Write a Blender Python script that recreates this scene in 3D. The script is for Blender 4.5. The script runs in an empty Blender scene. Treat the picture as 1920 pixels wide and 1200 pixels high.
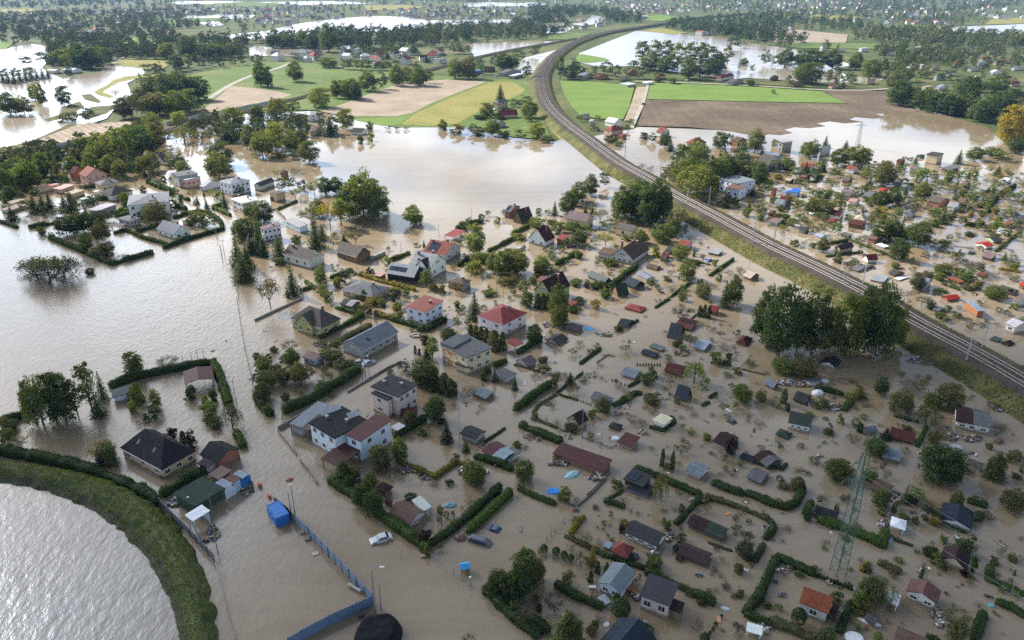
import bpy, math, random
import numpy as np
from mathutils import Vector
from mathutils import noise as mnoise
R = math.radians
S = bpy.context.scene
COL = S.collection
random.seed(7)
rng = np.random.default_rng(7)

# ---------------------------------------------------------------- camera
CAMH, F, PITCH = 100.0, 1400.0, math.atan(650 / 1400)
SP, CP = math.sin(PITCH), math.cos(PITCH)
cam_d = bpy.data.cameras.new('camera')
cam = bpy.data.objects.new('camera', cam_d)
COL.objects.link(cam)
cam.location = (0, 0, CAMH)
cam.rotation_euler = (math.pi / 2 - PITCH, 0, 0)
cam_d.sensor_width = 36
cam_d.lens = 36 * F / 1920
cam_d.clip_start = 1
cam_d.clip_end = 60000
S.camera = cam

# ---------------------------------------------------------------- sky and sun
SUN_AZ, SUN_EL = R(-52), R(35)
world = bpy.data.worlds.new('World')
S.world = world
world.use_nodes = True
wt = world.node_tree
wt.nodes.clear()


def N(t, kind, **kw):
 n = t.nodes.new(kind)
 for k, v in kw.items():
  if k.startswith('i_'):
   key = k[2:]
   n.inputs[int(key) if key.isdigit() else key.replace('_', ' ')].default_value = v
  else:
   setattr(n, k, v)
 return n


def M(t, op, a, b=None, clamp=False):
 n = t.nodes.new('ShaderNodeMath')
 n.operation = op
 n.use_clamp = clamp
 for i, v in enumerate((a, b)):
  if v is None:
   continue
  if isinstance(v, (int, float)):
   n.inputs[i].default_value = v
  else:
   t.links.new(v, n.inputs[i])
 return n.outputs[0]


def ramp(t, fac, stops, interp='LINEAR'):
 n = t.nodes.new('ShaderNodeValToRGB')
 n.color_ramp.interpolation = interp
 el = n.color_ramp.elements
 while len(el) < len(stops):
  el.new(0.5)
 for e, (p, c) in zip(el, stops):
  e.position = p
  e.color = (*c, 1) if len(c) == 3 else c
 t.links.new(fac, n.inputs[0])
 return n.outputs[0]


def mixc(t, fac, a, b, mode='MIX'):
 n = t.nodes.new('ShaderNodeMix')
 n.data_type = 'RGBA'
 n.blend_type = mode
 for i, v in ((0, fac), (6, a), (7, b)):
  if isinstance(v, (int, float)):
   n.inputs[i].default_value = v
  elif isinstance(v, tuple):
   n.inputs[i].default_value = (*v, 1) if len(v) == 3 else v
  else:
   t.links.new(v, n.inputs[i])
 return n.outputs[2]


sky = N(wt, 'ShaderNodeTexSky')
sky.sky_type = 'NISHITA'
sky.sun_disc = False
sky.sun_elevation = SUN_EL
sky.sun_rotation = SUN_AZ
sky.air_density = 1.2
sky.dust_density = 2.5
tc = N(wt, 'ShaderNodeTexCoord')
sx = N(wt, 'ShaderNodeSeparateXYZ')
wt.links.new(tc.outputs['Generated'], sx.inputs[0])
zz = M(wt, 'MAXIMUM', sx.outputs[2], 0.0)
den = M(wt, 'ADD', zz, 0.12)
cv = N(wt, 'ShaderNodeCombineXYZ')
wt.links.new(M(wt, 'DIVIDE', sx.outputs[0], den), cv.inputs[0])
wt.links.new(M(wt, 'DIVIDE', sx.outputs[1], den), cv.inputs[1])
cn = N(wt, 'ShaderNodeTexNoise', i_Scale=1.1, i_Detail=6.0, i_Roughness=0.55)
wt.links.new(cv.outputs[0], cn.inputs['Vector'])
cmask = ramp(wt, cn.outputs['Fac'], [(0.42, (0, 0, 0)), (0.58, (1, 1, 1))])
cn2 = N(wt, 'ShaderNodeTexNoise', i_Scale=1.7, i_Detail=4.0)
wt.links.new(cv.outputs[0], cn2.inputs['Vector'])
ccol = ramp(wt, cn2.outputs['Fac'], [(0.40, (0.32, 0.50, 0.78)), (0.58, (0.92, 1.0, 1.10))])
# clouds stand brighter and thicker low over the horizon, greyer and thinner overhead
elev = ramp(wt, zz, [(0.0, (1.02, 1.02, 1.02)), (0.3, (0.82, 0.82, 0.82)), (0.5, (0.56, 0.56, 0.56)), (0.68, (0.24, 0.24, 0.24)), (1.0, (0.06, 0.06, 0.06))])
ccol = mixc(wt, 1.0, ccol, elev, 'MULTIPLY')
sdv = N(wt, 'ShaderNodeVectorMath', operation='DOT_PRODUCT')
sdv.inputs[1].default_value = (math.sin(SUN_AZ) * math.cos(SUN_EL), math.cos(SUN_AZ) * math.cos(SUN_EL), math.sin(SUN_EL))
wt.links.new(tc.outputs['Generated'], sdv.inputs[0])
sd = M(wt, 'MAXIMUM', sdv.outputs['Value'], 0.0)
glow = M(wt, 'ADD', M(wt, 'MULTIPLY', M(wt, 'POWER', sd, 6.0), 4.9), M(wt, 'MULTIPLY', M(wt, 'POWER', sd, 50.0), 10.0))
gcol = mixc(wt, 1.0, ccol, (1.04, 1.0, 0.95), 'MULTIPLY')
gm = N(wt, 'ShaderNodeVectorMath', operation='SCALE')
wt.links.new(gcol, gm.inputs[0])
wt.links.new(glow, gm.inputs['Scale'])
ccol = mixc(wt, 1.0, ccol, gm.outputs[0], 'ADD')
low = ramp(wt, zz, [(0.0, (0.62, 0.62, 0.62)), (0.45, (0, 0, 0))])
bg1 = N(wt, 'ShaderNodeBackground', i_Strength=0.075)
wt.links.new(sky.outputs[0], bg1.inputs[0])
bg2 = N(wt, 'ShaderNodeBackground', i_Strength=1.0)
wt.links.new(ccol, bg2.inputs[0])
mx = N(wt, 'ShaderNodeMixShader')
wt.links.new(M(wt, 'ADD', cmask, low, True), mx.inputs[0])
wt.links.new(bg1.outputs[0], mx.inputs[1])
wt.links.new(bg2.outputs[0], mx.inputs[2])
wo = N(wt, 'ShaderNodeOutputWorld')
wt.links.new(mx.outputs[0], wo.inputs[0])

sund = bpy.data.lights.new('sun', 'SUN')
sund.energy = 5.0
sund.angle = R(0.53)
sund.color = (1.0, 0.94, 0.84)
sun = bpy.data.objects.new('sun', sund)
COL.objects.link(sun)
SDIR = Vector((math.sin(SUN_AZ) * math.cos(SUN_EL), math.cos(SUN_AZ) * math.cos(SUN_EL), math.sin(SUN_EL)))
sun.rotation_euler = SDIR.to_track_quat('Z', 'Y').to_euler()

S.view_settings.view_transform = 'Standard'
S.view_settings.look = 'None'
S.view_settings.gamma = 1
S.view_settings.use_curve_mapping = False
S.view_settings.exposure = 0.97
S.render.engine = 'CYCLES'
S.cycles.max_bounces = 6
S.cycles.diffuse_bounces = 3
S.cycles.glossy_bounces = 3
S.cycles.transmission_bounces = 3
S.cycles.transparent_max_bounces = 8
S.cycles.volume_bounces = 0
S.cycles.sample_clamp_indirect = 4
S.cycles.use_denoising = False
S.cycles.use_adaptive_sampling = True
S.cycles.adaptive_threshold = 0.01


# ---------------------------------------------------------------- picking places and general helpers
def at(x, y, z=0.0):
 """the point of the level z that the photograph shows at pixel x, y (1920 x 1200)"""
 a, b = x - 960.0, 600.0 - y
 d = Vector((a, b * SP + F * CP, b * CP - F * SP))
 return Vector((0, 0, CAMH)) + d * ((z - CAMH) / d.z)


def depth(y):
 return CAMH / (SP + (y - 600.0) / F * CP)


def ppm(y):
 return F / depth(y)


def proj(p):
 dz = p[2] - CAMH
 zc = p[1] * CP - dz * SP
 yc = p[1] * SP + dz * CP
 return 960 + F * p[0] / zc, 600 - F * yc / zc


def height_at(x, yb, yt, z0=0.0):
 """height of an upright thing whose foot shows at yb and top at yt"""
 p = at(x, yb, z0)
 lo, hi = 0.05, 60.0
 for _ in range(28):
  m = (lo + hi) / 2
  if proj((p.x, p.y, z0 + m))[1] > yt:
   lo = m
  else:
   hi = m
 return lo


def tag(o, label=None, cat=None, group=None, kind=None):
 for k, v in (('label', label), ('category', cat), ('group', group), ('kind', kind)):
  if v:
   o[k] = v
 return o


def link(name, data, parent=None, color=None):
 o = bpy.data.objects.new(name, data)
 COL.objects.link(o)
 if parent is not None:
  o.parent = parent
 if color is not None:
  o.color = (*color, 1)
 return o


def empty(name, loc, rz=0.0):
 o = link(name, None)
 o.empty_display_size = 0.5
 o.location = loc
 o.rotation_euler = (0, 0, rz)
 return o


def mesh(name, V, Fs, mats=(), mi=None, uv=False, smooth=False):
 me = bpy.data.meshes.new(name)
 me.from_pydata([tuple(v) for v in V], [], [tuple(f) for f in Fs])
 for m in mats:
  me.materials.append(m)
 if mi is not None:
  me.polygons.foreach_set('material_index', mi)
 if uv:
  ul = me.uv_layers.new(name='UVMap')
  for p in me.polygons:
   n = p.normal
   t = Vector((0, 0, 1)).cross(n)
   t = Vector((1, 0, 0)) if t.length < 1e-3 else t.normalized()
   b = n.cross(t)
   for li in p.loop_indices:
    c = me.vertices[me.loops[li].vertex_index].co
    ul.data[li].uv = (c.dot(t), c.dot(b))
 if smooth:
  me.polygons.foreach_set('use_smooth', [True] * len(me.polygons))
 me.update()
 return me


def mesh_np(name, V, Q, mats=(), smooth=False):
 """quads from arrays"""
 me = bpy.data.meshes.new(name)
 V = np.asarray(V, np.float32).reshape(-1, 3)
 Q = np.asarray(Q, np.int32).reshape(-1, 4)
 me.vertices.add(len(V))
 me.vertices.foreach_set('co', V.ravel())
 me.loops.add(len(Q) * 4)
 me.loops.foreach_set('vertex_index', Q.ravel())
 me.polygons.add(len(Q))
 me.polygons.foreach_set('loop_start', np.arange(len(Q), dtype=np.int32) * 4)
 for m in mats:
  me.materials.append(m)
 if smooth:
  me.polygons.foreach_set('use_smooth', np.ones(len(Q), bool))
 me.update(calc_edges=True)
 me.validate()
 return me


class Geo:
 """collects boxes, bars and prisms into one mesh"""

 def __init__(s):
  s.V, s.F, s.mi = [], [], []

 def add(s, V, Fs, m=0):
  k = len(s.V)
  s.V += [tuple(v) for v in V]
  s.F += [tuple(i + k for i in f) for f in Fs]
  s.mi += [m] * len(Fs)

 def box(s, x0, y0, z0, x1, y1, z1, m=0):
  s.add([(x0, y0, z0), (x1, y0, z0), (x1, y1, z0), (x0, y1, z0), (x0, y0, z1), (x1, y0, z1), (x1, y1, z1), (x0, y1, z1)],
    [(3, 2, 1, 0), (4, 5, 6, 7), (0, 1, 5, 4), (1, 2, 6, 5), (2, 3, 7, 6), (3, 0, 4, 7)], m)

 def bar(s, a, b, r, m=0, n=4, r2=None):
  a, b = Vector(a), Vector(b)
  d = (b - a).normalized()
  u = d.orthogonal().normalized()
  w = d.cross(u)
  r2 = r if r2 is None else r2
  V = []
  for p, q in ((a, r), (b, r2)):
   for i in range(n):
    t = 2 * math.pi * (i + .5) / n
    V.append(p + (u * math.cos(t) + w * math.sin(t)) * q)
  Fs = [(i, (i + 1) % n, n + (i + 1) % n, n + i) for i in range(n)]
  Fs += [tuple(range(n - 1, -1, -1)), tuple(range(n, 2 * n))]
  s.add(V, Fs, m)

 def prism(s, poly, axis, a0, a1, m=0):
  """closed polygon in the plane across axis ('x': poly is (y,z); 'y': poly is (x,z); 'z': poly is (x,y)), extruded"""
  n = len(poly)
  f = {'x': lambda p, a: (a, p[0], p[1]), 'y': lambda p, a: (p[0], a, p[1]), 'z': lambda p, a: (p[0], p[1], a)}[axis]
  V = [f(p, a0) for p in poly] + [f(p, a1) for p in poly]
  Fs = [(i, (i + 1) % n, n + (i + 1) % n, n + i) for i in range(n)] + [tuple(range(n - 1, -1, -1)), tuple(range(n, 2 * n))]
  s.add(V, Fs, m)

 def data(s, name, mats, uv=False, smooth=False, fix=True):
  me = mesh(name, s.V, s.F, mats, s.mi, False, smooth)
  if fix:
   import bmesh
   bm = bmesh.new()
   bm.from_mesh(me)
   bmesh.ops.recalc_face_normals(bm, faces=bm.faces)
   bm.to_mesh(me)
   bm.free()
  if uv:
   ul = me.uv_layers.new(name='UVMap')
   for p in me.polygons:
    nn = p.normal
    t = Vector((0, 0, 1)).cross(nn)
    t = Vector((1, 0, 0)) if t.length < 1e-3 else t.normalized()
    b = nn.cross(t)
    for li in p.loop_indices:
     c = me.vertices[me.loops[li].vertex_index].co
     ul.data[li].uv = (c.dot(t), c.dot(b))
  return me

 def build(s, name, mats, parent=None, color=None, uv=False, smooth=False):
  return link(name, s.data(name, mats, uv, smooth), parent, color)


def srgb(r, g, b):
 return tuple(((c / 255) / 12.92 if c <= 10 else ((c / 255 + 0.055) / 1.055) ** 2.4) for c in (r, g, b))


# ---------------------------------------------------------------- materials
def mat(name):
 m = bpy.data.materials.new(name)
 m.use_nodes = True
 t = m.node_tree
 return m, t, t.nodes['Principled BSDF']


def tex(t, kind='Object'):
 return N(t, 'ShaderNodeTexCoord').outputs[kind]


def noise_(t, vec, scale, detail=3.0, rough=0.5):
 n = N(t, 'ShaderNodeTexNoise', i_Scale=scale, i_Detail=detail, i_Roughness=rough)
 t.links.new(vec, n.inputs['Vector'])
 return n.outputs['Fac']


def bump(t, b, h, strength=0.3, dist=0.1):
 n = N(t, 'ShaderNodeBump', i_Strength=strength, i_Distance=dist)
 t.links.new(h, n.inputs['Height'])
 t.links.new(n.outputs[0], b.inputs['Normal'])


def plain(name, c, rough=0.7, var=0.25, scale=0.6, metal=0.0, spec=0.3):
 m, t, b = mat(name)
 n = noise_(t, tex(t), scale, 4)
 col = ramp(t, n, [(0.3, tuple(x * (1 - var) for x in c)), (0.7, tuple(min(1, x * (1 + var)) for x in c))])
 t.links.new(col, b.inputs['Base Color'])
 b.inputs['Roughness'].default_value = rough
 b.inputs['Metallic'].default_value = metal
 b.inputs['Specular IOR Level'].default_value = spec
 return m


def tinted(name, rough=0.7, var=0.2, scale=0.7, spec=0.25, stain=False, pat=None):
 """takes its hue from the object's own colour"""
 m, t, b = mat(name)
 oi = N(t, 'ShaderNodeObjectInfo')
 o = tex(t)
 n = noise_(t, o, scale, 5, 0.6)
 k = ramp(t, n, [(0.28, (1 - var,) * 3), (0.72, (1 + var,) * 3)])
 col = mixc(t, 1.0, oi.outputs['Color'], k, 'MULTIPLY')
 if stain:       # the tide mark the mud left low on walls
  s = N(t, 'ShaderNodeSeparateXYZ')
  t.links.new(o, s.inputs[0])
  zf = M(t, 'ADD', s.outputs[2], M(t, 'MULTIPLY', noise_(t, o, 1.3, 3), -0.9))
  col = mixc(t, ramp(t, zf, [(0.0, (0.75,) * 3), (0.35, (0, 0, 0))]), col, (0.17, 0.13, 0.09))
 if pat:
  uv = N(t, 'ShaderNodeUVMap').outputs[0]
  su = N(t, 'ShaderNodeSeparateXYZ')
  t.links.new(uv, su.inputs[0])
  if pat == 'tile':
   hu = M(t, 'PINGPONG', M(t, 'MULTIPLY', su.outputs[0], 3.4), 0.5)
   hv = M(t, 'FRACT', M(t, 'MULTIPLY', su.outputs[1], 2.8))
   h = M(t, 'ADD', hu, hv)
   dark = ramp(t, hv, [(0.0, (0.68,) * 3), (0.25, (1.06,) * 3)])
   cell = N(t, 'ShaderNodeTexWhiteNoise')
   fl = N(t, 'ShaderNodeVectorMath', operation='FLOOR')
   sc = N(t, 'ShaderNodeVectorMath', operation='MULTIPLY')
   sc.inputs[1].default_value = (1.7, 2.8, 1)
   t.links.new(uv, sc.inputs[0])
   t.links.new(sc.outputs[0], fl.inputs[0])
   t.links.new(fl.outputs[0], cell.inputs['Vector'])
   col = mixc(t, 1.0, col, ramp(t, cell.outputs['Value'], [(0, (0.85,) * 3), (1, (1.15,) * 3)]), 'MULTIPLY')
  elif pat == 'metal':
   hu = M(t, 'FRACT', M(t, 'MULTIPLY', su.outputs[0], 1.8))
   h = M(t, 'LESS_THAN', hu, 0.2)
   dark = ramp(t, hu, [(0.0, (0.6,) * 3), (0.16, (1.15,) * 3), (0.35, (1, 1, 1))])
   col = mixc(t, 1.0, col, ramp(t, M(t, 'FRACT', M(t, 'MULTIPLY', su.outputs[1], 0.31)), [(0, (0.8,) * 3), (0.06, (1, 1, 1))]), 'MULTIPLY')
  else:       # felt sheets with lapped seams
   hv = M(t, 'FRACT', M(t, 'MULTIPLY', su.outputs[1], 0.95))
   h = hv
   dark = ramp(t, hv, [(0.0, (0.72,) * 3), (0.12, (1.05,) * 3)])
  col = mixc(t, 1.0, col, dark, 'MULTIPLY')
  # lichen and leaf litter in blotches
  ln = noise_(t, o, 0.45, 6, 0.7)
  col = mixc(t, ramp(t, ln, [(0.6, (0, 0, 0)), (0.75, (0.4,) * 3)]), col, (0.10, 0.085, 0.06))
  bump(t, b, h, 0.5, 0.05)
 t.links.new(col, b.inputs['Base Color'])
 b.inputs['Roughness'].default_value = rough
 b.inputs['Specular IOR Level'].default_value = spec
 return m


MW = tinted('wall_render', 0.85, 0.12, 0.8, 0.2, True)
MRT = tinted('roof_tiles', 0.8, 0.2, 0.8, 0.1, False, 'tile')
MRM = tinted('roof_sheet_metal', 0.6, 0.18, 0.5, 0.2, False, 'metal')
MRF = tinted('roof_felt', 0.85, 0.24, 0.9, 0.1, False, 'felt')
MP = tinted('painted', 0.55, 0.15, 1.5, 0.35)
MGL = plain('window_glass', (0.02, 0.024, 0.028), 0.08, 0.3, 2.0, 0, 0.5)
MFR = plain('window_frame', (0.62, 0.6, 0.57), 0.5, 0.08)
MBR = plain('chimney_brick', (0.20, 0.10, 0.07), 0.9, 0.35, 6)
MCO = plain('concrete', (0.34, 0.33, 0.31), 0.9, 0.25, 1.5)
MWD = plain('weathered_wood', (0.16, 0.115, 0.08), 0.85, 0.4, 3)
MST = plain('galvanised_steel', (0.42, 0.43, 0.44), 0.5, 0.15, 1, 0.3)
MSO = plain('solar_glass', (0.012, 0.018, 0.04), 0.12, 0.3, 3, 0, 0.5)
MTR = plain('tree_bark', (0.075, 0.06, 0.046), 0.95, 0.35, 4)


def leafmat(name):
 m, t, b = mat(name)
 oi = N(t, 'ShaderNodeObjectInfo')
 ge = N(t, 'ShaderNodeNewGeometry')
 v = ramp(t, ge.outputs['Random Per Island'], [(0, (0.55, 0.6, 0.5)), (0.5, (1, 1, 1)), (0.86, (1.35, 1.3, 1.05)), (1.0, (1.75, 1.45, 0.9))])
 v2 = ramp(t, oi.outputs['Random'], [(0, (0.8, 0.86, 0.85)), (1, (1.2, 1.14, 1.05))])
 col = mixc(t, 1.0, mixc(t, 1.0, oi.outputs['Color'], v, 'MULTIPLY'), v2, 'MULTIPLY')
 t.nodes.remove(b)
 d = N(t, 'ShaderNodeBsdfDiffuse')
 tr = N(t, 'ShaderNodeBsdfTranslucent')
 g = N(t, 'ShaderNodeBsdfGlossy', i_Roughness=0.5)
 g.inputs[0].default_value = (0.35, 0.35, 0.33, 1)
 t.links.new(col, d.inputs[0])
 t.links.new(mixc(t, 1.0, col, (1.7, 1.6, 0.7), 'MULTIPLY'), tr.inputs[0])
 a = N(t, 'ShaderNodeMixShader', i_Fac=0.5)
 t.links.new(d.outputs[0], a.inputs[1])
 t.links.new(tr.outputs[0], a.inputs[2])
 c = N(t, 'ShaderNodeMixShader', i_Fac=0.05)
 t.links.new(a.outputs[0], c.inputs[1])
 t.links.new(g.outputs[0], c.inputs[2])
 t.links.new(c.outputs[0], t.nodes['Material Output'].inputs[0])
 return m


MLF = leafmat('leaves')


def water_mat(name, mud, scale, strength, rough, patch=True, lake=None, wav=.12):
 m, t, b = mat(name)
 o = tex(t)
 n1 = noise_(t, o, 0.02, 4)
 col = ramp(t, n1, [(0.3, tuple(c * k for c, k in zip(mud, (0.86, 0.80, 0.70)))), (0.7, tuple(c * k for c, k in zip(mud, (1.06, 1.1, 1.16))))])
 ms_ = N(t, 'ShaderNodeMapping')      # silt drawn out by the current
 ms_.inputs['Rotation'].default_value = (0, 0, R(-28))
 ms_.inputs['Scale'].default_value = (0.05, 0.5, 1)
 t.links.new(o, ms_.inputs[0])
 wq = N(t, 'ShaderNodeVectorMath', operation='ADD')
 wn = N(t, 'ShaderNodeTexNoise', i_Scale=0.03, i_Detail=3.0)
 t.links.new(o, wn.inputs['Vector'])
 wsc = N(t, 'ShaderNodeVectorMath', operation='SCALE')
 wsc.inputs['Scale'].default_value = 7.0
 t.links.new(wn.outputs['Color'], wsc.inputs[0])
 t.links.new(ms_.outputs[0], wq.inputs[0])
 t.links.new(wsc.outputs[0], wq.inputs[1])
 silt = noise_(t, wq.outputs[0], 0.5, 5, 0.6)
 col = mixc(t, 1.0, col, ramp(t, silt, [(0.32, (0.9, 0.885, 0.86)), (0.5, (1, 1, 1)), (0.7, (1.08, 1.08, 1.07))]), 'MULTIPLY')
 t.links.new(col, b.inputs['Base Color'])
 b.inputs['Roughness'].default_value = rough
 b.inputs['IOR'].default_value = 1.6
 mp = N(t, 'ShaderNodeMapping')
 mp.inputs['Rotation'].default_value = (0, 0, R(35))
 mp.inputs['Scale'].default_value = (1.0, 0.55, 1.0)
 t.links.new(o, mp.inputs[0])
 if lake:        # the wind has the open lake to itself
  dv = N(t, 'ShaderNodeVectorMath', operation='DISTANCE')
  dv.inputs[1].default_value = lake[:3]
  t.links.new(o, dv.inputs[0])
  dd = M(t, 'ADD', dv.outputs['Value'], M(t, 'MULTIPLY', noise_(t, o, 0.02, 3), 60))
  mr = N(t, 'ShaderNodeMapRange')
  mr.inputs['From Min'].default_value = lake[3] + 30
  mr.inputs['From Max'].default_value = lake[3] + 110
  mr.inputs['To Min'].default_value = 0.2
  mr.inputs['To Max'].default_value = rough
  t.links.new(dd, mr.inputs[0])
  t.links.new(mr.outputs[0], b.inputs['Roughness'])
 h = noise_(t, mp.outputs[0], scale, 4, 0.6)
 h2 = noise_(t, mp.outputs[0], scale * 0.22, 2, 0.5)
 h = M(t, 'ADD', h, M(t, 'MULTIPLY', h2, 0.7))
 if patch:      # wind ruffles some stretches and leaves others smooth
  w = ramp(t, noise_(t, o, 0.012, 3), [(0.4, (0.1,) * 3), (0.66, (0.9,) * 3)])
  if lake:
   w = M(t, 'ADD', w, M(t, 'MULTIPLY', M(t, 'SUBTRACT', mr.outputs[0], rough), 26.0))
  h = M(t, 'MULTIPLY', h, w)
 bump(t, b, h, strength, wav)
 return m


MUD = (0.25, 0.192, 0.127)
_lk = at(60, 590)
MWA = water_mat('flood_water', MUD, 0.9, 0.22, 0.05, True, (_lk.x, _lk.y, 0, 110))
MRV = water_mat('river_water', (0.26, 0.225, 0.19), 0.62, 0.8, 0.2, False, None, .22)
MWF = water_mat('far_flood_water', (0.32, 0.265, 0.205), 0.3, 0.2, 0.16)


def ground_mat(name, c0, c1, c2, scale=0.05, furrow=None, rough=0.95):
 m, t, b = mat(name)
 o = tex(t)
 n = noise_(t, o, scale, 6, 0.6)
 col = ramp(t, n, [(0.3, c0), (0.5, c1), (0.7, c2)])
 f = noise_(t, o, scale * 14, 4, 0.7)
 col = mixc(t, 1.0, col, ramp(t, f, [(0.3, (0.75,) * 3), (0.7, (1.2,) * 3)]), 'MULTIPLY')
 if furrow:
  ang, per, amt = furrow
  mp = N(t, 'ShaderNodeMapping')
  mp.inputs['Rotation'].default_value = (0, 0, ang)
  t.links.new(o, mp.inputs[0])
  s = N(t, 'ShaderNodeSeparateXYZ')
  t.links.new(mp.outputs[0], s.inputs[0])
  wob = M(t, 'ADD', s.outputs[0], M(t, 'MULTIPLY', noise_(t, o, 0.02, 2), 6))
  st = M(t, 'PINGPONG', M(t, 'DIVIDE', wob, per), 0.5)
  col = mixc(t, 1.0, col, ramp(t, st, [(0.1, (1 - amt,) * 3), (0.45, (1 + amt,) * 3)]), 'MULTIPLY')
 t.links.new(col, b.inputs['Base Color'])
 b.inputs['Roughness'].default_value = rough
 b.inputs['Specular IOR Level'].default_value = 0.1
 return m


MGR = ground_mat('far_ground', (0.05, 0.07, 0.025), (0.085, 0.10, 0.035), (0.15, 0.14, 0.06), 0.012)
MME = ground_mat('meadow', (0.085, 0.125, 0.032), (0.105, 0.15, 0.04), (0.15, 0.17, 0.055), 0.02, (0.5, 9, 0.08))
MGF = ground_mat('bright_grass', (0.105, 0.165, 0.036), (0.13, 0.20, 0.042), (0.16, 0.21, 0.055), 0.03, (1.2, 6, 0.07))
MYG = ground_mat('stubble', (0.17, 0.17, 0.045), (0.22, 0.205, 0.06), (0.26, 0.22, 0.08), 0.03, (-0.75, 7, 0.12))
MPL = ground_mat('ploughed_pale', (0.24, 0.19, 0.14), (0.30, 0.24, 0.18), (0.36, 0.29, 0.22), 0.03, (-0.75, 5, 0.14))
MPD = ground_mat('ploughed_dark', (0.085, 0.062, 0.042), (0.12, 0.09, 0.062), (0.17, 0.13, 0.09), 0.02, (0.05, 9, 0.045))
MPA = ground_mat('track_gravel', (0.27, 0.25, 0.21), (0.33, 0.3, 0.26), (0.4, 0.37, 0.32), 0.1)
MBA = ground_mat('ballast', (0.044, 0.035, 0.028), (0.064, 0.051, 0.042), (0.09, 0.074, 0.061), 0.12)
MEM = ground_mat('embankment_grass', (0.055, 0.06, 0.02), (0.085, 0.085, 0.03), (0.15, 0.125, 0.055), 0.12)
MLV = ground_mat('levee_grass', (0.045, 0.068, 0.024), (0.075, 0.095, 0.036), (0.13, 0.125, 0.065), 0.14)

# ---------------------------------------------------------------- the setting: ground, water, fields
def sheet(name, px, z, m, kind='structure', extra=()):
 P = [at(x, y, z) for x, y in px]
 me = mesh(name, [(p.x, p.y, 0) for p in P], [tuple(range(len(P)))], [m])
 if me.polygons[0].normal.z < 0:
  me.flip_normals()
 o = link(name, me)
 o.location.z = z
 o['kind'] = kind
 return o


g = link('ground', mesh('ground', [(-30000, -3000, 0), (30000, -3000, 0), (30000, 45000, 0), (-30000, 45000, 0)], [(0, 1, 2, 3)], [MGR]))
g.location.z = -0.6
g['kind'] = 'structure'

# the flood round the houses: everything near, up to the edge of the higher fields
up = [(-900, 330), (-150, 310), (0, 296), (170, 262), (318, 226), (420, 214), (520, 212), (592, 208), (640, 219), (690, 226), (742, 240), (820, 236), (860, 234), (960, 258), (1036, 266),
  (1052, 262), (1110, 256), (1200, 238), (1300, 242), (1440, 248), (1500, 232), (1560, 222), (1650, 208), (1726, 203), (1800, 224), (1850, 238), (1876, 262), (1900, 285), (2050, 292), (2700, 330)]
P = [at(x, y) for x, y in up]
V = [(-420, -60, 0), ] + [(p.x, p.y, 0) for p in P] + [(420, -60, 0)]
me = mesh('flood_water', V, [tuple(range(len(V)))], [MWA])
if me.polygons[0].normal.z < 0:
 me.flip_normals()
fw = link('flood_water', me)
fw['kind'] = 'structure'

# fields between the rivers and the railway
sheet('meadow', [(300, 160), (352, 140), (478, 118), (560, 116), (640, 126), (720, 128), (800, 142), (850, 142), (905, 147), (985, 150), (1003, 163), (1010, 195), (1018, 225), (1036, 262),
     (960, 256), (900, 238), (742, 239), (690, 224), (640, 217), (592, 206), (505, 205), (400, 216), (375, 190)], 0.06, MME)
sheet('ploughed_field', [(600, 208), (640, 196), (700, 173), (752, 156), (840, 149), (914, 153), (860, 173), (812, 192), (772, 212), (740, 218), (640, 217)], 0.10, MPL)
sheet('ploughed_field', [(372, 213), (402, 188), (432, 161), (470, 164), (512, 170), (548, 177), (530, 184), (470, 197), (420, 207)], 0.10, MPL)
sheet('stubble_field', [(752, 233), (776, 214), (866, 174), (920, 154), (958, 152), (986, 168), (970, 180), (920, 196), (868, 226), (858, 232), (800, 236)], 0.12, MYG)
sheet('bright_field', [(652, 222), (742, 220), (770, 217), (748, 232), (720, 236), (690, 230)], 0.12, MGF)
sheet('bright_field', [(1050, 152), (1090, 151), (1190, 161), (1180, 200), (1168, 224), (1120, 222), (1088, 216), (1072, 200), (1058, 178)], 0.06, MGF)
sheet('farm_track', [(1194, 163), (1216, 163), (1204, 195), (1190, 226), (1170, 226), (1181, 200)], 0.09, MPL)
sheet('bright_field', [(1220, 155), (1290, 157), (1420, 163), (1540, 171), (1588, 193), (1440, 191), (1280, 187), (1212, 186)], 0.06, MGF)
sheet('ploughed_field', [(1210, 187), (1280, 188), (1440, 192), (1590, 194), (1541, 170), (1600, 169), (1660, 172), (1676, 190), (1700, 199), (1726, 207), (1704, 213), (1676, 212), (1640, 213), (1652, 217), (1668, 220), (1636, 222), (1604, 219), (1592, 224), (1616, 228), (1584, 231), (1556, 227), (1530, 231), (1548, 236), (1516, 240), (1490, 238), (1470, 243), (1486, 249), (1462, 253), (1440, 251), (1428, 257), (1370, 246), (1290, 238), (1196, 236)], 0.10, MPD)
sheet('meadow', [(1000, 150), (1018, 225), (1050, 262), (1066, 262), (1036, 215), (1026, 180), (1030, 152)], 0.03, MYG)
sheet('meadow', [(1060, 140), (1120, 148), (1300, 150), (1500, 163), (1660, 168), (1700, 190), (1760, 205), (1860, 232), (2100, 290), (2600, 300), (2600, 150), (1700, 120), (1560, 118), (1400, 150), (1240, 140), (1100, 132)], 0.02, MGR)

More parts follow.
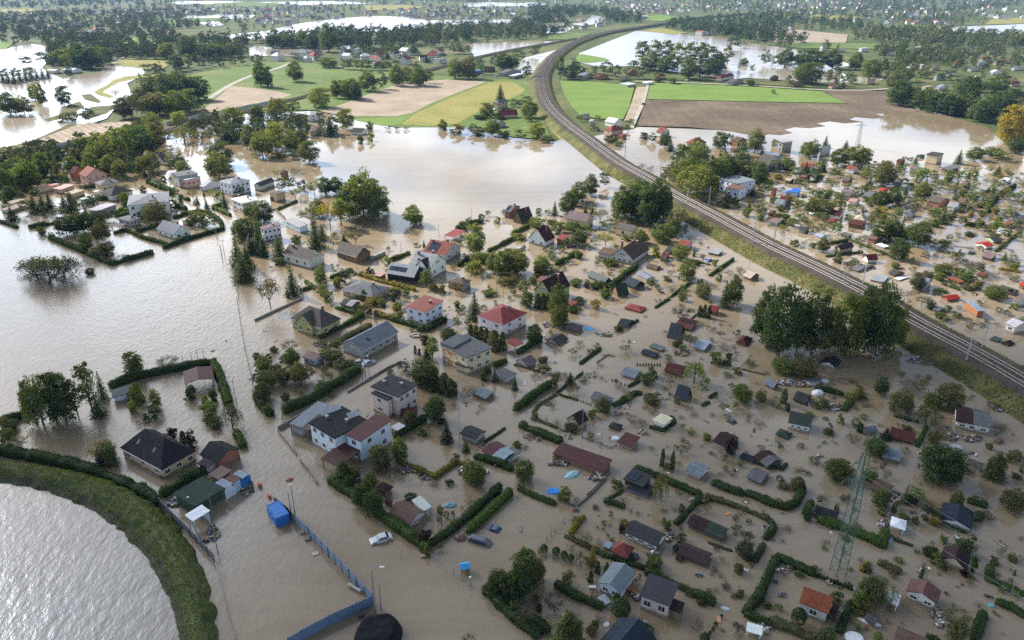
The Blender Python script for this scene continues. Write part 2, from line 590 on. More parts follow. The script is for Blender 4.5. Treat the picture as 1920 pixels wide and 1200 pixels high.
# sheets of flood far out
WF = [
 ('river', [(-700, 130), (-300, 103), (0, 93), (60, 82), (92, 88), (96, 104), (80, 128), (118, 148), (160, 140), (205, 130), (215, 124), (268, 128), (262, 144), (238, 156), (248, 178), (222, 196), (200, 222), (150, 238), (100, 252), (20, 275), (-60, 287), (-400, 320), (-900, 340)]),
 ('flood_water', [(196, 121), (268, 127), (272, 138), (244, 152), (214, 156), (180, 150)]),
 ('flood_water', [(415, 66), (500, 58), (560, 44), (640, 34), (700, 30), (760, 31), (800, 38), (980, 36), (1010, 41), (860, 46), (806, 44), (770, 56), (700, 60), (640, 58), (600, 68), (540, 76), (430, 72)]),
 ('flood_water', [(465, 90), (480, 86), (560, 92), (620, 95), (600, 104), (520, 106), (468, 104)]),
 ('flood_water', [(862, 82), (960, 79), (1040, 77), (1000, 89), (950, 97), (890, 106), (880, 92)]),
 ('flood_water', [(965, 122), (985, 108), (1045, 93), (1024, 116), (1006, 136), (978, 138), (968, 132)]),
 ('flood_water', [(1086, 100), (1130, 82), (1192, 58), (1240, 60), (1300, 66), (1360, 71), (1400, 80), (1500, 94), (1540, 104), (1600, 122), (1560, 128), (1590, 142), (1660, 147), (1640, 155), (1540, 154), (1400, 146), (1360, 150), (1250, 132), (1180, 124), (1120, 125), (1084, 116)]),
 ('flood_water', [(1764, 54), (1800, 50), (1920, 45), (2200, 50), (2200, 72), (1920, 66), (1800, 60)]),
 ('flood_water', [(995, 50), (1045, 43), (1072, 53), (1060, 62), (1010, 62), (990, 58)]),
 ('flood_water', [(1070, 45), (1098, 41), (1110, 28), (1140, 34), (1120, 44), (1095, 49)]),
 ('flood_water', [(860, 8), (910, 4), (990, 6), (985, 11), (880, 13)]),
 ('flood_water', [(320, 3), (400, 2), (480, 4), (470, 7), (330, 8)]),
 ('flood_water', [(342, 31), (420, 27), (480, 28), (470, 34), (400, 36), (420, 47), (400, 49), (350, 40)]),
 ('flood_water', [(960, 8), (1000, 4), (1030, 8), (990, 13)]),
 ('flood_water', [(480, 4), (640, 2), (700, 7), (560, 9)]),
]
for i, (nm, px) in enumerate(WF):
 sheet(nm, px, 0.05 + 0.004 * i, MWF)
# spits and islands of grass in the far water, far fields
LS = [
 ('grass_bank', [(176, 172), (200, 160), (212, 150), (235, 143), (270, 140), (300, 136), (300, 142), (262, 146), (224, 154), (206, 163), (192, 172), (214, 180), (206, 184), (184, 178)], MYG),
 ('grass_bank', [(-40, 282), (20, 274), (64, 262), (104, 244), (134, 231), (146, 232), (110, 250), (72, 264), (40, 277), (0, 286)], MEM),
 ('grass_bank', [(82, 224), (110, 215), (128, 196), (150, 190), (158, 200), (140, 210), (116, 222), (90, 228)], MEM),
 ('grass_bank', [(152, 178), (170, 176), (190, 190), (184, 193), (160, 187)], MEM),
 ('grass_bank', [(150, 214), (172, 200), (200, 198), (222, 196), (200, 212), (176, 220), (160, 224)], MEM),
 ('mud_bank', [(70, 262), (118, 244), (150, 232), (240, 228), (268, 230), (250, 244), (172, 258), (120, 268)], MPL),
 ('meadow', [(204, 112), (230, 110), (318, 114), (318, 122), (300, 131), (268, 128), (214, 122)], MYG),
 ('bright_field', [(1081, 105), (1090, 101), (1136, 109), (1140, 114), (1104, 118), (1080, 116)], MGF),
 ('meadow', [(1200, 58), (1240, 52), (1290, 62), (1262, 64)], MYG),
 ('meadow', [(1450, 60), (1500, 56), (1590, 65), (1586, 80), (1520, 80), (1452, 79)], MPL),
 ('meadow', [(1446, 84), (1480, 79), (1650, 82), (1645, 92), (1500, 90)], MME),
 ('meadow', [(1660, 50), (1720, 47), (1780, 50), (1760, 57), (1680, 58)], MME),
 ('meadow', [(1830, 38), (1930, 32), (2200, 34), (2200, 46), (1920, 44), (1850, 46)], MYG),
 ('meadow', [(1470, 28), (1520, 27), (1640, 32), (1580, 37), (1480, 34)], MYG),
 ('meadow', [(680, 10), (760, 9), (800, 13), (760, 18), (690, 19)], MYG),
 ('bright_field', [(400, 6), (470, 3), (530, 8), (500, 12), (400, 13)], MME),
 ('meadow', [(0, 17), (60, 16), (70, 23), (0, 24)], MYG),
 ('bright_field', [(250, 42), (300, 35), (420, 33), (400, 40), (310, 46)], MME),
 ('bright_field', [(220, 73), (260, 70), (300, 74), (296, 84), (240, 84)], MGF),
 ('bright_field', [(-60, 78), (0, 76), (24, 82), (10, 92), (-60, 94)], MGF),
 ('meadow', [(1026, 66), (1060, 60), (1110, 62), (1080, 74), (1030, 74)], MME),
 ('bright_field', [(1208, 30), (1240, 28), (1270, 32), (1240, 40), (1212, 38)], MGF),
 ('bright_field', [(490, 6), (520, 4), (525, 10), (490, 11)], MME),
]
for i, (nm, px, m) in enumerate(LS):
 sheet(nm, px, 0.16 + 0.004 * i, m)


def smooth_line(P, step):
 """Catmull-Rom resampling of a polyline of Vectors"""
 out = []
 for i in range(len(P) - 1):
  p0 = P[i - 1] if i else P[0] * 2 - P[1]
  p1, p2 = P[i], P[i + 1]
  p3 = P[i + 2] if i + 2 < len(P) else P[-1] * 2 - P[-2]
  n = max(2, int((p2 - p1).length / step))
  for k in range(n):
   t = k / n
   out.append(0.5 * ((2 * p1) + (p2 - p0) * t + (2 * p0 - 5 * p1 + 4 * p2 - p3) * t * t + (3 * p1 - p0 - 3 * p2 + p3) * t ** 3))
 out.append(P[-1])
 return out


def normals(L):
 Ns = []
 for i in range(len(L)):
  d = L[min(i + 1, len(L) - 1)] - L[max(i - 1, 0)]
  d.z = 0
  d.normalize()
  Ns.append(Vector((-d.y, d.x, 0)))
 return Ns


def sweep(name, L, sec, mats, mi=None, jit=0.0, closed=False):
 """section points (offset to the line's left, height) carried along a line"""
 Ns = normals(L)
 k = len(sec)
 V = []
 for p, n in zip(L, Ns):
  for d, z in sec:
   q = p + n * d
   jz = jit * (mnoise.noise(Vector((q.x * .25, q.y * .25, 0)))) if jit else 0
   jd = jit * 2 * mnoise.noise(Vector((q.x * .12, q.y * .12, 9))) if jit else 0
   V.append((q.x + n.x * jd, q.y + n.y * jd, z + jz))
 Fs, idx = [], []
 for i in range(len(L) - 1):
  for j in range(k if closed else k - 1):
   a, b = i * k + j, i * k + (j + 1) % k
   Fs.append((a, b, b + k, a + k))
   idx.append(mi[j] if mi else 0)
 return mesh(name, V, Fs, mats, idx, smooth=True)


def ribbon(name, px, width, z, m, step=6.0):
 L = smooth_line([at(x, y, z) for x, y in px], step)
 me = sweep(name, L, [(-width / 2, z), (width / 2, z)], [m])
 if me.polygons[0].normal.z < 0:
  me.flip_normals()
 o = link(name, me)
 o['kind'] = 'structure'
 return o


ribbon('path', [(393, 184), (414, 170), (436, 157), (474, 141), (520, 128), (546, 117)], 5.5, 0.2, MPA)
ribbon('road', [(1190, 152), (1290, 155), (1420, 161), (1540, 168), (1640, 168), (1700, 160)], 5, 0.2, MPA)
ribbon('path', [(1215, 158), (1206, 190), (1192, 222), (1184, 240)], 3, 0.22, MPA)
ribbon('path', [(120, 135), (150, 129), (190, 123), (214, 118), (240, 100)], 4, 0.22, MPA)

# ---------------------------------------------------------------- railway
RZ = 3.3
rail_px = [(2120, 838), (1920, 714), (1820, 657), (1715, 601), (1640, 556), (1540, 505), (1440, 458), (1335, 401), (1263, 363), (1210, 331), (1160, 303), (1107, 264), (1060, 229),
   (1028, 196), (1016, 166), (1016, 136), (1033, 110), (1057, 90), (1090, 73), (1140, 59), (1190, 51), (1240, 43), (1300, 33), (1400, 24)]
RL = smooth_line([at(x, y, RZ) for x, y in rail_px], 4.0)
_V = [(-11.6, -.6), (-9.2, 1.1), (-7.2, RZ - .6), (-6.2, RZ - .5), (-5.0, RZ), (5.0, RZ), (6.2, RZ - .5), (7.2, RZ - .6), (9.6, 1.1), (12.5, -.6)]
emb = link('railway_embankment', sweep('railway_embankment', RL, _V, [MEM, MBA], [0, 0, 0, 1, 1, 1, 0, 0, 0], jit=0.12))
emb['kind'] = 'structure'
RN = normals(RL)
MRL = plain('rail_steel', (0.22, 0.19, 0.17), 0.6, 0.1, 1, 0.3, 0.4)
MSL = plain('sleeper_concrete', (0.10, 0.09, 0.08), 0.9, 0.2, 2)
for s in (-2.0, 2.0):
 t_ = tag(empty('railway_track', RL[0]), 'pair of rails on the ' + ('side of the ballast nearer the drowned gardens' if s * RN[0].y < 0 else 'farther side of the ballast, away from the drowned gardens'), 'railway track', 'tracks of the main line')
 loc = RL[0].copy()
 for r in (-.78, .78):
  o = link('rail', sweep('rail', [p - Vector((loc.x, loc.y, 0)) for p in RL], [(s + r - .075, RZ + .14 - loc.z), (s + r - .075, RZ + .34 - loc.z), (s + r + .075, RZ + .34 - loc.z), (s + r + .075, RZ + .14 - loc.z)], [MRL]), t_)
 G = Geo()
 acc, nxt = 0.0, 0.0
 for i in range(len(RL) - 1):
  seg = (RL[i + 1] - RL[i])
  ln = seg.length
  if acc > 520:
   break
  d = seg.normalized()
  while nxt < acc + ln:
   p = RL[i] + d * (nxt - acc) + RN[i] * s - loc
   a, b = RN[i] * 1.3, d * .15
   z0, z1 = RZ - .05 - loc.z, RZ + .15 - loc.z
   c = [p - a - b, p + a - b, p + a + b, p - a + b]
   G.add([(q.x, q.y, z0) for q in c] + [(q.x, q.y, z1) for q in c], [(4, 5, 6, 7), (0, 1, 5, 4), (1, 2, 6, 5), (2, 3, 7, 6), (3, 0, 4, 7)])
   nxt += 0.65
  acc += ln
 o = link('sleepers', mesh('sleepers', G.V, G.F, [MSL]), t_)
 o['kind'] = 'stuff'
# second line joining from the left, on its own low bank
b_px = [(300, 246), (420, 216), (500, 195), (560, 182), (620, 165), (700, 150), (800, 130), (890, 107), (960, 92), (1030, 80), (1080, 71)]
BL = smooth_line([at(x, y, 1.5) for x, y in b_px], 6.0)
o = link('railway_embankment', sweep('railway_embankment', BL, [(-6, -.5), (-3.4, 1.2), (-2.4, 1.5), (2.4, 1.5), (3.4, 1.2), (6, -.5)], [MEM, MBA], [0, 1, 1, 1, 0], jit=.1))
o['kind'] = 'structure'
t_ = tag(empty('railway_track', BL[0]), 'single track curving in past the meadows to join the main line', 'railway track')
for r in (-.78, .78):
 link('rail', sweep('rail', [p - BL[0] for p in BL], [(r - .07, .05), (r - .07, .32), (r + .07, .32), (r + .07, .05)], [MRL]), t_)

# ---------------------------------------------------------------- levee and river, lower left
lev_in = [(-260, 900), (-60, 898), (0, 907), (52, 914), (120, 936), (200, 977), (258, 1030), (300, 1090), (325, 1150), (336, 1205), (340, 1300), (335, 1500)]
lev_out = [(-260, 850), (-60, 852), (0, 862), (70, 874), (160, 888), (240, 914), (298, 948), (340, 994), (374, 1052), (396, 1112), (408, 1200), (412, 1300), (405, 1500)]
V = [at(x, y) for x, y in lev_in]
V = [(-420, V[0].y, 0)] + [(p.x, p.y, 0) for p in V] + [(V[-1].x, 20, 0), (-420, 20, 0)]
me = mesh('river', V, [tuple(range(len(V)))], [MRV])
if me.polygons[0].normal.z < 0:
 me.flip_normals()
rv = link('river', me)
rv.location.z = 0.03
rv['kind'] = 'structure'
Li = smooth_line([at(x, y) for x, y in lev_in], 1.2)
Lo = smooth_line([at(x, y) for x, y in lev_out], 1.2)


def resample(L, n):
 d = [0.0]
 for a, b in zip(L, L[1:]):
  d.append(d[-1] + (b - a).length)
 out, j = [], 0
 for i in range(n):
  t = d[-1] * i / (n - 1)
  while j < len(d) - 2 and d[j + 1] < t:
   j += 1
  f = (t - d[j]) / max(1e-6, d[j + 1] - d[j])
  out.append(L[j].lerp(L[j + 1], f))
 return out


n_ = 340
Li, Lo = resample(Li, n_), resample(Lo, n_)
secs = [(-.06, -.7), (0, -.15), (.1, .5), (.22, 1.2), (.36, 1.9), (.46, 2.15), (.56, 2.2), (.66, 2.1), (.8, 1.35), (.92, .55), (1.0, .05), (1.06, -.7)]
V, Fs = [], []
for a, b in zip(Li, Lo):
 for f, z in secs:
  q = a.lerp(b, f)
  nz = mnoise.noise(Vector((q.x * .5, q.y * .5, 0))) * .16 + mnoise.noise(Vector((q.x * 1.7, q.y * 1.7, 4))) * .1
  jx = mnoise.noise(Vector((q.x * .4, q.y * .4, 7))) * .7
  V.append((q.x + jx, q.y + jx * .6, z + nz))
k = len(secs)
for i in range(n_ - 1):
 for j in range(k - 1):
  Fs.append((i * k + j, i * k + j + 1, (i + 1) * k + j + 1, (i + 1) * k + j))
MBK = ground_mat('river_bank', (0.04, 0.045, 0.028), (0.065, 0.068, 0.045), (0.10, 0.095, 0.07), 0.25)
MTK = ground_mat('mown_grass', (0.07, 0.085, 0.03), (0.11, 0.115, 0.05), (0.15, 0.14, 0.075), 0.2)
lv = mesh('levee', V, Fs, [MLV, MBK, MTK], [(1 if j < 3 else 2 if j in (4, 6) else 0) for _ in range(n_ - 1) for j in range(k - 1)], smooth=True)
if sum(p.normal.z for p in lv.polygons) < 0:
 lv.flip_normals()
lvo = link('levee', lv)
lvo['kind'] = 'structure'

# ---------------------------------------------------------------- houses, cabins and sheds
C_ = {
 'white': (0.70, 0.69, 0.66), 'offwhite': (0.55, 0.53, 0.48), 'cream': (0.56, 0.47, 0.31), 'tan': (0.44, 0.34, 0.22), 'olive': (0.36, 0.36, 0.15), 'yellow': (0.55, 0.46, 0.22),
 'pink': (0.50, 0.33, 0.28), 'palepink': (0.58, 0.47, 0.43), 'blue': (0.42, 0.52, 0.64), 'paleblue': (0.58, 0.65, 0.74), 'grey': (0.30, 0.30, 0.30), 'ltgrey': (0.44, 0.45, 0.46),
 'brick': (0.28, 0.13, 0.08), 'wood': (0.17, 0.105, 0.06), 'dkwood': (0.07, 0.05, 0.04), 'black': (0.018, 0.019, 0.022), 'dkgreen': (0.035, 0.06, 0.04), 'green': (0.10, 0.16, 0.09), 'ltgreen': (0.30, 0.38, 0.26),
 'rgrey': (0.145, 0.15, 0.16), 'rltgrey': (0.30, 0.31, 0.325), 'rpale': (0.45, 0.45, 0.45), 'rwhite': (0.66, 0.67, 0.68), 'rdark': (0.055, 0.056, 0.06), 'rblack': (0.028, 0.029, 0.033), 'rnavy': (0.035, 0.045, 0.062),
 'rbrown': (0.125, 0.088, 0.066), 'rgbrown': (0.12, 0.105, 0.092), 'rmaroon': (0.10, 0.034, 0.031), 'rdkmaroon': (0.052, 0.028, 0.028), 'rred': (0.17, 0.034, 0.030), 'rbright': (0.32, 0.035, 0.024), 'rsalmon': (0.24, 0.075, 0.055),
 'rorange': (0.27, 0.085, 0.045), 'rpink': (0.34, 0.17, 0.155), 'rmauve': (0.20, 0.145, 0.15), 'rrust': (0.17, 0.10, 0.085), 'rgreen': (0.045, 0.065, 0.050), 'rblue': (0.03, 0.12, 0.42), 'rpaleblue': (0.30, 0.37, 0.44), 'rtan': (0.34, 0.28, 0.21), 'rcream': (0.50, 0.45, 0.34), 'rbluegrey': (0.20, 0.235, 0.27),
 'cblue': (0.02, 0.15, 0.46), 'orange': (0.33, 0.13, 0.05),
}
for _k in ('rgrey', 'rltgrey', 'rdark', 'rblack', 'rnavy', 'rbrown', 'rgbrown', 'rmaroon', 'rdkmaroon', 'rmauve', 'rrust', 'rgreen', 'rbluegrey', 'rorange', 'rsalmon', 'rpaleblue'):
 C_[_k] = tuple(c * .72 for c in C_[_k])
LAND = []           # (px, py, short reference) of things that can be pointed at
PEND = []           # things whose label still needs a place
FOOT = []           # ground footprints, so that scattered plants keep off
_wcache = {}


def win_mesh(w, h, kind):
 key = (round(w, 1), round(h, 1), kind)
 if key not in _wcache:
  w, h = key[:2]
  G = Geo()
  if kind == 'frame':
   b = .09
   G.box(-w / 2, -.05, -h / 2, w / 2, .02, -h / 2 + b)
   G.box(-w / 2, -.05, h / 2 - b, w / 2, .02, h / 2)
   G.box(-w / 2, -.05, -h / 2 + b, -w / 2 + b, .02, h / 2 - b)
   G.box(w / 2 - b, -.05, -h / 2 + b, w / 2, .02, h / 2 - b)
   G.box(-.035, -.045, -h / 2 + b, .035, .02, h / 2 - b)
   G.box(-w / 2 - .06, -.13, -h / 2 - .07, w / 2 + .06, .02, -h / 2 - .002)
   _wcache[key] = G.data('window', [MFR])
  elif kind == 'pane':
   b = .085
   G.box(-w / 2 + b, -.02, -h / 2 + b, w / 2 - b, .01, h / 2 - b)
   _wcache[key] = G.data('pane', [MGL])
  else:
   G.box(-w / 2, -.04, -h / 2, w / 2, .02, h / 2, 1)
   G.box(-w / 2 + .1, -.06, -h / 2 + .1, w / 2 - .1, -.042, h / 2 - .1, 0)
   _wcache[key] = G.data('window', [MGL, MFR])
 return _wcache[key]


def put_window(root, x, y, z, rz, w, h, fine):
 if fine:
  f = link('window', win_mesh(w, h, 'frame'), root)
  link('pane', win_mesh(w, h, 'pane'), f)
 else:
  f = link('window', win_mesh(w, h, 'one'), root)
 f.location = (x, y, z)
 f.rotation_euler.z = rz
 return f


def rect(ax, ay, bx, by, cx, cy, e):
 A, B, C = at(ax, ay, e), at(bx, by, e), at(cx, cy, e)
 u, v = B - A, C - B
 La, Lb = u.length, v.length
 tu, tv = math.atan2(u.y, u.x), math.atan2(v.y, v.x) - math.pi / 2
 d = (tv - tu + math.pi) % (2 * math.pi) - math.pi
 th = tu + d * (Lb / (La + Lb))
 B2 = (A + C) / 2
 u = Vector((math.cos(th), math.sin(th), 0))
 v = Vector((-u.y, u.x, 0))
 # keep A and C, square the corner at B
 ac = C - A
 La2, Lb2 = ac.dot(u), ac.dot(v)
 return (A + C) / 2, th, max(.6, La2), max(.6, Lb2)


def roof_geo(rt, L, W, e, r, t, hipr=None):
 """closed roof; L along x, W along y, drip edge at e"""
 G = Geo()
 x, y = L / 2, W / 2
 if rt == 'gx':
  G.prism([(-y, e), (0, e + r), (y, e), (y, e - t), (0, e + r - t), (-y, e - t)], 'x', -x, x)
 elif rt == 'gy':
  G.prism([(-x, e), (0, e + r), (x, e), (x, e - t), (0, e + r - t), (-x, e - t)], 'y', -y, y)
 elif rt == 'flat':
  G.box(-x, -y, e - t, x, y, e)
 elif rt == 'my':        # rises away from the AB face
  G.prism([(-y, e), (y, e + r), (y, e + r - t), (-y, e - t)], 'x', -x, x)
 elif rt == 'mx':        # rises away from the BC face
  G.prism([(-x, e + r), (x, e), (x, e - t), (-x, e + r - t)], 'y', -y, y)
 elif rt == 'mX':        # rises towards the BC face
  G.prism([(-x, e), (x, e + r), (x, e + r - t), (-x, e - t)], 'y', -y, y)
 else:
  h = abs(L - W) / 2 if hipr is None else hipr
  if L >= W or hipr:
   a, b = (-h, 0), (h, 0)
  else:
   a, b = (0, -h), (0, h)
  c = [(-x, -y), (x, -y), (x, y), (-x, y)]
  V = [(p[0], p[1], e) for p in c] + [(p[0], p[1], e - t) for p in c] + [(a[0], a[1], e + r), (b[0], b[1], e + r)]
  Fs = [(7, 6, 5, 4), (0, 1, 5, 4), (1, 2, 6, 5), (2, 3, 7, 6), (3, 0, 4, 7)]
  if h < .05:
   V = V[:8] + [(0, 0, e + r)]
   Fs += [(0, 1, 8), (1, 2, 8), (2, 3, 8), (3, 0, 8)]
  elif L >= W or hipr:
   Fs += [(0, 1, 9, 8), (1, 2, 9), (2, 3, 8, 9), (3, 0, 8)]
  else:
   Fs += [(0, 1, 8), (1, 2, 9, 8), (2, 3, 9), (3, 0, 8, 9)]
  G.add(V, Fs)
 return G


def roof_z(rt, L, W, e, r, px, py, hipr=None):
 x, y = L / 2, W / 2
 if rt == 'gx':
  return e + r * (1 - abs(py) / y)
 if rt == 'gy':
  return e + r * (1 - abs(px) / x)
 if rt == 'my':
  return e + r * (py + y) / W
 if rt == 'mx':
  return e + r * (x - px) / L
 if rt == 'mX':
  return e + r * (px + x) / L
 if rt == 'flat':
  return e
 h = abs(L - W) / 2 if hipr is None else hipr
 m = min(x, y)
 return e + r * min((x - abs(px)) / max(.1, x - (h if L >= W or hipr else 0)), (y - abs(py)) / max(.1, y - (0 if L >= W or hipr else h)), 1)


def house(ax, ay, bx, by, cx, cy, e, rt, r, rc, wc, label, cat='shed', name='garden_shed', o=.35, t=.16, win=None, ch=0, rm=None, open_=False, sky=0, solar=0, door=None, ref=None, group=None,
   rc2=None, hipr=None, z0=-.6, gablec=None, band=0):
 c, th, L, W = rect(ax, ay, bx, by, cx, cy, e)
 root = empty(name, (c.x, c.y, 0), th)
 FOOT.append((c.x, c.y, th, L / 2 + .4, W / 2 + .4))
 rcol, wcol = C_[rc], C_[wc]
 ok = min(L, W)
 o = min(o, ok * .12)
 if rm is None:
  rm = MRF if rt == 'flat' else MRT
 rm = {'t': MRT, 'm': MRM, 'f': MRF, 'p': MP}.get(rm, rm)
 jit = lambda c, k=.06: tuple(min(1, v * (1 + random.uniform(-k, k))) for v in c)
 if rc2:     # roof of two coverings side by side
  G = roof_geo(rt, L / 2, W, e, r, t)
  me = G.data('roof', [rm], uv=True)
  for s, cc in ((-1, rc), (1, rc2)):
   q = link('roof', me, root, jit(C_[cc]))
   q.location.x = s * L / 4
   if s > 0:
    q.location.z = -.004
    roof = q
 else:
  roof = roof_geo(rt, L, W, e, r, t, hipr).build('roof', [rm], root, jit(rcol), uv=True)
 x, y = L / 2 - o, W / 2 - o
 G = Geo()
 if open_:
  for sx_ in (-1, 1):
   for sy_ in (-1, 1):
    z1 = roof_z(rt, L, W, e, r, sx_ * x, sy_ * y) - t * .6
    G = Geo()
    G.box(sx_ * x - .09, sy_ * y - .09, z0, sx_ * x + .09, sy_ * y + .09, z1)
    G.build('post', [MP], root, jit(wcol))
  G = Geo()
  if open_ == 2:
   G.box(-x, y - .06, z0, x, y + .06, roof_z(rt, L, W, e, r, 0, y) - t * .6)
   G.build('back_wall', [MW], root, jit(wcol))
 else:
  k = t * .6
  if rt == 'gx':
   s = [(-y, z0), (y, z0), (y, roof_z(rt, L, W, e, r, 0, y) - k), (0, e + r - k), (-y, roof_z(rt, L, W, e, r, 0, y) - k)]
   G.prism(s, 'x', -x, x)
  elif rt == 'gy':
   s = [(-x, z0), (x, z0), (x, roof_z(rt, L, W, e, r, x, 0) - k), (0, e + r - k), (-x, roof_z(rt, L, W, e, r, x, 0) - k)]
   G.prism(s, 'y', -y, y)
  elif rt == 'my':
   G.prism([(-y, z0), (y, z0), (y, roof_z(rt, L, W, e, r, 0, y) - k), (-y, roof_z(rt, L, W, e, r, 0, -y) - k)], 'x', -x, x)
  elif rt in ('mx', 'mX'):
   G.prism([(-x, z0), (x, z0), (x, roof_z(rt, L, W, e, r, x, 0) - k), (-x, roof_z(rt, L, W, e, r, -x, 0) - k)], 'y', -y, y)
  else:
   G.box(-x, -y, z0, x, y, e - k)
  G.build('wall', [MW], root, jit(wcol))
  if band:
   G = Geo()
   for q in (.6, 3.2):
    G.box(-x * .98, -y - .03, q, x * .2, -y + .01, q + 1.3)
   G.build('brick_band', [MP], root, (0.42, 0.21, 0.09))
  if gablec:
   G = Geo()
   if rt == 'gx':
    G.prism([(-y + .05, roof_z(rt, L, W, e, r, 0, y) - k - .1), (y - .05, roof_z(rt, L, W, e, r, 0, y) - k - .1), (0, e + r - k - .12)], 'x', x, x + .03)
   else:
    G.prism([(-x + .05, roof_z(rt, L, W, e, r, x, 0) - k - .1), (x - .05, roof_z(rt, L, W, e, r, x, 0) - k - .1), (0, e + r - k - .12)], 'y', -y - .03, -y)
   G.build('gable', [MP], root, jit(C_[gablec]))
 cpx = proj((c.x, c.y, e))
 fine = ppm(cpx[1]) > 4.6
 if win:
  rows, na, nb = win
  zt = e - .3
  st = zt / rows
  wh = min(1.3, st * .46)
  for i in range(rows):
   zc = st * (i + .58)
   for k in range(na):
    put_window(root, -x + 2 * x * (k + .5 + random.uniform(-.07, .07)) / na, -y - .001, zc, 0, min(1.3, 2 * x / na * .55), wh, fine)
   for k in range(nb):
    put_window(root, x + .001, -y + 2 * y * (k + .5 + random.uniform(-.07, .07)) / nb, zc, math.pi / 2, min(1.3, 2 * y / nb * .55), wh, fine)
  if r > 2 and rt in ('gx', 'gy') and fine:
   for s in ((-.6, .6) if min(L, W) > 7 else (0,)):
    if rt == 'gx':
     put_window(root, x + .035, s, e + r * .32, math.pi / 2, .8, 1.0, fine)
    else:
     put_window(root, s, -y - .035, e + r * .32, 0, .8, 1.0, fine)
 if door and not open_:
  w_, h_ = (1.0, min(2.05, e - .2)) if door in 'fr' else (2.6, min(2.2, e - .2))
  G = Geo()
  if door in 'fF':
   p = -x * .45
   G.box(p - w_ / 2, -y - .05, z0, p + w_ / 2, -y + .02, h_)
  else:
   p = y * .2
   G.box(x - .02, p - w_ / 2, z0, x + .05, p + w_ / 2, h_)
  G.build('door', [MP], root, C_['dkwood'] if door != 'R' else tuple(c * .85 for c in wcol))
 for i in range(ch):
  fx, fy = ((.18, .12), (-.3, -.1), (.35, -.2))[i]
  px_, py_ = fx * L, fy * W
  z = roof_z(rt, L, W, e, r, px_, py_, hipr)
  G = Geo()
  G.box(px_ - .35, py_ - .3, z - .4, px_ + .35, py_ + .3, max(z + .7, e + r + .55))
  zt = max(z + .7, e + r + .55)
  G.box(px_ - .42, py_ - .37, zt + .002, px_ + .42, py_ + .37, zt + .12, 1)
  G.build('chimney', [MBR, MCO], roof)
 for i in range(sky + (1 if solar else 0)):
  # panes lying in the slope that faces AB (gx, my, hip) or BC (gy, mx)
  G = Geo()
  big = solar and i == sky
  if rt in ('gx', 'my', 'hip', 'mX', 'mx', 'flat') and rt not in ('mx', 'mX'):
   run = (W / 2 if rt in ('gx', 'hip') else W)
   sl = Vector((0, run, r)).normalized() if rt != 'flat' else Vector((0, 1, 0))
   nn = Vector((0, -sl.z, sl.y))
   cx_ = -L * .2 + L * .38 * i if not big else -L * .16
   b0 = Vector((cx_, -W / 2 + run * .5, 0))
   b0.z = roof_z(rt, L, W, e, r, b0.x, b0.y, hipr)
   hx, hs = (.42, .6) if not big else (L * (.22 if solar == 1 else .3), math.hypot(run, r) * (.33 if solar == 1 else .2))
   ux = Vector((1, 0, 0))
  else:
   run = L / 2 if rt == 'gy' else L
   sl = Vector((-run, 0, r)).normalized()
   nn = Vector((-sl.z, 0, -sl.x)) * 1
   nn = Vector((r, 0, run)).normalized()
   b0 = Vector((L / 2 - run * .5, -W * .2 + W * .38 * i, 0))
   b0.z = roof_z(rt, L, W, e, r, b0.x, b0.y, hipr)
   hx, hs = .42, .6
   ux = Vector((0, 1, 0))
  nx, ns = (1, 1) if not big else (max(2, round(hx * 2 / 1.1)), max(1, round(hs * 2 / 1.7)))
  for a in range(nx):
   for b in range(ns):
    p0 = b0 + ux * (-hx + 2 * hx * a / nx + .04) + sl * (-hs + 2 * hs * b / ns + .04)
    p1 = p0 + ux * (2 * hx / nx - .08)
    p2 = p1 + sl * (2 * hs / ns - .08)
    p3 = p0 + sl * (2 * hs / ns - .08)
    lo, hi = nn * (-.05), nn * .09
    G.add([p0 + lo, p1 + lo, p2 + lo, p3 + lo, p0 + hi, p1 + hi, p2 + hi, p3 + hi], [(4, 5, 6, 7), (0, 1, 5, 4), (1, 2, 6, 5), (2, 3, 7, 6), (3, 0, 4, 7)])
  G.build('solar_panel' if big else 'skylight', [MSO if big else MGL, MFR], roof)
 if fine and rt in ('gx', 'gy', 'hip', 'my') and L * W > 60 and not open_:    # a gutter along the near eave
  G = Geo()
  if rt != 'gy':
   G.box(-L / 2, -W / 2 - .12, e - .14, L / 2, -W / 2 - .004, e - .03)
  else:
   G.box(L / 2 + .004, -W / 2, e - .14, L / 2 + .12, W / 2, e - .03)
  G.build('gutter', [MST], roof)
 if label[0] == '~':
  PEND.append((root, label[1:], cpx))
  root['category'] = cat
 else:
  tag(root, label, cat)
 if group:
  root['group'] = group
 if ref:
  LAND.append((cpx[0], cpx[1], ref))
 return root


_T = [0, 0, 1]


def T(x, y, s):
 _T[:] = [x, y, s]


def H(*a, **k):
 c = [(_T[i % 2]) + a[i] / _T[2] for i in range(6)]
 return house(*c, *a[6:], **k)


hk = dict(cat='house', name='house')
bk = dict(cat='barn', name='barn')
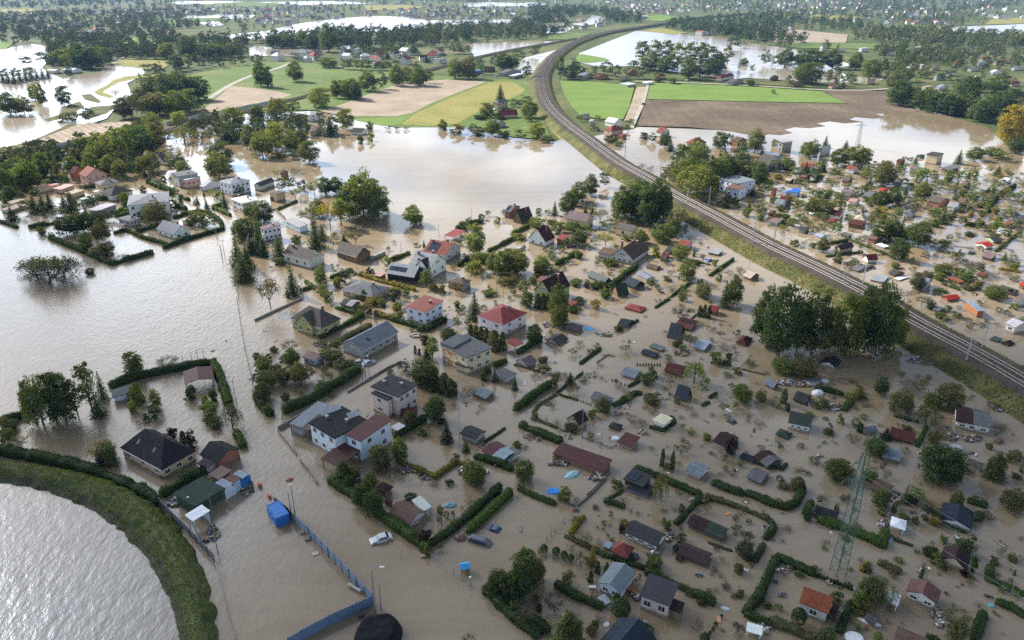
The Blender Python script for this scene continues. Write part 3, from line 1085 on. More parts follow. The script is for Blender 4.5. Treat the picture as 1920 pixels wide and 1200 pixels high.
# ---- village on the left
T(0, 300, 4)
H(968, 262, 1005, 325, 1265, 312, 6.3, 'hip', 1.8, 'rltgrey', 'white', 'tall white house with broad light grey hipped roof and many windows', win=(2, 2, 4), ch=2, ref='tall white grey-roofed house', **hk)
H(1170, 520, 1300, 566, 1432, 522, 2.4, 'gx', 3.1, 'rltgrey', 'white', 'small white house with light grey gable roof by the hedge corner', win=(1, 3, 2), ch=1, ref='small white gabled house', **hk)
H(878, 437, 965, 472, 1055, 435, 2.9, 'hip', .8, 'rltgrey', 'ltgrey', 'low grey house with shallow pale roof and single chimney', win=(1, 2, 3), ch=1, ref='low grey house', **hk)
H(826, 488, 890, 508, 945, 487, 2.4, 'my', .3, 'rrust', 'wood', 'open terrace roof of rusty brown sheet beside the low grey house', open_=True, rm='m')
H(655, 372, 735, 390, 875, 330, 3, 'flat', 0, 'rpale', 'grey', 'long flat shed with pale roof and dark end wall', name='flat_roofed_shed', t=.25, ref='long flat pale shed')
H(748, 245, 830, 272, 1000, 228, 3.2, 'hip', 2.6, 'rdark', 'offwhite', 'wide house with nearly black roof behind the tall white house', ref='black-roofed house', **hk)
H(704, 166, 754, 190, 898, 166, 4.2, 'hip', 1.6, 'rgrey', 'tan', 'tan house with grey pyramid roof and central chimney', win=(1, 1, 3), ch=1, ref='tan pyramid-roofed house', **hk)
H(588, 103, 640, 128, 803, 100, 5, 'gx', 3.4, 'rsalmon', 'pink', 'pink brick house with light brown gable roof and roof windows', win=(2, 1, 3), ch=1, ref='pink brick house', **hk)
H(515, 100, 562, 116, 640, 75, 4, 'gx', 3, 'rmaroon', 'brick', 'maroon steep-roofed house standing behind the pink brick house', **hk)
H(262, 206, 290, 216, 450, 180, 2.5, 'flat', 0, 'rpink', 'cream', 'long low shed with pinkish flat roof among the gardens of the village edge', name='flat_roofed_shed')
H(395, 212, 455, 224, 560, 194, 2.5, 'my', .5, 'rpink', 'pink', 'salmon pink shed with low sloping roof below the pink brick house', rm='m')
H(480, 246, 542, 262, 637, 226, 2.5, 'flat', 0, 'rtan', 'tan', 'tan garage with flat roof facing the tan pyramid-roofed house', name='garage', cat='garage')
H(590, 290, 622, 303, 710, 279, 2.2, 'hip', .4, 'rpale', 'offwhite', 'small pale roofed shed with a brown patch of roof', ch=1)
H(694, 236, 720, 246, 750, 228, 2.2, 'flat', 0, 'rwhite', 'white', 'tiny white flat shed next to the black-roofed house')
H(0, 332, 60, 347, 190, 295, 1.8, 'flat', 0, 'rtan', 'tan', 'long beige greenhouse row at the edge of the village', name='greenhouse', cat='greenhouse')
H(0, 372, 80, 380, 205, 332, 1.6, 'flat', 0, 'rtan', 'offwhite', 'second beige greenhouse row nearer the conifers', name='greenhouse', cat='greenhouse')
H(1277, 96, 1335, 122, 1488, 98, 6.3, 'flat', 0, 'rgrey', 'grey', 'grey two-storey flat-roofed house with a pink front wing', win=(2, 1, 0), ch=1, ref='grey flat-roofed house', **hk)
H(1340, 140, 1388, 156, 1507, 122, 4.8, 'flat', 0, 'rpale', 'pink', 'pink front wing with pale flat roof built onto the grey flat-roofed house', win=(1, 1, 3), name='house_wing', cat='house wing')
H(1637, 158, 1728, 182, 1877, 150, 6.2, 'hip', 1.4, 'rltgrey', 'paleblue', 'pale blue two-storey house with shallow grey roof and two chimneys', win=(2, 3, 4), ch=2, ref='pale blue house', **hk)
H(1728, 290, 1812, 326, 1935, 300, 4.3, 'hip', 1.2, 'rwhite', 'white', 'white house with bright whitish hipped roof beside a trimmed hedge', win=(2, 2, 3), ch=2, ref='white-roofed house', **hk)
H(1493, 196, 1530, 213, 1655, 165, 2.6, 'gx', 2, 'rbluegrey', 'ltgrey', 'barn with broad blue-grey roof next to the pale blue house', ref='blue-grey barn', rm='m', **bk)
H(1355, 446, 1392, 466, 1450, 440, 2.4, 'flat', 0, 'rpale', 'white', 'white garage with flat roof behind the small white gabled house', name='garage', cat='garage')
# ---- houses in the middle
T(480, 300, 4)
H(-20, 192, 36, 206, 142, 156, 2.6, 'gy', 1.6, 'rgbrown', 'offwhite', 'long barn with brown gable roof near the pale blue house', ref='brown long barn', **bk)
H(95, 248, 148, 263, 222, 236, 4, 'flat', 0, 'rgbrown', 'cream', 'tan box garage with dark flat roof by the orchard', name='garage', cat='garage', door='F', ref='tan box garage')
H(178, 98, 206, 110, 245, 86, 2, 'gx', 1.2, 'rdkmaroon', 'brick', 'small dark red shed out in the flooded field')
H(24, 502, 52, 521, 192, 495, 5.4, 'my', .8, 'rmauve', 'white', 'tall white house with mauve roof and a row of small windows', win=(2, 1, 4), ch=1, ref='white mauve-roofed house', **hk)
H(210, 455, 315, 516, 395, 490, 2.8, 'my', .5, 'rltgrey', 'paleblue', 'long pale garage with grey sheet roof beside the tall oaks', name='garage', cat='garage', rm='m', ref='long pale garage')
H(198, 706, 400, 772, 518, 712, 3.4, 'gx', 2.9, 'rgbrown', 'offwhite', 'long beige house with grey-brown gable roof standing in tan water', win=(1, 3, 0), ch=2, ref='long beige house', **hk)
H(598, 684, 752, 736, 866, 690, 2.6, 'gx', 3, 'rgbrown', 'wood', 'old brick barn with brown roof and dark open doorway', door='F', gablec='dkwood', ref='old brick barn', **bk)  # the doorway's inner shade is put in as a solid dark-coloured door panel
H(848, 724, 872, 740, 975, 682, 1.3, 'flat', 0, 'rltgrey', 'grey', 'low walled grey basin with pale top beside the old brick barn', name='concrete_basin', cat='basin')
H(1250, 690, 1424, 724, 1540, 646, 3, 'gx', 3.3, 'rsalmon', 'offwhite', 'red tiled house with large blue solar array on the roof', win=(1, 2, 2), ch=2, solar=1, ref='solar-roofed red house', **hk)
H(1140, 792, 1312, 836, 1432, 752, 4, 'gx', 4, 'rltgrey', 'white', 'white modern house with steep light grey roof and white gable', win=(1, 0, 2), ch=2, sky=2, ref='white modern gabled house', **hk)
H(1190, 795, 1290, 832, 1345, 790, 4.2, 'gy', 2.9, 'rdark', 'white', 'dark cross gable wing with roof windows on the white modern house', sky=2, name='house_wing', cat='house wing')
H(975, 846, 1196, 893, 1270, 822, 3, 'gx', 2.7, 'rbluegrey', 'black', 'black timber house with slate roof carrying a strip of solar panels', solar=2, sky=1, ref='black timber house', rm='m', **hk)
H(1410, 562, 1490, 584, 1573, 535, 1.9, 'my', .35, 'rred', 'offwhite', 'red carport roof on posts in water behind the solar house', open_=True, rm='m', name='carport', cat='carport')
H(1432, 910, 1560, 943, 1617, 900, 2.6, 'hip', .9, 'rgbrown', 'grey', 'grey block hut with brown pyramid roof and tall chimney', win=(1, 1, 1), ch=1, ref='grey block hut', **hk)
H(642, 968, 870, 1012, 1010, 955, 2.5, 'hip', 1.7, 'rgrey', 'tan', 'wide bungalow with dark hipped roof behind yellow shrubs', win=(1, 3, 2), ch=1, ref='wide dark bungalow', **hk)
H(640, 972, 718, 990, 800, 958, 2.2, 'my', .25, 'rwhite', 'white', 'white terrace roof leaning on the wide dark bungalow', open_=True, rm='m', name='terrace_roof', cat='terrace roof')
H(625, 1078, 722, 1113, 790, 1058, 1.7, 'gx', .8, 'rdark', 'wood', 'dark low tent-shaped shed in front of the wide bungalow', rc2='rltgrey')
H(885, 864, 938, 886, 980, 850, 2, 'my', .3, 'rpink', 'wood', 'little pink roofed shed in the yellow hedge', rm='m')
H(1118, 1102, 1266, 1146, 1410, 1072, 4.6, 'my', .9, 'rsalmon', 'paleblue', 'white cube house with low salmon red roof', win=(2, 2, 3), ch=1, rm='m', ref='salmon-roofed white house', **hk)
T(0, 0, 1)
house(893, 592, 942, 607, 989, 586, 4.4, 'hip', 2.3, 'rred', 'white', 'white house with bright red hipped roof in the middle of the flood', win=(2, 2, 2), ch=1, rm='m', ref='red hipped house', **hk)
house(544, 597, 602, 612, 640, 597, 3.3, 'hip', 3.8, 'rgbrown', 'olive', 'olive house with big dark brown roof and dormers', win=(1, 3, 2), ch=1, ref='olive house', **hk)
house(553, 603.5, 585, 614, 606, 600, 3.5, 'gy', 3.2, 'rgbrown', 'olive', 'front gable wing of the olive house under the same brown tiles', win=(1, 2, 0), name='house_wing', cat='house wing')
house(948, 640, 965, 656, 982, 644, 1.9, 'my', .3, 'rred', 'ltgrey', 'red sheet carport roof just below the red hipped house', open_=True, rm='m', name='carport', cat='carport')
# ---- middle right, by the railway trees
T(960, 300, 4)
H(0, 440, 72, 474, 160, 430, 1.6, 'gy', 4.6, 'rdark', 'wood', 'tall house with steep dark roof and brown timber gable', ch=1, ref='steep dark-roofed house', **hk)
H(-62, 384, 0, 402, 66, 345, 3, 'gx', 1.6, 'rgrey', 'brick', 'grey roofed brick house joined behind the steep dark-roofed house', ch=1, solar=1, **hk)
H(400, 437, 556, 463, 616, 430, 3.3, 'gx', 2.5, 'rmauve', 'cream', 'cream house with mauve brown gable roof and blank wall', ref='cream mauve-roofed house', **hk)
H(118, 584, 248, 611, 326, 580, 2.3, 'gy', 4.9, 'rmaroon', 'white', 'white gabled house with very steep dark red roof', win=(1, 2, 0), ch=1, ref='steep red-roofed house', **hk)
H(330, 592, 402, 606, 436, 570, 2.1, 'my', .3, 'rred', 'brick', 'salmon red garage roof next to the steep red-roofed house', rm='m', name='garage', cat='garage')
H(775, 506, 902, 532, 956, 500, 3.5, 'gx', 1.4, 'rgbrown', 'cream', 'cream garage house with low dark roof under the big trees', win=(1, 1, 1), ref='cream garage house', **hk)
H(738, 714, 926, 766, 1032, 668, 2.2, 'gy', 3.9, 'rbrown', 'ltgrey', 'large house with sweeping brown roof and pale gable, flooded to its windows', win=(1, 4, 0), ch=2, ref='large brown-roofed house', **hk)
H(642, 694, 758, 714, 802, 680, 2.3, 'my', .5, 'rbrown', 'ltgrey', 'low brown roofed annexe on the large brown-roofed house', name='annexe', cat='annexe')
H(1000, 800, 1086, 826, 1126, 800, .5, 'gx', .9, 'rbrown', 'dkwood', '~sunken brown shed with only its roof showing')
H(1245, 626, 1336, 656, 1363, 616, 2, 'gx', .9, 'rred', 'ltgrey', 'bright red roofed cabin near the foot of the embankment', ref='red cabin by the embankment', rm='m')
H(1145, 676, 1216, 692, 1238, 660, 1.5, 'my', .3, 'rdark', 'brick', '~dark flat-looking shed')
H(1108, 732, 1160, 742, 1186, 695, 1.5, 'my', .5, 'rmaroon', 'wood', '~small maroon lean-to shed', rm='m')
H(1465, 690, 1552, 713, 1588, 680, .8, 'my', .4, 'rltgrey', 'grey', '~low glassy grey greenhouse roof', name='greenhouse', cat='greenhouse', rm='m')
H(562, 866, 692, 931, 752, 905, .9, 'gx', 1.7, 'rgrey', 'dkgreen', 'long grey gable roof with dark green end, sunk beside a hedge', ref='long grey sunken cabin')
H(833, 921, 920, 951, 1006, 930, 1, 'gx', 1.8, 'rnavy', 'black', 'navy gable roof cabin at the end of the slanting hedge', ref='navy cabin')
H(928, 850, 1012, 886, 1078, 880, 1.1, 'gx', .6, 'rbluegrey', 'white', 'blue-grey tent roof right behind the navy cabin', rm='m')
H(738, 976, 792, 1022, 880, 1006, .7, 'gy', 3.3, 'rgreen', 'brick', 'dark green steep hut with brown front gable', ref='dark green steep hut')
H(158, 976, 286, 1002, 442, 942, 3.4, 'gy', 4.4, 'rdkmaroon', 'olive', 'big olive house with dark maroon gable roof', win=(1, 2, 2), ch=1, ref='maroon-roofed olive house', **hk)
H(180, 900, 226, 926, 300, 885, 3.6, 'gx', .8, 'rrust', 'olive', 'rust red side wing of the maroon-roofed olive house', name='house_wing', cat='house wing')
H(413, 1080, 466, 1106, 496, 1076, 1.5, 'my', .6, 'rred', 'wood', '~small salmon red garage', rm='m', name='garage', cat='garage')
H(838, 1106, 966, 1141, 1012, 1106, .5, 'hip', .8, 'rred', 'wood', '~red hipped roof afloat on the water line', rm='m', ref='red floating roof')
H(1470, 1130, 1532, 1146, 1562, 1112, 1.3, 'gx', 1.4, 'rred', 'brick', '~steep red shed under the dark pines')
H(1730, 866, 1792, 901, 1862, 866, 1, 'gx', 1.5, 'rtan', 'wood', '~wrecked cabin whose tan roof is strewn with litter')
H(1552, 136, 1692, 182, 1832, 150, 6.6, 'flat', 0, 'rbluegrey', 'paleblue', 'pale blue two-storey workshop block beside the railway', win=(2, 3, 2), t=.3, name='workshop', cat='workshop', ref='pale blue workshop')
H(1600, 205, 1712, 226, 1766, 200, 5.6, 'my', .4, 'rrust', 'paleblue', 'lower front hall of the pale blue workshop with rusty roof', door='F', win=(1, 2, 1), name='workshop', cat='workshop')
H(1418, 256, 1472, 280, 1516, 250, 1.6, 'gx', .8, 'rgrey', 'brick', '~rounded grey hut close to the ballast')
# ---- garden colony beyond the railway
T(1440, 300, 4)
gk = dict(group='garden cabins beyond the railway', cat='cabin', name='garden_cabin')
for a in [
 (240, 42, 322, 54, 360, 37, 2.8, 'gx', 1.2, 'rred', 'white', 'long red roofed cabin with white walls'),
 (230, 121, 286, 136, 326, 115, 2.2, 'gx', 1.0, 'rrust', 'brick', 'brick red cabin with rusty roof'),
 (580, 61, 650, 76, 686, 60, 2.6, 'gx', 1.2, 'rsalmon', 'white', 'white walled cabin with light red roof'),
 (550, 151, 602, 162, 642, 145, 1.5, 'gx', .7, 'rgbrown', 'brick', 'low brown cabin'),
 (125, 151, 170, 160, 202, 140, 1.6, 'gx', .7, 'rtan', 'wood', 'pale tan roofed cabin'),
 (20, 217, 46, 228, 72, 212, 4.6, 'flat', 0, 'rmaroon', 'brick', 'narrow upright brick tower hut'),
 (163, 236, 235, 251, 252, 226, 2.5, 'my', .7, 'rblue', 'blue', 'cabin with vivid blue roof'),
 (122, 241, 148, 252, 176, 234, 2, 'my', .4, 'rblue', 'ltgrey', 'small blue lean-to joined to the vivid blue cabin'),
 (74, 302, 150, 320, 186, 285, 2.5, 'gx', 1.6, 'rmaroon', 'wood', 'cabin with steep maroon roof'),
 (43, 322, 110, 337, 147, 310, 2.4, 'gx', 1.4, 'rbluegrey', 'paleblue', 'pale blue cabin with grey gable roof'),
 (0, 396, 36, 406, 66, 380, 1.6, 'gx', .8, 'rbrown', 'wood', 'brown cabin with low gable'),
 (0, 460, 62, 472, 142, 450, 1.5, 'gx', .9, 'rmauve', 'ltgreen', 'long mauve roofed cabin with greenish wall'),
 (547, 237, 622, 248, 656, 226, 2.2, 'gx', .9, 'rmauve', 'offwhite', 'pale walled cabin with mauve roof'),
 (600, 307, 662, 322, 696, 300, 1.9, 'gx', .8, 'rpink', 'white', 'pale pink roofed white cabin'),
 (708, 267, 772, 282, 832, 246, 1.5, 'gx', 1.1, 'rgrey', 'wood', 'broad dark grey cabin'),
 (830, 226, 872, 239, 906, 216, 1.9, 'gx', .6, 'rbright', 'brick', 'cabin with bright red roof among trees'),
 (880, 196, 932, 212, 1010, 177, 2, 'my', .4, 'rgrey', 'wood', 'dark lean-to cabin behind the bright red one'),
 (1190, 302, 1292, 331, 1372, 300, 2.4, 'gx', 1.7, 'rgbrown', 'brick', 'large brick cabin under a many-sided dark roof'),
 (1340, 346, 1420, 366, 1450, 338, 2.2, 'gx', 1.5, 'rltgrey', 'white', 'white cabin with pale grey gable roof'),
 (1418, 316, 1470, 336, 1506, 314, 2.8, 'gx', 1.6, 'rrust', 'wood', 'rusty roofed house behind the white cabin'),
 (1018, 391, 1086, 407, 1122, 384, 2.2, 'hip', .9, 'rgrey', 'offwhite', 'grey hipped cabin with pale porch'),
 (455, 407, 540, 420, 576, 390, 2.2, 'gx', 1.4, 'rmaroon', 'white', 'maroon roofed cabin with white front'),
 (304, 397, 346, 411, 382, 389, 1.2, 'my', .3, 'rwhite', 'white', 'low white canopy roof'),
 (450, 457, 500, 469, 522, 446, 1.6, 'gx', .9, 'rred', 'wood', 'small red shed of the colony'),
 (640, 441, 722, 453, 752, 430, 2.5, 'hip', 1.6, 'rtan', 'offwhite', 'beige tiled cabin with hipped roof'),
 (600, 476, 710, 493, 730, 462, 1.8, 'gx', .9, 'rmaroon', 'wood', 'long dark red cabin'),
 (222, 516, 282, 531, 318, 510, 1.6, 'gx', .9, 'rdark', 'ltgreen', 'green walled cabin with dark roof'),
 (348, 561, 402, 589, 452, 568, 1.2, 'gx', .7, 'rpaleblue', 'white', 'pale blue-grey roofed shed'),
 (493, 656, 542, 673, 647, 650, 2.1, 'gy', 1.5, 'rdark', 'tan', 'tan hut with black gable roof close to the tracks'),
 (704, 728, 742, 761, 829, 746, 1.5, 'gy', 1.7, 'rred', 'white', 'white hut with crisp red gable roof close to the tracks'),
 (740, 582, 802, 597, 852, 580, 1.9, 'gx', .6, 'rrust', 'brick', 'rusty red shed under dark trees'),
 (808, 631, 872, 657, 912, 645, .8, 'flat', 0, 'rwhite', 'white', 'flat white roof at the foot of dark trees'),
 (540, 553, 602, 577, 637, 565, .9, 'my', .3, 'rgbrown', 'wood', 'low brown lean-to'),
 (610, 812, 682, 842, 772, 800, .6, 'gx', .6, 'rgrey', 'wood', 'collapsed grey shed with broken roof'),
 (900, 842, 952, 880, 1032, 850, 1, 'gx', 1.2, 'rdark', 'wood', 'dark gable cabin with a white lean-to roof'),
 (944, 886, 986, 901, 1056, 875, .5, 'flat', 0, 'rwhite', 'white', 'flat white lean-to roof in front of the dark gable cabin'),
 (764, 896, 850, 906, 906, 876, .5, 'my', .25, 'rltgrey', 'wood', 'flat grey roof half under water'),
 (1090, 931, 1192, 960, 1236, 905, 1.8, 'gx', 1.9, 'rbluegrey', 'ltgrey', 'blue-grey gabled cabin behind a bare tree'),
 (1290, 1021, 1350, 1056, 1446, 1036, .8, 'gy', .8, 'rbright', 'brick', 'vivid red low roof standing out of the water'),
 (1475, 1062, 1566, 1139, 1633, 1132, 2.4, 'mx', .4, 'rpaleblue', 'orange', 'orange-brown shed with pale blue sloping roof'),
 (1235, 1121, 1282, 1131, 1312, 1106, .8, 'gx', .6, 'rgrey', 'paleblue', 'little grey shed beside a bush'),
 (1343, 881, 1430, 931, 1477, 915, .8, 'my', .3, 'rsalmon', 'wood', 'faded red lean-to roof'),
 (1720, 966, 1832, 1001, 1892, 985, .8, 'gx', 1.1, 'rdark', 'wood', 'large black roof sunk to its eaves'),
 (1880, 931, 1925, 951, 1990, 922, 1.5, 'gx', 1, 'rbright', 'brick', 'bright red cabin at the far edge of the picture'),
 (1830, 1051, 1882, 1076, 1990, 1040, 2, 'gx', 1.5, 'rmauve', 'offwhite', 'mauve roofed white house beside the orange-brown shed'),
 (1613, 576, 1692, 616, 1766, 604, 1.1, 'gy', .9, 'rdark', 'ltgreen', 'long dark roof behind the bright red long cabin'),
 (1551, 621, 1640, 652, 1697, 640, 1.5, 'gy', .8, 'rbright', 'white', 'long cabin with bright red roof and white wall'),
 (1340, 676, 1422, 697, 1460, 671, 1.1, 'gx', .8, 'rltgrey', 'wood', 'pale grey cabin by a row of posts'),
 (1598, 721, 1692, 751, 1722, 714, 1.2, 'my', .5, 'rmauve', 'wood', 'plain maroon sloping roof out in the water'),
 (1712, 526, 1792, 552, 1836, 540, 1.6, 'gx', 1, 'rltgrey', 'white', 'white cabin with pale grey roof by the flooded field'),
 (1828, 426, 1892, 452, 1960, 430, 2.2, 'gx', 2, 'rbluegrey', 'grey', 'grey gabled house at the far edge'),
 (1758, 476, 1802, 489, 1852, 470, 1.6, 'my', .4, 'rsalmon', 'wood', 'salmon roofed shed'),
 (1585, 216, 1642, 227, 1677, 200, 1.8, 'gx', .8, 'rltgrey', 'ltgreen', 'pale cabin with light grey roof'),
 (1300, 61, 1360, 76, 1437, 60, 2, 'my', .3, 'rgrey', 'wood', 'long grey lean-to below the tan block'),
 (1440, 180, 1490, 195, 1530, 172, 1.8, 'gx', .8, 'rrust', 'wood', 'rusty cabin deep in the greenery'),
 (1750, 150, 1800, 160, 1840, 140, 2, 'gx', .9, 'rpale', 'white', 'pale cabin deep in the greenery'),
 (1060, 60, 1110, 70, 1150, 52, 1.8, 'gx', .8, 'rmauve', 'offwhite', 'mauve cabin below the flooded field'),
 (1480, 555, 1530, 570, 1565, 552, .6, 'my', .3, 'rgrey', 'wood', 'grey sheet roof lying in the water'),
 (1560, 855, 1620, 880, 1660, 860, .5, 'my', .3, 'rsalmon', 'wood', 'faded salmon roof wedged against shrubs'),
]:
 H(*a[:11], '~' + a[11], **gk)
T(1440, 600, 4)
H(1778, 20, 1860, 66, 1965, 32, 2.6, 'gx', 1.1, 'rpale', 'palepink', 'white walled cabin with pale grey roof past the tracks', win=(1, 1, 0), ref='pale cabin past the tracks', **gk)
H(1745, 171, 1810, 199, 1856, 175, .3, 'hip', 1, 'rdkmaroon', 'wood', 'maroon pyramid roof sunk beside a green tarp', **gk)
H(1662, 140, 1720, 158, 1760, 145, .4, 'my', .25, 'rgreen', 'dkgreen', 'green tarpaulin roof by the maroon pyramid roof', rm='p', **gk)
# ---- lower left
T(0, 600, 4)
H(1373, 386, 1392, 476, 1604, 440, 2.6, 'gx', .7, 'rmaroon', 'wood', 'open maroon roofed shelter at the hedge corner', open_=2, rm='m', name='shelter', cat='shelter', ref='maroon shelter')
H(834, 526, 840, 586, 998, 550, 1.9, 'my', .5, 'rgrey', 'paleblue', 'grey roofed shed tucked behind the weeping trees', ref='grey shed by the weeping trees', rm='f')
H(897, 958, 1215, 1108, 1472, 978, 2.8, 'hip', 4.2, 'rblack', 'tan', 'large house with wide black hipped roof and brick walls', hipr=3.6, sky=2, ch=1, win=(1, 3, 3), ref='large black-roofed house', **hk)
H(1494, 1008, 1640, 1052, 1808, 966, 2.4, 'gx', 1.7, 'rblack', 'brick', 'black roofed garage next to the large black house', name='garage', cat='garage', ref='black garage')
H(1475, 1076, 1560, 1100, 1640, 1052, 2.1, 'my', .3, 'rdark', 'ltgrey', 'low dark lean-to in front of the black garage', name='lean_to', cat='lean-to')
T(0, 900, 4)
H(1295, 100, 1464, 191, 1682, 62, 3.2, 'flat', 0, 'rgreen', 'dkgreen', 'dark green workshop hall with flat green roof', t=.25, name='workshop', cat='workshop', ref='green workshop hall')
H(1610, 22, 1690, 66, 1748, 24, 3, 'flat', 0, 'rpaleblue', 'paleblue', 'white and blue lock-up garage against the green hall', door='R', name='garage', cat='garage')
H(1680, -10, 1748, 22, 1810, -16, 2.9, 'flat', 0, 'rrust', 'blue', 'blue lock-up garage with rusty junk-strewn roof', door='R', name='garage', cat='garage')
H(1735, -40, 1810, -14, 1868, -46, 2.7, 'flat', 0, 'rpaleblue', 'cblue', 'bright blue end garage of the lock-up row', door='R', name='garage', cat='garage')
H(1560, -40, 1640, -2, 1740, -66, 2.2, 'my', .3, 'rrust', 'wood', 'rusty patched roof of the scrap shed behind the lock-ups', rm='m')
H(1385, 262, 1441, 323, 1576, 236, 2.9, 'my', .25, 'rwhite', 'blue', 'white sheet canopy on blue posts by the metal fence', open_=2, rm='m', name='canopy', cat='canopy', ref='white canopy')
# ---- middle houses, lower
T(480, 600, 4)
H(636, 176, 802, 236, 1072, 88, 3, 'gy', 2.6, 'rbluegrey', 'grey', 'long grey timber hall with slate blue gable roof', sky=1, win=(1, 0, 5), ref='long slate-roofed hall', cat='house', name='house', rm='m')
H(1382, 174, 1582, 272, 1776, 206, 5.6, 'flat', 0, 'rgrey', 'cream', 'cream flat-roofed house striped with orange brick', t=.3, win=(2, 3, 3), band=1, ref='cream striped house', **hk)
H(1384, 172, 1484, 222, 1612, 132, 6.1, 'flat', 0, 'rgrey', 'cream', 'raised roof block on top of the cream striped house', t=.8, o=.05, name='roof_storey', cat='roof storey', z0=5.0)
H(1492, 322, 1588, 352, 1622, 330, 2.6, 'flat', 0, 'rrust', 'cream', 'balcony block over the entrance of the cream striped house', t=.5, name='balcony', cat='balcony')
H(858, 496, 1066, 577, 1216, 480, 6.3, 'flat', 0, 'rdark', 'palepink', 'white two-storey cube house with dark flat roof', t=.3, win=(2, 0, 3), ch=2, ref='white cube house', **hk)
H(862, 545, 986, 604, 1024, 580, 5.3, 'flat', 0, 'rdark', 'palepink', 'front bay with dark flat roof on the white cube house', t=.3, win=(2, 1, 0), name='house_wing', cat='house wing')
H(390, 767, 596, 848, 842, 752, 6, 'flat', 0, 'rblack', 'paleblue', 'large pale blue house with black flat roof and two solar racks', t=.35, win=(2, 3, 0), ch=2, ref='solar-rack house', **hk)
H(664, 858, 784, 910, 1020, 757, 6.0, 'my', .25, 'rmaroon', 'paleblue', 'pale blue wing with plain brown roof on the solar-rack house', win=(2, 1, 2), rm='m', name='house_wing', cat='house wing', ref='brown-roofed wing')
H(482, 1038, 622, 1098, 786, 986, 2.7, 'my', .5, 'rmaroon', 'wood', 'open brown carport in front of the brown-roofed wing', open_=True, rm='m', name='carport', cat='carport', ref='brown carport')
H(245, 786, 392, 836, 480, 762, 3, 'my', .2, 'rbrown', 'dkwood', 'dark porch with rusty roof at the end of the solar-rack house', open_=2, rm='m', name='porch', cat='porch')
H(250, 776, 345, 792, 560, 648, 3.1, 'my', .5, 'rbluegrey', 'grey', 'long blue-grey shed roof running behind the solar-rack house', rm='m', name='long_shed')
H(344, 276, 442, 312, 517, 266, 2, 'gx', .8, 'rrust', 'blue', 'small blue hut with rusty ridged roof in the orchard', win=(1, 2, 1), rm='m', ref='small blue hut')
H(1528, 850, 1650, 912, 1730, 836, 1.7, 'gx', .8, 'rdark', 'grey', 'dark roofed shed past the blue spruce', ref='dark shed by the spruce')
H(1610, 546, 1726, 597, 1797, 540, 1, 'gx', .5, 'rbluegrey', 'wood', '~grey low roofed shed by a bare tree', ref=None)
H(1788, 406, 1880, 456, 1962, 402, 1.6, 'gx', .8, 'rgrey', 'ltgrey', '~grey cabin beside the cream striped house')
H(1084, 690, 1172, 712, 1216, 678, 1.6, 'gy', .5, 'rred', 'wood', 'small red garage roof at the foot of the white cube house', rm='m', name='garage', cat='garage')
H(1008, 802, 1060, 830, 1122, 792, 2.3, 'flat', 0, 'rpale', 'wood', 'white slatted pergola beside the brown-roofed wing', open_=True, rm='m', name='pergola', cat='pergola')
H(1690, 980, 1842, 1032, 1962, 986, 1.3, 'gx', .6, 'rmaroon', 'ltgrey', 'cabin whose roof is half maroon and half pale sheet', rc2='rpaleblue', rm='m', ref='half maroon cabin')
H(1822, 1008, 1892, 1034, 1990, 1000, 1.2, 'my', .4, 'rgrey', 'white', 'grey sloping roof joined to the half maroon cabin', rm='m')
# ---- allotments, centre
T(960, 600, 4)
ak = dict(group='flooded allotment cabins', cat='cabin', name='garden_cabin')
H(245, 150, 350, 187, 427, 140, .6, 'gy', 1.0, 'rdark', 'white', 'grey tent-shaped roof with a white gable in open water', ref='grey tent roof', **ak)
H(403, 52, 490, 76, 542, 45, 1, 'gx', .5, 'rgrey', 'wood', '~low grey cabin beside a blue pool cover', **ak)
H(788, 36, 866, 57, 912, 2, .7, 'gx', 1, 'rnavy', 'white', 'navy roof with white edge next to a clipped hedge top', ref='navy white-edged roof', **ak)
H(1213, 42, 1346, 77, 1396, 16, .8, 'my', .5, 'rmaroon', 'wood', 'striped maroon sheet roof behind the steep navy hut', rm='m', ref='striped maroon roof', **ak)
H(1160, 128, 1252, 148, 1300, 100, .2, 'gx', 3.9, 'rnavy', 'dkwood', 'steep navy hut with its tall slope facing the camera', ref='steep navy hut', rm='m', **ak)
H(1350, 199, 1440, 223, 1506, 170, .7, 'gx', .8, 'rpaleblue', 'white', 'pale blue sheet gable roof with white edge', rm='m', ref='pale blue roof', **ak)
H(1674, 166, 1750, 182, 1810, 136, .6, 'hip', 1, 'rmaroon', 'white', 'rounded maroon hipped roof near the big dark trees', ref='rounded maroon roof', **ak)
H(963, 246, 1076, 287, 1112, 250, .5, 'gx', .6, 'rnavy', 'dkwood', 'front one of a pair of drowned roofs, navy and low', ref='pair of drowned roofs', **ak)
H(1028, 196, 1120, 227, 1156, 210, .5, 'my', .3, 'rgrey', 'dkwood', 'back one of a pair of drowned roofs, grey and flat', **ak)
H(18, 302, 116, 346, 191, 310, .9, 'gy', 1.3, 'rmauve', 'white', 'purple-red gabled hut with white front', ref='purple-red hut', **ak)
H(813, 406, 926, 442, 980, 382, .6, 'gx', .8, 'rbluegrey', 'blue', 'blue-grey tin roof with mismatched sheets', rm='m', ref='blue-grey tin roof', **ak)
H(1138, 376, 1256, 402, 1318, 350, .8, 'gx', 1.3, 'rmaroon', 'wood', 'broad maroon roof behind a bare tree and a yellow willow', ref='broad maroon roof', **ak)
H(1213, 582, 1304, 617, 1352, 572, .2, 'gx', 3.4, 'rnavy', 'dkwood', 'lone steep navy hut standing in bare water', rm='m', ref='lone steep navy hut', **ak)
H(583, 581, 692, 618, 766, 588, .8, 'gx', 1, 'rgrey', 'blue', 'grey cabin half hidden by a sprawling bush', ref='grey cabin behind the bush', **ak)
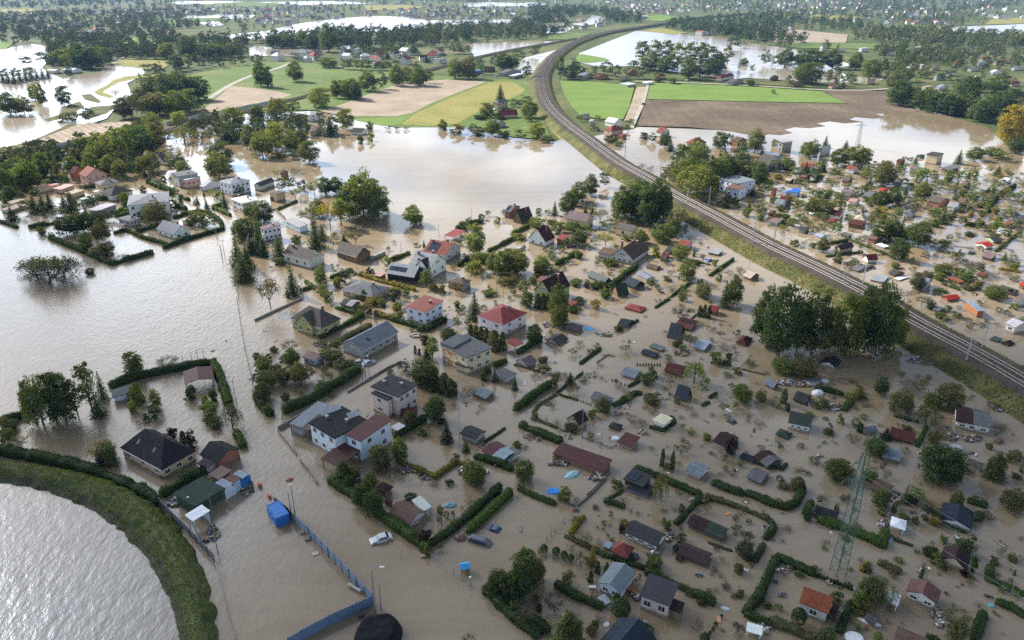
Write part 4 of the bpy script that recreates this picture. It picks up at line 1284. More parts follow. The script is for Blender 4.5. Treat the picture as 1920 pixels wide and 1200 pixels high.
H(400, 742, 500, 781, 577, 746, 1.5, 'gy', 2.1, 'rdkmaroon', 'olive', 'dark purple gabled cabin with yellow-green front', win=(1, 2, 0), ref='dark purple cabin', **ak)
H(720, 796, 802, 824, 834, 786, .6, 'hip', .6, 'rdark', 'dkwood', 'small dark roof with rounded corners near drifting branches', ref='small dark roof', **ak)
H(1052, 746, 1142, 786, 1209, 736, 1.7, 'flat', 0, 'rcream', 'white', 'cream flat-roofed cabin ringed by a low hedge', ref='cream flat cabin', **ak)
H(788, 916, 906, 972, 962, 896, 1, 'my', .7, 'rmaroon', 'white', 'deep red sloping roof with white fascia next to a tub', rm='m', ref='deep red roof', **ak)
H(1502, 906, 1592, 942, 1702, 882, 1, 'gx', 1.2, 'rdkmaroon', 'white', 'maroon cabin with white front beside a purple shrub', ref='maroon cabin by the purple shrub', **ak)
H(303, 1000, 692, 1144, 754, 1056, 1.5, 'my', .35, 'rmaroon', 'brick', 'long barn with one dull dark red sheet roof standing in the flood', rm='m', ref='long red barn', **bk)
H(1300, 1126, 1412, 1186, 1492, 1110, 1.2, 'gx', 1, 'rbluegrey', 'white', 'grey ridge-roofed cabin with white wall by two slim cypresses', ref='grey cabin by the cypresses', **ak)
H(1755, 1176, 1862, 1216, 1938, 1150, .7, 'gx', .7, 'rgrey', 'dkwood', 'plain grey roof in front of the maroon-and-grey pair', ref='plain grey roof', **ak)
H(1704, 1026, 1802, 1062, 1832, 1036, .6, 'my', .2, 'rnavy', 'dkwood', 'thin navy roof beside the maroon half of a pair', **ak)
H(1806, 1022, 1912, 1068, 2040, 1052, 1, 'gx', .9, 'rdkmaroon', 'dkwood', 'low roof half maroon and half dark grey', rc2='rgrey', ref='maroon-and-grey roof', **ak)
T(0, 0, 1)
house(1168, 898, 1206, 914, 1224, 894, 1.5, 'my', .3, 'rdark', 'black', 'black box cabin with pale roof rim and dark panels', solar=1, ref='black box cabin', **ak)
house(1176, 915, 1215, 926, 1228, 912, 1.0, 'flat', 0, 'rblack', 'cblue', 'low blue-walled porch in front of the black box cabin', **ak)
T(480, 900, 4)
H(986, 252, 1150, 324, 1280, 234, 1.5, 'gx', 1.3, 'rrust', 'ltgrey', 'weathered red tiled cabin with pale front fascia by the bright hedge', win=(1, 2, 1), ref='weathered red cabin')
H(1165, 150, 1268, 196, 1320, 205, 1.6, 'my', .2, 'rpale', 'grey', 'glazed pale porch roof behind the weathered red cabin', open_=True, rm='m', name='porch', cat='porch')
H(888, 58, 968, 98, 1032, 48, 1.5, 'hip', .5, 'rdkmaroon', 'wood', 'small dark maroon hut among the dark hedge trees')
H(960, 150, 1000, 182, 1028, 158, 1.0, 'flat', 0, 'rdkmaroon', 'brick', 'tiny brown brick shed behind the weathered red cabin')
# ---- allotments, right
T(1440, 600, 4)
H(388, 320, 512, 357, 552, 308, .8, 'gy', 1, 'rblack', 'white', 'black roof with white gable under the big dark trees', ref='black white-gabled roof', **ak)
H(-22, 202, 72, 227, 102, 182, 1, 'gx', .7, 'rblack', 'dkwood', 'black shed deep in the shade of the big trees', **ak)
H(-32, 472, 42, 526, 87, 490, .8, 'gx', 1.1, 'rbluegrey', 'dkwood', 'slate roofed cabin beside a heap of white litter', ref='slate roof by the litter', **ak)
H(253, 456, 352, 492, 402, 466, .4, 'my', .2, 'rbluegrey', 'wood', 'crushed grey roof among floating litter', **ak)
H(184, 592, 276, 622, 337, 570, .7, 'gx', 1.4, 'rdark', 'dkwood', 'dark gable cabin next to a small white tent', ref='dark cabin by the tent', **ak)
H(150, 768, 290, 780, 334, 727, 1.9, 'my', .5, 'rgreen', 'white', 'white cabin with dark green sloping roof', win=(1, 3, 1), ref='white cabin with green roof', **ak)
H(53, 852, 146, 884, 187, 848, .6, 'hip', .5, 'rgreen', 'dkwood', 'dark green low roof in front of the white cabin', ref='dark green low roof', **ak)
H(713, 802, 750, 844, 826, 834, .8, 'gy', .8, 'rbluegrey', 'white', 'grey gabled shed with white front between shrubs', ref='grey white-fronted shed', **ak)
H(903, 872, 1082, 917, 1107, 868, .6, 'my', .7, 'rmaroon', 'dkwood', 'long maroon slope of roof near an upright hedge strip', ref='long maroon roof', **ak)
H(1408, 758, 1622, 783, 1658, 690, 1.9, 'gx', 1.0, 'rdkmaroon', 'white', 'white cabin with three-toned maroon and grey roof', rc2='rgrey', win=(1, 3, 0), ref='three-toned roof cabin', **ak)
H(853, 1022, 972, 1047, 1002, 990, 1.1, 'my', .3, 'rbluegrey', 'wood', 'slate roofed cabin with dark brown wall', ref='slate cabin with brown wall', **ak)
H(1484, 1076, 1602, 1113, 1622, 1085, 1, 'my', .3, 'rgbrown', 'white', 'long narrow cabin with white front by the dark pine', ref='long narrow cabin', **ak)
H(1690, 906, 1730, 941, 1772, 900, .4, 'gx', .5, 'rrust', 'wood', 'small rusty brown roof near a leafless shrub', **ak)
H(835, 1100, 862, 1112, 886, 1060, .3, 'flat', 0, 'rbrown', 'wood', 'brown plank platform adrift below the slate cabin', name='platform', cat='platform', rm='f')
# ---- allotments, bottom
T(960, 900, 4)
H(838, 386, 1087, 492, 1162, 408, 1.6, 'gx', 1, 'rdark', 'white', 'long black felt roof cabin with white wall and open window', win=(1, 3, 0), rm='f', ref='long black felt cabin', **ak)
H(738, 531, 861, 582, 922, 506, 1.5, 'hip', 1.5, 'rred', 'wood', 'red pyramid roofed pavilion beside a dark dome', rm='m', name='pavilion', cat='pavilion', ref='red pyramid pavilion')
H(1308, 326, 1576, 442, 1632, 366, 1.1, 'gx', .8, 'rdkmaroon', 'dkwood', 'long cabin roof half maroon and half green', rc2='rgreen', ref='maroon and green cabin', **ak)
H(1235, 552, 1452, 634, 1507, 550, .8, 'gx', .8, 'rdkmaroon', 'dkwood', 'long maroon roof with small lean-tos at one end', rm='m', ref='long maroon cabin', **ak)
H(1222, 585, 1262, 600, 1290, 570, .6, 'flat', 0, 'rdkmaroon', 'dkwood', 'small maroon lean-to box on the long maroon cabin', **ak)
H(1200, 505, 1232, 520, 1262, 490, .9, 'flat', 0, 'rblack', 'dkwood', 'black lean-to box behind the long maroon cabin', **ak)
H(643, 767, 822, 848, 934, 690, 2.3, 'gy', .9, 'rbluegrey', 'paleblue', 'wide blue-grey metal roof cabin beside an orange deck', rm='m', win=(1, 2, 0), ref='wide grey metal cabin', **ak)
H(953, 862, 1166, 918, 1254, 790, 3.4, 'my', .4, 'rdark', 'palepink', 'white cabin on stilts with black corrugated roof', rm='m', win=(1, 2, 0), ref='black corrugated cabin', **ak)
H(1164, 962, 1258, 992, 1297, 930, 2, 'my', .3, 'rdkmaroon', 'wood', 'maroon porch roof on the side of the black corrugated cabin', open_=True, rm='m', name='porch', cat='porch')
H(655, 1206, 905, 1262, 1085, 1190, 3, 'gy', 2, 'rnavy', 'grey', 'slate blue house roof cut by the lower edge of the picture', ref='slate house at the lower edge', **hk)
H(1755, 1132, 1872, 1162, 1884, 1096, 1, 'flat', 0, 'rwhite', 'white', 'white sheet canopy near drifting junk', open_=True, rm='m', name='canopy', cat='canopy', t=.08)
H(680, 492, 730, 512, 760, 482, .8, 'my', .15, 'rpaleblue', 'wood', 'small pale sheet lean-to beside the red pavilion', rm='m')
T(1440, 900, 4)
H(333, 262, 502, 315, 533, 250, .8, 'my', .3, 'rblack', 'dkwood', 'black felt roof behind the hedge by the pylon', rm='f', ref='black felt roof', **ak)
H(762, 56, 882, 92, 948, 45, 1, 'gx', .7, 'rbrown', 'wood', 'dark brown plank roofed cabin behind the pylon', rm='f', ref='brown plank cabin', **ak)
H(914, 341, 1022, 370, 1044, 306, 1.4, 'hip', .5, 'rwhite', 'white', 'white fabric party tent standing in the water', open_=True, rm='p', name='party_tent', cat='tent', ref='white party tent')
H(1283, 292, 1532, 374, 1548, 242, 1, 'gy', .9, 'rnavy', 'white', 'large slate black roof with a strip of white gable', ref='large slate roof', **ak)
H(1281, 592, 1478, 668, 1524, 580, .9, 'gy', 1.7, 'rdkmaroon', 'cream', 'maroon gabled hut with cream front', ref='maroon hut with cream front', **ak)
H(1033, 830, 1268, 932, 1303, 832, 1.8, 'gy', 1, 'rrust', 'white', 'rusty tiled cabin with white gable and terrace', win=(1, 2, 0), ref='rusty tiled cabin', **ak)
H(234, 916, 394, 924, 494, 884, 2.7, 'gx', 1.9, 'rorange', 'ltgrey', 'white hut with orange tile roof and pale blue boarded gable', gablec='paleblue', win=(1, 1, 0), ref='orange-tiled hut', **ak)
H(453, 987, 492, 1002, 546, 935, 1.4, 'flat', 0, 'rdkmaroon', 'dkwood', 'dark side shed attached to the orange-tiled hut')
H(880, 906, 972, 940, 1000, 864, 1.5, 'flat', 0, 'rwhite', 'white', 'white flat canopy behind the spreading willow', open_=True, rm='m', name='canopy', cat='canopy', t=.08)
H(718, 1036, 802, 1078, 842, 1030, .9, 'gx', .4, 'rgbrown', 'wood', 'brown decked shed with a curved white boat in front')
H(938, 1205, 1130, 1260, 1200, 1190, 1, 'gx', 1.1, 'rrust', 'wood', 'rusty brown roof at the lower edge of the picture', ref='rusty roof at the lower edge', **ak)

# ---- farms and houses in the fields, and on the far side
T(0, 0, 3)
H(1700, 642, 1742, 652, 1812, 636, 5, 'hip', 1.8, 'rpale', 'white', 'white house with pale hipped roof by the ploughed field', win=(2, 1, 2), ref='white house by the ploughed field', **hk)
H(1740, 740, 1782, 752, 1832, 720, 3, 'gx', 2.4, 'rbrown', 'tan', 'brown roofed farmhouse on the bank of the wide flood', ref='brown farmhouse', **hk)
H(850, 895, 905, 925, 948, 905, 2.2, 'gy', 4.2, 'rgbrown', 'white', 'steep dark house with pale roof edges hidden in tall trees', ref='steep house in tall trees', **hk)
H(1340, 790, 1365, 800, 1388, 785, 2, 'gx', .8, 'rpale', 'offwhite', 'little white hut at the edge of the tan flood')
H(1426, 338, 1440, 346, 1462, 340, 3, 'flat', 0, 'rpale', 'white', 'small white house on the river bank', **hk)
H(350, 392, 400, 412, 462, 388, 3.2, 'gx', 1.5, 'rpaleblue', 'white', 'pale blue marquee-roofed warehouse on the far river bank', rm='m', name='warehouse', cat='warehouse', ref='pale warehouse on the river')
H(255, 395, 300, 410, 350, 392, 3, 'gx', 1, 'rpale', 'offwhite', 'white yard building next to the pale warehouse', name='warehouse', cat='warehouse')
T(640, 0, 3)
H(850, 576, 886, 586, 940, 570, 5, 'hip', 2, 'rgrey', 'tan', 'tan farmhouse with grey pyramid roof below a dark spruce', win=(2, 2, 3), ref='tan farmhouse', **hk)
H(876, 640, 884, 652, 994, 642, 2.8, 'gy', 3.2, 'rred', 'pink', 'farm barn with broad red roof in front of the tan farmhouse', ref='red-roofed farm barn', **bk)
H(818, 700, 872, 714, 928, 694, 2, 'gx', 3, 'rgrey', 'grey', 'dark grey cottage behind shrubs on the flood edge', ref='dark grey cottage', **hk)
H(52, 742, 126, 752, 146, 734, 2, 'gx', 2.2, 'rdark', 'white', 'dark roofed hut with white end on the flood edge', ref='dark hut on the flood edge')
H(880, 408, 932, 420, 1014, 392, 3, 'gx', 2, 'rgrey', 'grey', 'long grey barn of the scrapyard by the railway', ref='long grey scrapyard barn', **bk)
H(940, 425, 985, 432, 1026, 415, 2.6, 'my', .3, 'rpale', 'grey', 'white roofed lorry shed beside the long grey barn', name='lorry_shed')
H(800, 385, 830, 395, 868, 378, 3.5, 'gx', 2, 'rgbrown', 'wood', 'brown house in the scrapyard by the trees', **hk)
H(735, 402, 762, 408, 798, 395, 2.6, 'flat', 0, 'rblue', 'cblue', 'vivid blue containers in the scrapyard', name='container', cat='container')
H(1328, 422, 1372, 434, 1418, 418, 3.2, 'gx', 2.4, 'rbluegrey', 'ltgreen', 'grey-green house at the corner of the bright field', win=(1, 2, 2), ref='grey-green field house', **hk)
H(1420, 428, 1462, 440, 1506, 422, 3, 'gx', 2.2, 'rbrown', 'brick', 'brown house next to the grey-green field house', **hk)
H(1560, 440, 1590, 450, 1616, 432, 2.6, 'gx', 1.6, 'rgbrown', 'tan', 'brown shed in the row along the bright field')
H(1604, 408, 1640, 420, 1668, 400, 3.4, 'gx', 3, 'rrust', 'brick', 'red brick house in the row along the bright field', **hk)
H(1762, 428, 1800, 436, 1828, 424, 3, 'hip', 2, 'rorange', 'cream', 'orange roofed bungalow past the clipped hedge', ref='orange bungalow', **hk)
H(1690, 462, 1728, 470, 1760, 458, 2.4, 'flat', 0, 'rwhite', 'white', 'long white shed beside the field road')
H(1565, 470, 1610, 482, 1660, 472, 2.4, 'my', .3, 'rpale', 'ltgreen', 'pale green shed with white roof at the field corner')
H(1480, 682, 1536, 694, 1584, 684, 3.6, 'gx', 2.6, 'rpale', 'white', 'white house with pale patterned roof beside the track', ref='pale-roofed house by the track', **hk)
H(1476, 728, 1520, 742, 1590, 728, 3.4, 'hip', 2.8, 'rsalmon', 'pink', 'pink house with salmon red roof by the railway bank', win=(1, 1, 2), ch=1, ref='salmon-roofed pink house', **hk)
H(1556, 762, 1580, 778, 1608, 764, 2.2, 'hip', 1.1, 'rsalmon', 'brick', 'small red garage beside the salmon-roofed pink house', name='garage', cat='garage')
H(1358, 640, 1384, 648, 1400, 638, 4, 'flat', 0, 'rgrey', 'grey', 'small grey cube house on the green verge', **hk)
H(1390, 676, 1408, 682, 1424, 674, 2, 'flat', 0, 'rpale', 'paleblue', 'low pale hut below the grey cube house')
H(1768, 742, 1806, 756, 1850, 740, 3, 'gx', 3, 'rsalmon', 'white', 'house with salmon gable roof among dark conifers', ref='salmon house in conifers', **hk)
T(1280, 0, 3)
H(190, 438, 234, 446, 292, 424, 3, 'hip', 2.5, 'rred', 'offwhite', 'bright red hipped house along the field road', ref='bright red road house', **hk)
H(244, 460, 296, 470, 346, 452, 2.6, 'gx', 2, 'rgbrown', 'grey', 'grey-brown barn next to the bright red road house', **bk)
H(488, 438, 520, 446, 542, 432, 3, 'gx', 2.2, 'rdark', 'wood', 'dark barn by the flood beyond the field road', **bk)
H(606, 470, 640, 482, 676, 466, 2.4, 'gx', 2.2, 'rdark', 'brick', 'dark roofed cottage beside tall trees on the field road', **hk)
H(818, 480, 850, 488, 884, 478, 2.6, 'gx', 2, 'rmaroon', 'pink', 'maroon roofed cottage on the field road', **hk)
H(1030, 456, 1062, 466, 1086, 450, 3.4, 'hip', 2, 'rtan', 'cream', 'cream cottage with tan hipped roof by the woods', ref='cream cottage by the woods', **hk)
H(14, 800, 72, 822, 136, 800, 2.6, 'hip', 3, 'rsalmon', 'white', 'white house with salmon hipped roof and pale ridges', ch=1, win=(1, 2, 2), ref='salmon hipped house', **hk)
H(272, 788, 312, 800, 368, 788, 3.8, 'gx', 2, 'rbrown', 'brick', 'plain brown house by a rounded tree', ref='plain brown house', **hk)
H(312, 825, 340, 834, 362, 822, 2.2, 'flat', 0, 'rpale', 'tan', 'tan garage in front of the plain brown house', name='garage', cat='garage')
H(535, 796, 566, 806, 622, 794, 6.2, 'flat', 0, 'rltgrey', 'grey', 'grey two-storey block with flat roof on the flood edge', win=(2, 1, 3), ref='grey two-storey block', **hk)
H(402, 926, 500, 950, 560, 900, 3, 'gx', 4.5, 'rgbrown', 'ltgrey', 'big house with sweeping grey-brown roof', win=(1, 2, 2), ref='big grey-brown roof house', **hk)
H(482, 890, 540, 922, 566, 888, 4.6, 'gx', 3, 'rbluegrey', 'ltgrey', 'slate gable wing of the big grey-brown roof house', win=(1, 0, 2), name='house_wing', cat='house wing')
H(770, 850, 808, 864, 836, 838, 3, 'gy', 2.8, 'rpale', 'ltgrey', 'pale gabled house between conifers', ref='pale gabled house', **hk)
H(1370, 866, 1432, 874, 1472, 862, 5.4, 'flat', 0, 'rdark', 'cream', 'tan block house with dark flat roof at the flooded field', t=.3, ref='tan block house', **hk)
H(1200, 906, 1234, 914, 1256, 900, 2, 'gx', .9, 'rmaroon', 'brick', '~small red brown cabin')
H(1450, 944, 1502, 960, 1556, 938, 2, 'my', .4, 'rgrey', 'wood', '~long grey shed')
H(1315, 872, 1342, 880, 1368, 872, 1.6, 'flat', 0, 'rgreen', 'green', 'low dark green screen wall beside the tan block house', name='screen_wall', cat='wall')
# far village on the right: individual houses
for i, (x, y, w, rc, wc, rt, e) in enumerate([
 (1332, 262, 60, 'rpale', 'white', 'flat', 6), (1362, 300, 62, 'rpale', 'offwhite', 'hip', 3), (1450, 320, 60, 'rbluegrey', 'white', 'gx', 3), (1260, 330, 80, 'rpale', 'white', 'gx', 3), (1355, 362, 58, 'rpale', 'white', 'flat', 5), (1250, 380, 90, 'rpale', 'white', 'flat', 3),
 (1420, 380, 60, 'rgbrown', 'tan', 'gx', 3), (1300, 355, 40, 'rmaroon', 'brick', 'gx', 3), (1705, 330, 76, 'rorange', 'tan', 'hip', 3), (1690, 352, 80, 'rbluegrey', 'ltgrey', 'gx', 3), (1780, 350, 66, 'rgrey', 'tan', 'hip', 3), (1830, 340, 70, 'rorange', 'cream', 'gx', 3), (1640, 385, 80, 'rgbrown', 'ltgrey', 'gx', 3),
 (1445, 435, 70, 'rltgrey', 'palepink', 'hip', 3), (1510, 412, 60, 'rgrey', 'white', 'gx', 3), (1310, 505, 70, 'rsalmon', 'pink', 'gx', 3), (1380, 485, 66, 'rtan', 'cream', 'flat', 4), (1460, 490, 76, 'rltgrey', 'white', 'gx', 3), (1820, 440, 76, 'rsalmon', 'cream', 'hip', 5), (1870, 470, 60, 'rsalmon', 'pink', 'hip', 3),
 (1760, 405, 80, 'rpale', 'white', 'gx', 3), (1560, 310, 60, 'rgrey', 'brick', 'gx', 3), (1490, 268, 50, 'rmaroon', 'brick', 'gx', 3), (1420, 265, 50, 'rgrey', 'tan', 'gx', 3), (1620, 295, 56, 'rpale', 'tan', 'gx', 3), (1650, 440, 70, 'rpale', 'offwhite', 'gx', 3), (1880, 380, 60, 'rgrey', 'white', 'gx', 3), (1170, 300, 40, 'rpale', 'white', 'gx', 3),
 (795, 268, 50, 'rpale', 'white', 'hip', 4), (895, 278, 50, 'rrust', 'white', 'gx', 3), (1020, 270, 60, 'rpale', 'white', 'flat', 5), (1240, 252, 44, 'rmauve', 'tan', 'gx', 3), (1540, 355, 50, 'rred', 'tan', 'gx', 3), (1130, 345, 50, 'rpale', 'white', 'gx', 2.6), (1740, 290, 56, 'rbrown', 'tan', 'gx', 3)]):
 H(x - w * .5, y, x - w * .5 + w * (.4 if i % 2 else .55), y + w * .16, x + w * .5, y - w * .02, e, rt, 2.2 if rt != 'flat' else 0, rc, wc,
  '~%s %s house with %s roof' % ('small' if w < 60 else 'wide', {'white': 'white', 'offwhite': 'off-white', 'tan': 'tan', 'brick': 'brick', 'ltgrey': 'light grey', 'cream': 'cream', 'palepink': 'pale pink', 'pink': 'pink'}[wc],
  {'rpale': 'pale', 'rbluegrey': 'slate blue', 'rgbrown': 'grey-brown', 'rmaroon': 'maroon', 'rorange': 'orange', 'rgrey': 'grey', 'rltgrey': 'light grey', 'rsalmon': 'salmon', 'rtan': 'tan', 'rrust': 'rusty', 'rmauve': 'mauve', 'rred': 'red', 'rbrown': 'brown'}[rc]), group='houses of the wooded village', win=(1, 2, 2), **hk)

# ---------------------------------------------------------------- plants: one mesh per kind and form, shared by every plant of it
LC = {
 'dark': (0.058, 0.088, 0.03), 'mid': (0.10, 0.13, 0.038), 'light': (0.14, 0.175, 0.045), 'yellow': (0.19, 0.165, 0.03), 'olive': (0.105, 0.112, 0.05),
 'grey': (0.068, 0.080, 0.050), 'purple': (0.028, 0.014, 0.020), 'blue': (0.028, 0.046, 0.042), 'autumn': (0.13, 0.095, 0.042), 'bare': (0.085, 0.076, 0.055), 'hedge': (0.042, 0.075, 0.02), 'lime': (0.062, 0.105, 0.018),
}
CW = {'dark': 'dark green', 'mid': 'green', 'light': 'light green', 'yellow': 'yellow-green', 'olive': 'olive', 'grey': 'grey-green', 'purple': 'dark purple', 'blue': 'bluish', 'autumn': 'brownish', 'bare': 'greyish', 'hedge': 'deep green', 'lime': 'fresh green'}


def leaf_quads(C, Nm, s, asp=.62):
 n = len(C)
 r = rng.normal(size=(n, 3))
 u = r - (r * Nm).sum(1, keepdims=True) * Nm
 u /= np.linalg.norm(u, axis=1, keepdims=True) + 1e-9
 w = np.cross(Nm, u)
 s = np.broadcast_to(np.asarray(s, float).reshape(-1, 1), (n, 1))
 V = np.stack([C + u * s, C + w * s * asp, C - u * s, C - w * s * asp], 1)
 return V.reshape(-1, 3)


def blob(c, r, n, up=.25, jit=.6):
 d = rng.normal(size=(n, 3))
 d /= np.linalg.norm(d, axis=1, keepdims=True)
 d[:, 2] = np.where(d[:, 2] < -.5, -d[:, 2] * .6, d[:, 2])
 k = rng.uniform(.55, 1.08, size=(n, 1))
 P = np.asarray(c) + d * k * np.asarray(r)
 Nm = d + rng.normal(size=(n, 3)) * jit
 Nm[:, 2] += up
 Nm /= np.linalg.norm(Nm, axis=1, keepdims=True)
 return P, Nm


def clumped(nc, per, rx, zc, rz, cr, s, zmin=.05, lob=.35, seed=0, skirt=0):
 """leaf clumps spread through an uneven ellipsoid"""
 g = np.random.default_rng(seed)
 Cs, Ps, Ns = [], [], []
 tries = 0
 while len(Cs) < nc and tries < 4000:
  tries += 1
  d = g.normal(size=3)
  d /= np.linalg.norm(d)
  an = math.atan2(d[1], d[0])
  wob = 1 + lob * (math.sin(an * 2 + seed) * .45 + math.sin(an * 3 + seed * 2.3) * .3 + math.sin(d[2] * 5 + seed) * .25)
  k = g.uniform(.45, 1.0) ** .6 * wob
  c = np.array([d[0] * rx * k, d[1] * rx * k, zc + d[2] * rz * min(k, 1.08)])
  if c[2] < zmin or c[2] > 1.0:
   continue
  if any(np.linalg.norm((c - q) / [1, 1, 1]) < cr * .55 for q in Cs):
   continue
  Cs.append(c)
 for _ in range(skirt):
  a, k = g.uniform(0, 6.283), g.uniform(.5, .95)
  Cs.append(np.array([math.cos(a) * rx * k, math.sin(a) * rx * k, g.uniform(.07, .4)]))
 for c in Cs:
  rr = cr * g.uniform(.65, 1.25)
  p, n = blob(c, (rr, rr, rr * .75), int(per * g.uniform(.6, 1.3)))
  Ps.append(p)
  Ns.append(n)
 P, Nm = np.concatenate(Ps), np.concatenate(Ns)
 return Cs, leaf_quads(P, Nm, rng.uniform(.7, 1.3, len(P)) * s)


def trunk_geo(Cs, r0, fork, n=9, lean=0.0):
 G = Geo()
 top = Vector((lean, 0, fork))
 G.bar((0, 0, -.06), top * .5, r0, n=6, r2=r0 * .8)
 G.bar(top * .5, top, r0 * .8, n=6, r2=r0 * .66)
 for i, c in enumerate(Cs[:n]):
  c = Vector(c)
  m = top.lerp(c, .5) + Vector((0, 0, .04 if c.z > fork else -.01))
  G.bar(top * (.75 + .25 * random.random()), m, r0 * .42, n=4, r2=r0 * .28)
  G.bar(m, c, r0 * .28, n=4, r2=r0 * .1)
 return G


def twigs(G, p, d, ln, r, lev, g, tips):
 q = p + d * ln
 G.bar(p, q, r, n=3, r2=r * .62)
 if lev == 0:
  tips.append(q)
  return
 for _ in range(3 if lev > 1 else 3):
  e = (d + Vector(g.normal(size=3) * .62)).normalized()
  e.z = abs(e.z) * .8 + .12
  twigs(G, p.lerp(q, g.uniform(.55, 1.0)), e.normalized(), ln * g.uniform(.62, .85), r * .6, lev - 1, g, tips)


KIND = {}       # kind -> (name, category word, radius of unit form, list of (trunk mesh, crown mesh, whole mesh))


def register(kind, name, word, rad, forms):
 KIND[kind] = (name, word, rad, forms)


def form(name, tg, LV):
 """trunk mesh, crown mesh and the two in one"""
 crown = mesh_np('crown', LV, np.arange(len(LV)).reshape(-1, 4), [MLF]) if len(LV) else None
 trunk = tg.data('trunk', [MTR], fix=False) if tg and tg.V else None
 if trunk is None:
  return (None, crown, crown)
 if crown is None:
  return (trunk, None, trunk)
 nl = len(LV)
 V = [tuple(v) for v in LV] + tg.V
 Fs = [(i, i + 1, i + 2, i + 3) for i in range(0, nl, 4)] + [tuple(i + nl for i in f) for f in tg.F]
 whole = mesh(name, V, Fs, [MLF, MTR], [0] * (nl // 4) + [1] * len(tg.F))
 return (trunk, crown, whole)


fs = []
for sd in range(5):
 Cs, LV = clumped(74, 66, .36, .52, .46, .14, .0235, .09, .26, sd + 1, 20)
 fs.append(form('broadleaf_tree', trunk_geo(Cs, .022, .22), LV))
register('broad', 'broadleaf_tree', 'broadleaf tree', .46, fs)
fs = []
for sd in range(2):
 Cs, LV = clumped(36, 52, .155, .55, .44, .085, .02, .1, .25, sd + 11)
 fs.append(form('poplar_tree', trunk_geo(Cs, .018, .35), LV))
register('poplar', 'poplar_tree', 'slender tree', .22, fs)
fs = []
for sd in range(3):
 g = np.random.default_rng(sd + 30)
 P, Nm = [], []
 for z in np.linspace(.06, .985, 26):
  R_ = .25 * (1 - z) ** .85 * g.uniform(.85, 1.12) + .008
  nb = max(4, int(11 * (1 - z) + 4))
  a0 = g.uniform(0, 6.28)
  for b in range(nb):
   a = a0 + 6.283 * b / nb + g.uniform(-.2, .2)
   rr = R_ * g.uniform(.75, 1.15)
   for f in np.linspace(.2, 1.0, max(2, int(rr / .024))):
    P.append((math.cos(a) * rr * f + g.normal() * .008, math.sin(a) * rr * f + g.normal() * .008, z - .07 * f * f * (rr / .2) + g.normal() * .008))
    Nm.append((math.cos(a) * .5 + g.normal() * .4, math.sin(a) * .5 + g.normal() * .4, .8 + g.normal() * .3))
 P, Nm = np.array(P), np.array(Nm)
 Nm /= np.linalg.norm(Nm, axis=1, keepdims=True)
 LV = leaf_quads(P, Nm, g.uniform(.7, 1.3, len(P)) * .027, .5)
 G = Geo()
 G.bar((0, 0, -.05), (0, 0, .95), .016, n=5, r2=.003)
 fs.append(form('conifer', G, LV))
register('conifer', 'conifer', 'conifer', .25, fs)
fs = []
for sd in range(2):
 Cs, LV = clumped(30, 75, .40, .40, .46, .2, .045, .0, .25, sd + 50)
 fs.append((None, None, mesh_np('bush', LV, np.arange(len(LV)).reshape(-1, 4), [MLF])))
for sd in range(3):
 Cs, LV = clumped(26, 62, .42, .34, .5, .2, .045, .0, .5, sd + 53)
 fs.append((None, None, mesh_np('bush', LV, np.arange(len(LV)).reshape(-1, 4), [MLF])))
register('bush', 'bush', 'bush', .55, fs)
fs = []
for sd in range(2):
 P, Nm = blob((0, 0, .48), (.47, .47, .5), 1500, .1, .35)
 k = rng.uniform(.86, 1.04, (len(P), 1))
 d = (P - [0, 0, .48])
 d /= np.linalg.norm(d / [.47, .47, .5], axis=1, keepdims=True)
 P = np.array([0, 0, .48]) + d * k
 LV = leaf_quads(P, Nm, rng.uniform(.7, 1.2, len(P)) * .05)
 fs.append((None, None, mesh_np('clipped_shrub', LV, np.arange(len(LV)).reshape(-1, 4), [MLF])))
register('ball', 'clipped_shrub', 'clipped round shrub', .48, fs)
fs = []
for sd in range(2):
 g = np.random.default_rng(sd + 70)
 n = 1300
 z = g.uniform(0, 1, n) ** 1.1
 a = g.uniform(0, 6.283, n)
 R_ = .17 * np.sqrt(np.clip(1 - z ** 2.2, 0, 1)) * g.uniform(.8, 1.08, n) * (.8 + .2 * np.sin(a * 3 + sd + z * 9))
 P = np.stack([np.cos(a) * R_, np.sin(a) * R_, z * .98], 1)
 Nm = np.stack([np.cos(a), np.sin(a), .3 + 0 * a], 1) + g.normal(size=(n, 3)) * .35
 Nm /= np.linalg.norm(Nm, axis=1, keepdims=True)
 LV = leaf_quads(P, Nm, g.uniform(.7, 1.3, n) * .032, .5)
 fs.append((None, None, mesh_np('thuja', LV, np.arange(len(LV)).reshape(-1, 4), [MLF])))
register('thuja', 'thuja', 'columnar evergreen', .17, fs)
fs = []
for sd in range(2):
 g = np.random.default_rng(sd + 90)
 P, Nm = [], []
 Cs = []
 for k in range(70):
  a = g.uniform(0, 6.283)
  rr = .42 * math.sqrt(g.uniform(.05, 1))
  top = .95 - .55 * (rr / .42) ** 2 * g.uniform(.6, 1.0)
  ln = g.uniform(.25, .6)
  c = np.array([math.cos(a) * rr, math.sin(a) * rr, top])
  Cs.append(c)
  m = int(34 * ln / .4)
  t = g.uniform(0, 1, m)
  P.append(c + np.stack([math.cos(a) * t * .07 + g.normal(size=m) * .028, math.sin(a) * t * .07 + g.normal(size=m) * .028, -t * ln], 1))
  nn = g.normal(size=(m, 3)) * .6 + [math.cos(a), math.sin(a), .5]
  Nm.append(nn / np.linalg.norm(nn, axis=1, keepdims=True))
 P, Nm = np.concatenate(P), np.concatenate(Nm)
 keep = P[:, 2] > .0
 LV = leaf_quads(P[keep], Nm[keep], g.uniform(.7, 1.3, keep.sum()) * .025, .45)
 fs.append(form('willow_tree', trunk_geo(Cs, .03, .4, 8), LV))
